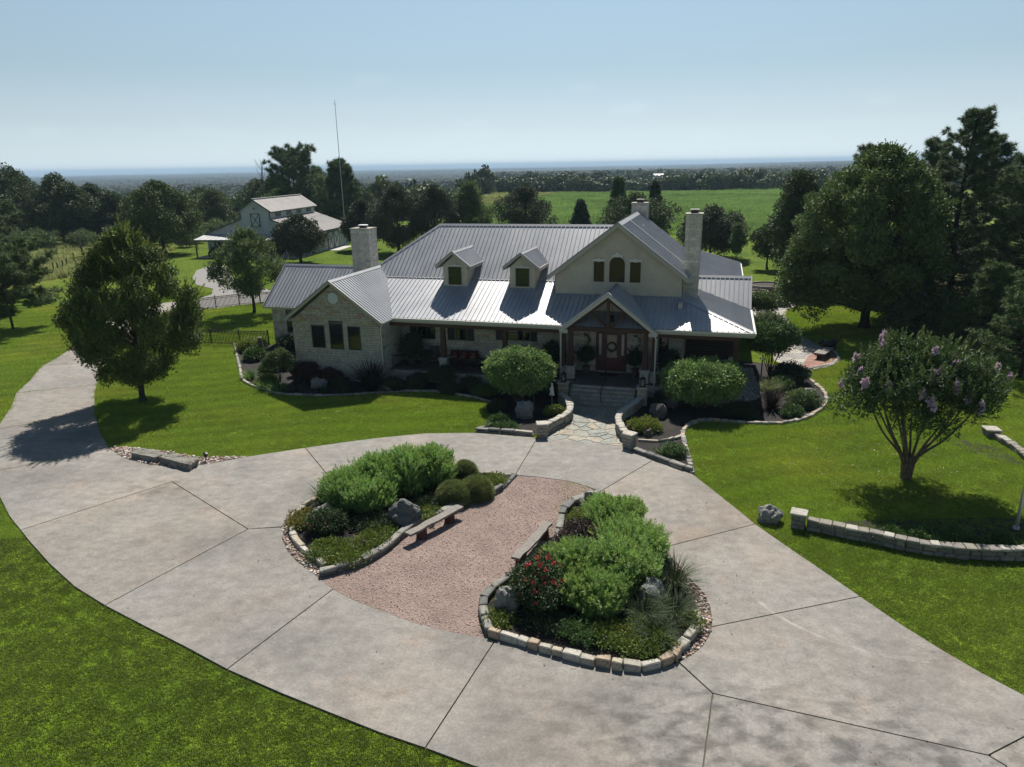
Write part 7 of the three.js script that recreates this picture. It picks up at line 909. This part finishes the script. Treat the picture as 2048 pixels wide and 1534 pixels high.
// ---------------------------------------------------------------- barn
{
  const t = thing('barn', 'white metal barn with raised centre roof, green trim and crossed doors', 'barn', [-66.28, 0, -60.89], 0.128);
  const wallM = std([0.50, 0.525, 0.53], 0.75, { map: rep(metalTex, 0.3) }), green = std([0.045, 0.075, 0.062], 0.6), roofM = [[0.43, 0.40, 0.385], [0.41, 0.385, 0.37]].map((c) => std(c, 0.75, { metalness: 0.15, map: rep(metalTex, 0.2) })), tin = std([0.50, 0.50, 0.49], 0.65, { metalness: 0.3, map: rep(metalTex, 0.3) }), W2 = 8.88, W1 = 2.54, L = 17.5, h2 = 3.45, hm = 5.72, h1 = 7.05, hr = 8.75, q = [-0.01, 0.012];
  const ribs = (m, x0, x1, y0, yTop, z, s) => { for (let x = x0 + 0.15; x < x1; x += 0.46) m.box(x - 0.02, x + 0.02, y0, yTop(x) - 0.05, z - (s > 0 ? 0 : 0.03), z + (s > 0 ? 0.03 : 0)); };
  const yTop = (x) => { const a = Math.abs(x); return a < W1 ? lerp(hr, h1, a / W1) : lerp(hm, h2, (a - W1) / (W2 - W1)); };
  const fm2 = new MB(); fm2.fan([V3(-W2, 0, 0), V3(W2, 0, 0), V3(W2, h2, 0), V3(W1, hm, 0), V3(W1, h1, 0), V3(0, hr, 0), V3(-W1, h1, 0), V3(-W1, hm, 0), V3(-W2, h2, 0)].slice(0, 9).length ? [V3(-W2, 0, 0), V3(W2, 0, 0), V3(W2, h2, 0), V3(W1, hm, 0), V3(-W1, hm, 0), V3(-W2, h2, 0)] : []); fm2.fan([V3(-W1, hm, 0), V3(W1, hm, 0), V3(W1, h1, 0), V3(0, hr, 0), V3(-W1, h1, 0)]); ribs(fm2, -W2, W2, 0, yTop, 0, 1); part('front_wall', fm2.build(), wallM, t);
  const sm = new MB(); sm.box(W2 - 0.12, W2, 0, h2, -L, -0.004).box(-W2, -W2 + 0.12, 0, h2, -L, -0.004).box(-W2, W2, 0, h2, -L, -L + 0.12); for (let z = -L + 0.2; z < 0; z += 0.46) sm.box(W2, W2 + 0.03, 0, h2 - 0.03, z - 0.02, z + 0.02); part('side_wall', sm.build(), wallM, t);
  const mon = new MB(); mon.box(W1 - 0.12, W1, hm - 0.4, h1, -L, -0.004).box(-W1, -W1 + 0.12, hm - 0.4, h1, -L, -0.004); mon.fan([V3(W1, hm - 0.5, -L), V3(-W1, hm - 0.5, -L), V3(-W1, h1, -L), V3(0, hr, -L), V3(W1, h1, -L)]); part('raised_wall', mon.build(), wallM, t);
  const roofQ = (name, a, b, c, d, n) => { const g = pgroup(name, t); a = P3(a); b = P3(b); c = P3(c); d = P3(d); for (let i = 0; i < n; i++) { const f = (k) => a.clone().lerp(b, k), h = (k) => d.clone().lerp(c, k), m = new MB(), e = i / n, e2 = (i + 1) / n - 0.002, up = V3(0, 0.09, 0); const Q = [f(e), f(e2), h(e2), h(e)]; m.hexa([...Q, ...Q.map((v) => v.clone().add(up))]); const er = (i + 0.02) / n; m.beam(f(er).add(V3(0, 0.11, 0)), h(er).add(V3(0, 0.11, 0)), 0.06, 0.05); m.beam(f(er + 0.5 / n).add(V3(0, 0.11, 0)), h(er + 0.5 / n).add(V3(0, 0.11, 0)), 0.06, 0.05); part('roof_panel', m.build(), roofM[i % 2], g); } };
  roofQ('roof', [W2 + 0.35, h2 - 0.08, 0.35], [W2 + 0.35, h2 - 0.08, -L - 0.35], [W1 + 0.005, hm, -L - 0.35], [W1 + 0.005, hm, 0.35], 19); roofQ('roof', [-W2 - 0.35, h2 - 0.08, -L - 0.35], [-W2 - 0.35, h2 - 0.08, 0.35], [-W1 - 0.005, hm, 0.35], [-W1 - 0.005, hm, -L - 0.35], 19);
  roofQ('roof', [W1 + 0.45, h1 - 0.22, 0.4], [W1 + 0.45, h1 - 0.22, -L - 0.4], [0.0, hr + 0.05, -L - 0.4], [0.0, hr + 0.05, 0.4], 19); roofQ('roof', [-W1 - 0.45, h1 - 0.22, -L - 0.4], [-W1 - 0.45, h1 - 0.22, 0.4], [-0.001, hr + 0.05, 0.4], [-0.001, hr + 0.05, -L - 0.4], 19);
  part('ridge_cap', new MB().beam(V3(0, hr + 0.2, 0.42), V3(0, hr + 0.2, -L - 0.42), 0.4, 0.05).build(), tin, t);
  const tr = new MB(), zt = 0.40; for (const s of [-1, 1]) { tr.beam(V3(s * (W1 + 0.45), h1 - 0.22, zt), V3(0, hr + 0.04, zt + 0.003 * s), 0.08, 0.18); tr.beam(V3(s * (W2 + 0.35), h2 - 0.1, zt - 0.05), V3(s * W1, hm, zt - 0.05), 0.08, 0.18); tr.box(s * W1 - 0.09, s * W1 + 0.09, hm, h1 - 0.05, 0.032, 0.07); } tr.box(W2 + 0.28, W2 + 0.37, h2 - 0.28, h2 - 0.1, -L - 0.3, 0.3).box(W2 + 0.03, W2 + 0.06, 0, h2 - 0.1, -L - 0.02, -L + 0.14).box(W1 + 0.36, W1 + 0.44, h1 - 0.34, h1 - 0.22, -L - 0.3, 0.3); part('trim', tr.build(), green, t);
  const lf = pgroup('loft_door', t); part('leaf', new MB().box(-0.72, 0.72, 4.55, 6.6, 0.034, 0.06).build(), wallM, lf); const lm = new MB(); lm.box(-0.8, -0.66, 4.5, 6.65, 0.06, 0.1).box(0.66, 0.8, 4.5, 6.65, 0.06, 0.1).box(-0.66, 0.66, 4.5, 4.63, 0.06, 0.1).box(-0.66, 0.66, 6.52, 6.65, 0.06, 0.1).beam(V3(-0.64, 4.66, 0.075), V3(0.64, 6.5, 0.075), 0.05, 0.1).beam(V3(0.64, 4.66, 0.07), V3(-0.64, 6.5, 0.07), 0.05, 0.1); part('brace', lm.build(), green, lf);
  part('wall_lamp', new THREE.SphereGeometry(0.14, 10, 8).translate(0, 7.45, 0.14), green, t);
  for (const z of [-2.9, -6.9, -10.9, -14.9]) { const w = pgroup('window', t), m = new MB(); const x = W1 + 0.0, a = z - 0.95, b = z + 0.95, y0 = 6.02, y1 = 6.72; m.box(x, x + 0.06, y0, y0 + 0.09, a, b).box(x, x + 0.06, y1 - 0.09, y1, a, b).box(x, x + 0.06, y0 + 0.09, y1 - 0.09, a, a + 0.09).box(x, x + 0.06, y0 + 0.09, y1 - 0.09, b - 0.09, b).box(x, x + 0.055, y0 + 0.09, y1 - 0.09, z - 0.04, z + 0.04); part('frame', m.build(), green, w); part('pane', new MB().box(x, x + 0.02, y0 + 0.05, y1 - 0.05, a + 0.05, b - 0.05).build(), new THREE.MeshPhysicalMaterial({ color: rgb(0.10, 0.12, 0.13), roughness: 0.1 }), w); }
  for (const z of [-8.6, -11.2]) { const d = pgroup('barn_door', t), x = W2 + 0.033, a = z - 1.28, b = z + 1.28, m = new MB(); part('leaf', new MB().box(x - 0.01, x + 0.05, 0.05, 3.0, a, b).build(), wallM, d); m.box(x + 0.05, x + 0.09, 0.05, 3.0, a, a + 0.14).box(x + 0.05, x + 0.09, 0.05, 3.0, b - 0.14, b).box(x + 0.05, x + 0.09, 0.05, 0.2, a + 0.14, b - 0.14).box(x + 0.05, x + 0.09, 2.86, 3.0, a + 0.14, b - 0.14).beam(V3(x + 0.07, 0.2, a + 0.14), V3(x + 0.07, 2.86, b - 0.14), 0.05, 0.12, 1, V3(0, 1, 0)).beam(V3(x + 0.075, 0.2, b - 0.14), V3(x + 0.075, 2.86, a + 0.14), 0.05, 0.12); part('brace', m.build(), green, d); }
  { const w = pgroup('window', t), x = W2 + 0.033; part('frame', new MB().box(x, x + 0.06, 1.3, 2.5, -15.6, -14.9).build(), green, w); part('pane', new MB().box(x + 0.06, x + 0.07, 1.38, 1.87, -15.52, -14.98).box(x + 0.06, x + 0.07, 1.93, 2.42, -15.52, -14.98).build(), glass, w); }
  // porch roof along the gable front
  const aw = pgroup('awning', t); const A = [], n = 20; for (let i = 0; i < n; i++) { const x0 = lerp(-W2 - 0.2, W2 + 0.2, i / n), x1 = lerp(-W2 - 0.2, W2 + 0.2, (i + 1) / n) - 0.01; part('roof_panel', new MB().hexa([V3(x0, 2.75, 3.6), V3(x1, 2.75, 3.6), V3(x1, 3.3, 0.05), V3(x0, 3.3, 0.05), V3(x0, 2.82, 3.6), V3(x1, 2.82, 3.6), V3(x1, 3.37, 0.05), V3(x0, 3.37, 0.05)]).beam(V3(x0 + 0.04, 2.84, 3.6), V3(x0 + 0.04, 3.39, 0.05), 0.06, 0.04).build(), tin, aw); }
  part('beam', new MB().box(-W2 - 0.2, W2 + 0.2, 2.55, 2.75, 3.4, 3.55).build(), green, aw); for (let i = 0; i < 6; i++) { const x = lerp(-W2, W2, i / 5); part('post', new MB().box(x - 0.09, x + 0.09, 0, 2.55, 3.38, 3.56).build(), green, aw); }
  part('open_bay', new MB().box(-4.2, -0.6, 0.02, 2.5, 0.032, 0.05).box(1.2, 4.6, 0.02, 2.5, 0.032, 0.05).build(), std([0.012, 0.012, 0.012], 0.95), t); part('apron', new MB().box(-W2, W2, 0.003, 0.06, 0.06, 3.9).box(W2 + 0.1, W2 + 2.2, 0.003, 0.05, -13.5, -6.6).build(), std([0.42, 0.40, 0.38], 0.9), t);
  const w = pgroup('window', t); part('frame', new MB().box(-7.7, -6.2, 1.0, 2.1, 0.034, 0.08).build(), green, w); part('pane', new MB().box(-7.6, -6.98, 1.1, 2.0, 0.08, 0.09).box(-6.92, -6.3, 1.1, 2.0, 0.08, 0.09).build(), glass, w);
  for (const [x, lab] of [[-5.2, 'dark tractor under the left end of the barn awning']]) { const v = thing('tractor', lab, 'tractor', [-71.6, 0, -57.4], 0.5), dk = std([0.02, 0.025, 0.02], 0.6); part('body', new MB().geo(chamfer(1.7, 0.6, 0.8, 0.1).translate(0.3, 1.0, 0)).geo(chamfer(0.7, 0.5, 0.9, 0.08).translate(-0.7, 1.0, 0)).build(), dk, v); for (const [wx, wz, r] of [[-0.7, 0.55, 0.65], [-0.7, -0.55, 0.65], [0.9, 0.45, 0.4], [0.9, -0.45, 0.4]]) { const g = new THREE.TorusGeometry(r * 0.75, r * 0.26, 8, 18); g.translate(wx, r, wz); part('wheel', g, std([0.015, 0.015, 0.015], 0.9), v); } part('roll_bar', new MB().box(-0.95, -0.88, 1.2, 2.1, -0.4, -0.33).box(-0.95, -0.88, 1.2, 2.1, 0.33, 0.4).box(-0.95, -0.88, 2.1, 2.17, -0.4, 0.4).build(), dk, v); part('seat', chamfer(0.45, 0.4, 0.45, 0.08).translate(-0.55, 1.45, 0), dk, v); }
}
// far-off buildings
{ const t = thing('far_building', 'far white-roofed shed among the woods near the horizon', 'building', [-66, -3.6, -805]); part('wall', new MB().box(-9, 9, -9, 2.6, -5, 5).build(), std([0.4, 0.4, 0.4], 0.8), t); part('roof', new MB().hexa([V3(-9.4, 2.6, 5.4), V3(9.4, 2.6, 5.4), V3(9.4, 2.6, -5.4), V3(-9.4, 2.6, -5.4), V3(-9.4, 2.7, 5.4), V3(9.4, 2.7, 5.4), V3(9.4, 4.9, 0), V3(-9.4, 4.9, 0)]).build(), std([0.6, 0.6, 0.59], 0.6), t); }
// ---------------------------------------------------------------- round planters, sculpture, garden figures
const planterM = std([0.27, 0.255, 0.235], 0.92, { map: rep(stoneTex, 1.2), bumpMap: rep(stoneBump, 1.2), bumpScale: 0.02 });
[[10.1, -34.1, 1.05, 0.95, 0, 'low round stone planter nearest the right rear wing'], [11.85, -31.65, 1.05, 0.95, 1, 'round stone planter full of low greens in the paved court'], [11.2, -37.3, 1.9, 1.15, 0, 'long curved stone planter behind the round one'], [13.2, -38.6, 1.1, 1.1, 0, 'stone planter partly hidden by the tree at the right']].forEach(([x, z, r, h, green, lab], i) => {
  const t = thing('stone_planter', lab, 'planter', [x, 0, z]), rng = RNG(i + 60); for (let k = 0; k < 4; k++) { const n = Math.round(r * 12); for (let j = 0; j < n; j++) { const a0 = (j + (k % 2) / 2) / n * 6.283, g = chamfer(2 * r * Math.sin(Math.PI / n) - 0.015, h / 4 - 0.01, 0.2, 0.015, 0.008, rng); const m = part('block', g, [planterM, wallMats[0], wallMats[1]][Math.floor(rng() * 3)], t); m.position.set(Math.cos(a0) * (r - 0.1), h / 4 * (k + 0.5), Math.sin(a0) * (r - 0.1)); m.rotation.y = -a0 + Math.PI / 2; } }
  part('soil', new THREE.CylinderGeometry(r - 0.16, r - 0.16, 0.05, 24).translate(0, h - 0.16, 0), std([0.04, 0.032, 0.025], 1), t);
  if (green) { const s = []; for (let j = 0; j < 170; j++) { const a = rng() * 6.28, q = Math.sqrt(rng()) * (r - 0.2); s.push([Math.cos(a) * q, h - 0.05 + 0.1 * rng(), Math.sin(a) * q, 1.2]); } const g = scatter('planting', t, KIT.ground[0], elmM, s, { seed: 5 }); }
});
{ const dark = std([0.025, 0.026, 0.028], 0.35, { metalness: 0.6 }), t = thing('animal_sculpture', 'black metal animal sculpture crouching at the end of the short bench', 'sculpture', [14.2, 0, -13.3], 0.6), blob = (x, y, z, a, b, c) => { const g = new THREE.SphereGeometry(1, 16, 12); g.scale(a, b, c); g.translate(x, y, z); return g; };
  part('body', new MB().geo(blob(0, 0.62, 0, 0.5, 0.26, 0.3)).geo(blob(0.42, 0.72, 0, 0.26, 0.22, 0.22)).geo(blob(-0.38, 0.66, 0.05, 0.28, 0.25, 0.28)).build(), dark, t); part('head', new MB().geo(blob(-0.72, 0.84, 0.06, 0.2, 0.15, 0.15)).geo(blob(-0.92, 0.8, 0.06, 0.12, 0.09, 0.1)).geo(new THREE.ConeGeometry(0.06, 0.14, 8).translate(-0.68, 1.0, 0.0)).geo(new THREE.ConeGeometry(0.06, 0.14, 8).translate(-0.68, 1.0, 0.14)).build(), dark, t); for (const [x, z] of [[0.4, 0.15], [0.4, -0.15], [-0.42, 0.18], [-0.42, -0.16]]) part('leg', tube([V3(x, 0.6, z), V3(x + 0.06, 0.3, z), V3(x, 0.08, z)], 0.1, 0.06, 8), dark, t); part('tail', tube([V3(0.6, 0.75, 0), V3(0.85, 0.85, 0.05), V3(1.0, 1.1, 0.1)], 0.06, 0.03, 7), dark, t); }
{ const t = thing('wooden_stump', 'tall weathered carved stump in the bed at the fence corner', 'post', [-26.34, 0, -3.07]); part('shaft', tube([V3(0, -0.1, 0), V3(0.03, 0.5, 0), V3(-0.05, 1.0, 0), V3(-0.1, 1.42, 0)], 0.24, 0.15, 10, true), std([0.20, 0.175, 0.15], 0.95, { map: barkTex }), t); part('top', chamfer(0.3, 0.16, 0.26, 0.04, 0.02, RNG(3)).translate(-0.1, 1.45, 0), std([0.22, 0.2, 0.18], 0.95), t); }
{ // white painted figure on a stake
  const t = thing('garden_figure', 'small white painted figure on a wooden stake left of the steps', 'garden figure', [-2.66, 0, 3.4]), wht = std([0.60, 0.60, 0.57], 0.6); part('stake', new MB().box(-0.035, 0.035, -0.1, 0.78, -0.03, 0.03).build(), std([0.15, 0.11, 0.08], 0.9), t);
  const s = new THREE.Shape(); s.moveTo(-0.14, 0.74); s.lineTo(-0.03, 0.74); s.lineTo(-0.005, 0.98); s.lineTo(0.02, 0.74); s.lineTo(0.14, 0.74); s.lineTo(0.09, 1.04); s.lineTo(0.075, 1.26); s.quadraticCurveTo(0.03, 1.33, 0, 1.33); s.quadraticCurveTo(-0.05, 1.32, -0.06, 1.22); s.lineTo(-0.16, 1.08); s.lineTo(-0.14, 1.05); s.lineTo(-0.07, 1.12); s.lineTo(-0.09, 1.0); s.closePath(); const g = new THREE.ExtrudeGeometry(s, { depth: 0.05, bevelEnabled: true, bevelSize: 0.008, bevelThickness: 0.008, bevelSegments: 1 }); g.translate(0, 0, -0.02); part('body', g, wht, t); part('head', new THREE.SphereGeometry(0.075, 14, 10).translate(0, 1.41, 0), wht, t); }
{ const t = thing('garden_stake', 'plain wooden stake under the left clipped shrub', 'stake', [-3.76, 0, 3.3]); part('shaft', new MB().box(-0.04, 0.04, -0.1, 0.95, -0.03, 0.03).build(), std([0.17, 0.13, 0.10], 0.9, { map: rep(woodTex, 1) }), t); part('plaque', chamfer(0.24, 0.1, 0.05, 0.012).translate(0, 0.98, 0), std([0.3, 0.28, 0.25], 0.8), t); }
{ const t = thing('garden_stake', 'grey post with small white bells in the bed below the laurel', 'stake', [9.2, 0, -5.2]); part('shaft', new MB().box(-0.04, 0.04, -0.1, 1.3, -0.04, 0.04).build(), std([0.16, 0.15, 0.14], 0.9), t); for (const [x, y] of [[-0.12, 1.35], [0.02, 1.45], [0.12, 1.33]]) part('bell', new THREE.SphereGeometry(0.065, 10, 8).translate(x, y, 0), std([0.62, 0.62, 0.6], 0.5), t); }
{ const t = thing('path_lamp', 'small black path lamp at the end of the long rocks by the drive', 'garden lamp', [-17.1, 0, 15.1]); part('stem', new THREE.CylinderGeometry(0.03, 0.03, 0.3, 8).translate(0, 0.15, 0), black, t); part('lamp_housing', new THREE.CylinderGeometry(0.11, 0.08, 0.16, 12).translate(0, 0.36, 0), black, t); part('cap', new THREE.ConeGeometry(0.14, 0.08, 12).translate(0, 0.48, 0), black, t); }
{ // two little dark figures standing in the sedum
  const dk = std([0.03, 0.03, 0.045], 0.5), t = thing('garden_figure', 'dark slender animal figure standing in the sedum of the left island bed', 'garden figure', [-5.62, 0.06, 21.05]); const b = new THREE.SphereGeometry(1, 14, 10); b.scale(0.075, 0.2, 0.075); b.translate(0, 0.2, 0); part('body', b, dk, t); part('head', new MB().geo(new THREE.SphereGeometry(0.065, 12, 8).translate(-0.02, 0.44, 0)).geo(new THREE.ConeGeometry(0.022, 0.16, 6).translate(-0.045, 0.55, 0)).geo(new THREE.ConeGeometry(0.022, 0.16, 6).translate(0.02, 0.55, 0)).build(), std([0.10, 0.09, 0.085], 0.7), t);
  const t2 = thing('garden_figure', 'grey small animal figure beside the dark one in the sedum', 'garden figure', [-5.9, 0.06, 21.15]), gr = std([0.17, 0.18, 0.19], 0.8); const b2 = new THREE.SphereGeometry(1, 12, 8); b2.scale(0.15, 0.09, 0.08); b2.translate(0, 0.17, 0); part('body', b2, gr, t2); part('head', new THREE.SphereGeometry(0.06, 10, 8).translate(-0.16, 0.22, 0), gr, t2); for (const [x, z] of [[-0.1, 0.05], [-0.1, -0.05], [0.1, 0.05], [0.1, -0.05]]) part('leg', new THREE.CylinderGeometry(0.02, 0.018, 0.16, 6).translate(x, 0.07, z), gr, t2); }
// ---------------------------------------------------------------- porch things
{
  const t = thing('handrail', 'black metal handrail down the middle of the entrance steps', 'handrail', [0, 0, 0]), m = (a, b, r = 0.022) => part('rail', tube([P3(a), P3(a).lerp(P3(b), 0.5), P3(b)], r, r, 8), black, t); m([0.02, FL + 0.92, 0.55], [0.0, 0.92, 2.35]); m([0.02, FL + 0.5, 0.55], [0.0, 0.5, 2.35], 0.015); part('post', new MB().box(0.0, 0.04, FL, FL + 0.92, 0.53, 0.57).build(), black, t); part('post', new MB().box(-0.02, 0.02, 0.03, 0.92, 2.33, 2.37).build(), black, t);
  for (const [x, lab, c] of [[-2.33, 'dark metal lantern on the stone pillar left of the steps', 0], [2.32, 'dark metal lantern on the stone pillar right of the steps', 1]]) { const l = thing('pillar_lantern', lab, 'lantern', [x, 1.11, 1.75]), a = 0.13, k = new MB(); part('base', chamfer(0.32, 0.06, 0.32, 0.015).translate(0, 0.03, 0), black, l); for (const sx of [-1, 1]) for (const sz of [-1, 1]) k.box(sx * a - 0.015, sx * a + 0.015, 0.06, 0.44, sz * a - 0.015, sz * a + 0.015); k.box(-a, a, 0.43, 0.46, -a, a); part('cage', k.build(), black, l); part('glass', new MB().box(-a + 0.02, a - 0.02, 0.065, 0.43, -a + 0.02, a - 0.02).build(), new THREE.MeshPhysicalMaterial({ color: rgb(0.5, 0.5, 0.48), roughness: 0.15, transmission: 0.8, thickness: 0, transparent: false }), l); part('candle', new THREE.CylinderGeometry(0.04, 0.04, 0.22, 12).translate(0, 0.17, 0), std([0.55, 0.5, 0.4], 0.7), l); part('roof', new THREE.ConeGeometry(0.24, 0.16, 4).rotateY(Math.PI / 4).translate(0, 0.54, 0), black, l); part('finial', new THREE.SphereGeometry(0.03, 8, 6).translate(0, 0.64, 0), black, l); }
  const w = thing('door_wreath', 'leafy wreath hanging on the red front door', 'wreath', [-0.02, 2.46, -1.86]), rng = RNG(4), L = []; for (let i = 0; i < 130; i++) { const a = rng() * 6.28, r = 0.27 + 0.05 * (rng() - 0.5); L.push([Math.cos(a) * r, Math.sin(a) * r, 0.02 + 0.05 * rng(), 0.42]); } part('ring', new THREE.TorusGeometry(0.27, 0.04, 8, 30), std([0.09, 0.06, 0.04], 0.9), w); scatter('leaves', w, KIT.small[0], fm('wreath', [0.12, 0.14, 0.10], 0.3), L, { seed: 4 });
  for (const [x, lab] of [[-1.55, 'leafy wall spray hanging left of the front door'], [1.62, 'leafy wall spray hanging right of the front door']]) { const v = thing('wall_spray', lab, 'wall decoration', [x, 2.35, -1.84]), q = []; const pts = [V3(-0.28, 0.9, 0), V3(0.05, 0.75, 0.03), V3(0.12, 0.4, 0.03), V3(-0.1, 0.15, 0.03), V3(0.0, -0.15, 0.03), V3(0.2, 0.0, 0.03)], C = new THREE.CatmullRomCurve3(pts); part('vine', tube(pts, 0.018, 0.01, 5), std([0.05, 0.04, 0.03], 0.9), v); for (let i = 0; i < 70; i++) { const p = C.getPoint(rng()); q.push([p.x + (rng() - 0.5) * 0.16, p.y + (rng() - 0.5) * 0.16, p.z + 0.04, 0.42]); } scatter('leaves', v, KIT.small[1], deepM, q, { seed: 6 }); }
  const pend = thing('pendant_lantern', 'small dark lantern hanging in the portico gable', 'lantern', [0.16, 4.35, -0.5]); part('chain', new THREE.CylinderGeometry(0.012, 0.012, 1.3, 6).translate(0, 0.95, 0), black, pend); part('lamp_body', new THREE.CylinderGeometry(0.1, 0.13, 0.3, 8).translate(0, 0.15, 0), black, pend); part('cap', new THREE.ConeGeometry(0.15, 0.14, 8).translate(0, 0.37, 0), black, pend);
  const pot = (x, z, r, h, ph, lab, sd, mat, kit = 'small', s = 1.2) => { const p = thing('potted_plant', lab, 'potted plant', [x, FL + 0.004, z]), prof = [[0, 0], [r * 0.72, 0], [r * 0.9, h * 0.5], [r, h * 0.92], [r * 1.08, h * 0.93], [r * 1.08, h], [r * 0.92, h], [r * 0.88, h * 0.9], [0, h * 0.9]].map(([a, b]) => new THREE.Vector2(a, b)); part('pot', new THREE.LatheGeometry(prof, 20), std([0.10, 0.05, 0.035], 0.8), p); const rg = RNG(sd), lb = []; for (let i = 0; i < 8; i++) { const a = i * 2.4; lb.push({ x: Math.cos(a) * r * 0.7, y: h + ph * (0.3 + 0.6 * rg()), z: Math.sin(a) * r * 0.7, r: ph * 0.26, sy: 0.9 }); } const L2 = lobePoints(lb, 220, rg); for (const k of L2) k[3] = s; scatter('plant', p, KIT[kit][0], mat, L2, { seed: sd, up: kit === 'spray' ? 1 : 0 }); const sm = new MB(); for (let i = 0; i < 4; i++) sm.geo(tube([V3(0, h * 0.85, 0), V3(lb[i].x * 0.5, h + ph * 0.3, lb[i].z * 0.5), V3(lb[i].x, lb[i].y, lb[i].z)], 0.015, 0.006, 4)); part('stem', sm.build(), bark, p); };
  pot(-1.5, -1.2, 0.24, 0.5, 0.75, 'tall potted plant left of the front door', 61, deepM, 'spray', 1.4); pot(1.55, -1.2, 0.24, 0.5, 0.7, 'tall potted plant right of the front door', 62, deepM, 'spray', 1.4);
  pot(-13.2, -0.9, 0.34, 0.5, 1.5, 'large potted tree at the left end of the porch', 63, deepM, 'lance', 1); pot(-12.2, -0.75, 0.2, 0.35, 0.5, 'small potted plant beside the large potted tree', 64, deepM); pot(-3.6, -1.1, 0.3, 0.5, 1.2, 'big dark potted plant left of the portico', 65, deepM, 'lance', 1); pot(3.6, -1.0, 0.3, 0.5, 1.1, 'big dark potted plant right of the portico', 66, deepM, 'lance', 1); pot(-6.0, -0.9, 0.24, 0.4, 0.7, 'potted fern on the porch behind the left clipped shrub', 67, deepM);
  const wick = std([0.030, 0.022, 0.017], 0.8, { map: rep(woodTex, 2) }), red = std([0.06, 0.012, 0.011], 0.9), dkRed = std([0.045, 0.009, 0.009], 0.9), floral = std([1, 1, 1], 0.9, { map: tex(128, 128, (x, y) => { const d = wrapF(x, y, 128, 5, 7, 2); return d > 0.56 ? [0.55, 0.38, 0.26] : d > 0.5 ? [0.32, 0.12, 0.09] : [0.26, 0.06, 0.06]; }) });
  const seatThing = (name, label, x, z, w, cush, turn = 0) => { const s = thing(name, label, w > 1.2 ? 'sofa' : 'armchair', [x, FL + 0.004, z], turn), q = (n, bw, bh, bd, px, py, pz, m) => part(n, chamfer(bw, bh, bd, Math.min(0.05, bh * 0.3), 0.004).translate(px, py, pz), m, s); q('seat_frame', w, 0.2, 0.75, 0, 0.28, 0, wick); q('backrest', w, 0.62, 0.12, 0, 0.66, -0.36, wick); for (const k of [-1, 1]) { q('armrest', 0.12, 0.36, 0.75, k * (w / 2 + 0.06), 0.45, 0, wick); for (const zz of [-0.32, 0.32]) q('leg', 0.07, 0.18, 0.07, k * (w / 2 - 0.05), 0.09, zz, wick); } const n = Math.max(1, Math.round(w / 0.62)); for (let i = 0; i < n; i++) { const px = (i + 0.5) / n * w - w / 2; q('seat_cushion', w / n - 0.02, 0.12, 0.62, px, 0.44, 0.04, cush ? dkRed : wick); if (cush) { const c = part('back_cushion', chamfer(w / n - 0.05, 0.42, 0.14, 0.06, 0.01).translate(0, 0, 0), red, s); c.position.set(px, 0.73, -0.22); c.rotation.x = -0.2; const f = part('floral_pillow', chamfer(0.42, 0.38, 0.12, 0.055, 0.01), floral, s); f.position.set(px, 0.68, -0.08); f.rotation.x = -0.3; } } };
  seatThing('porch_sofa', 'dark wicker porch sofa with red cushions and three floral pillows', -9.75, -1.25, 1.95, true); seatThing('porch_chair', 'dark armchair with red cushion behind the left clipped shrub', -7.5, -1.1, 0.62, true, -0.25);
  { const c = thing('rocking_chair', 'dark high-backed rocking chair left of the first porch post', 'chair', [-11.7, FL + 0.004, -1.0], 0.15), wd = std([0.035, 0.025, 0.02], 0.7); part('seat', chamfer(0.58, 0.05, 0.55, 0.012).translate(0, 0.44, 0), wd, c); for (let i = 0; i < 6; i++) part('back_slat', new MB().box(-0.26 + i * 0.09, -0.20 + i * 0.09, 0.46, 1.15, -0.29, -0.26).build(), wd, c); part('top_rail', chamfer(0.62, 0.1, 0.05, 0.012).translate(0, 1.18, -0.275), wd, c); for (const k of [-1, 1]) { part('armrest', chamfer(0.09, 0.04, 0.6, 0.01).translate(k * 0.33, 0.68, 0), wd, c); part('leg', new MB().box(k * 0.3 - 0.025, k * 0.3 + 0.025, 0.06, 0.66, 0.2, 0.25).build(), wd, c); part('leg', new MB().box(k * 0.3 - 0.025, k * 0.3 + 0.025, 0.06, 1.16, -0.3, -0.25).build(), wd, c); part('rocker', tube([V3(k * 0.3, 0.14, 0.5), V3(k * 0.3, 0.035, 0.1), V3(k * 0.3, 0.035, -0.15), V3(k * 0.3, 0.14, -0.6)], 0.025, 0.025, 6), wd, c); } }
  { const c = thing('side_table', 'small dark side table right of the porch sofa', 'side table', [-8.45, FL + 0.004, -1.1]); part('tabletop', new THREE.CylinderGeometry(0.26, 0.26, 0.04, 20).translate(0, 0.55, 0), wick, c); for (let i = 0; i < 4; i++) { const a = i * 1.5708 + 0.785; part('leg', new THREE.CylinderGeometry(0.02, 0.02, 0.53, 7).translate(Math.cos(a) * 0.18, 0.265, Math.sin(a) * 0.18), wick, c); } }
  { const c = thing('door_mat', 'dark door mat in front of the red door', 'door mat', [-0.05, FL + 0.006, -1.15]); part('mat', chamfer(1.1, 0.02, 0.6, 0.006).translate(0, 0.012, 0), std([0.02, 0.018, 0.016], 1), c); }
}
scene.traverse((o) => { if (o.isMesh) { o.castShadow = true; o.receiveShadow = true; } });
renderer.render(scene, camera);
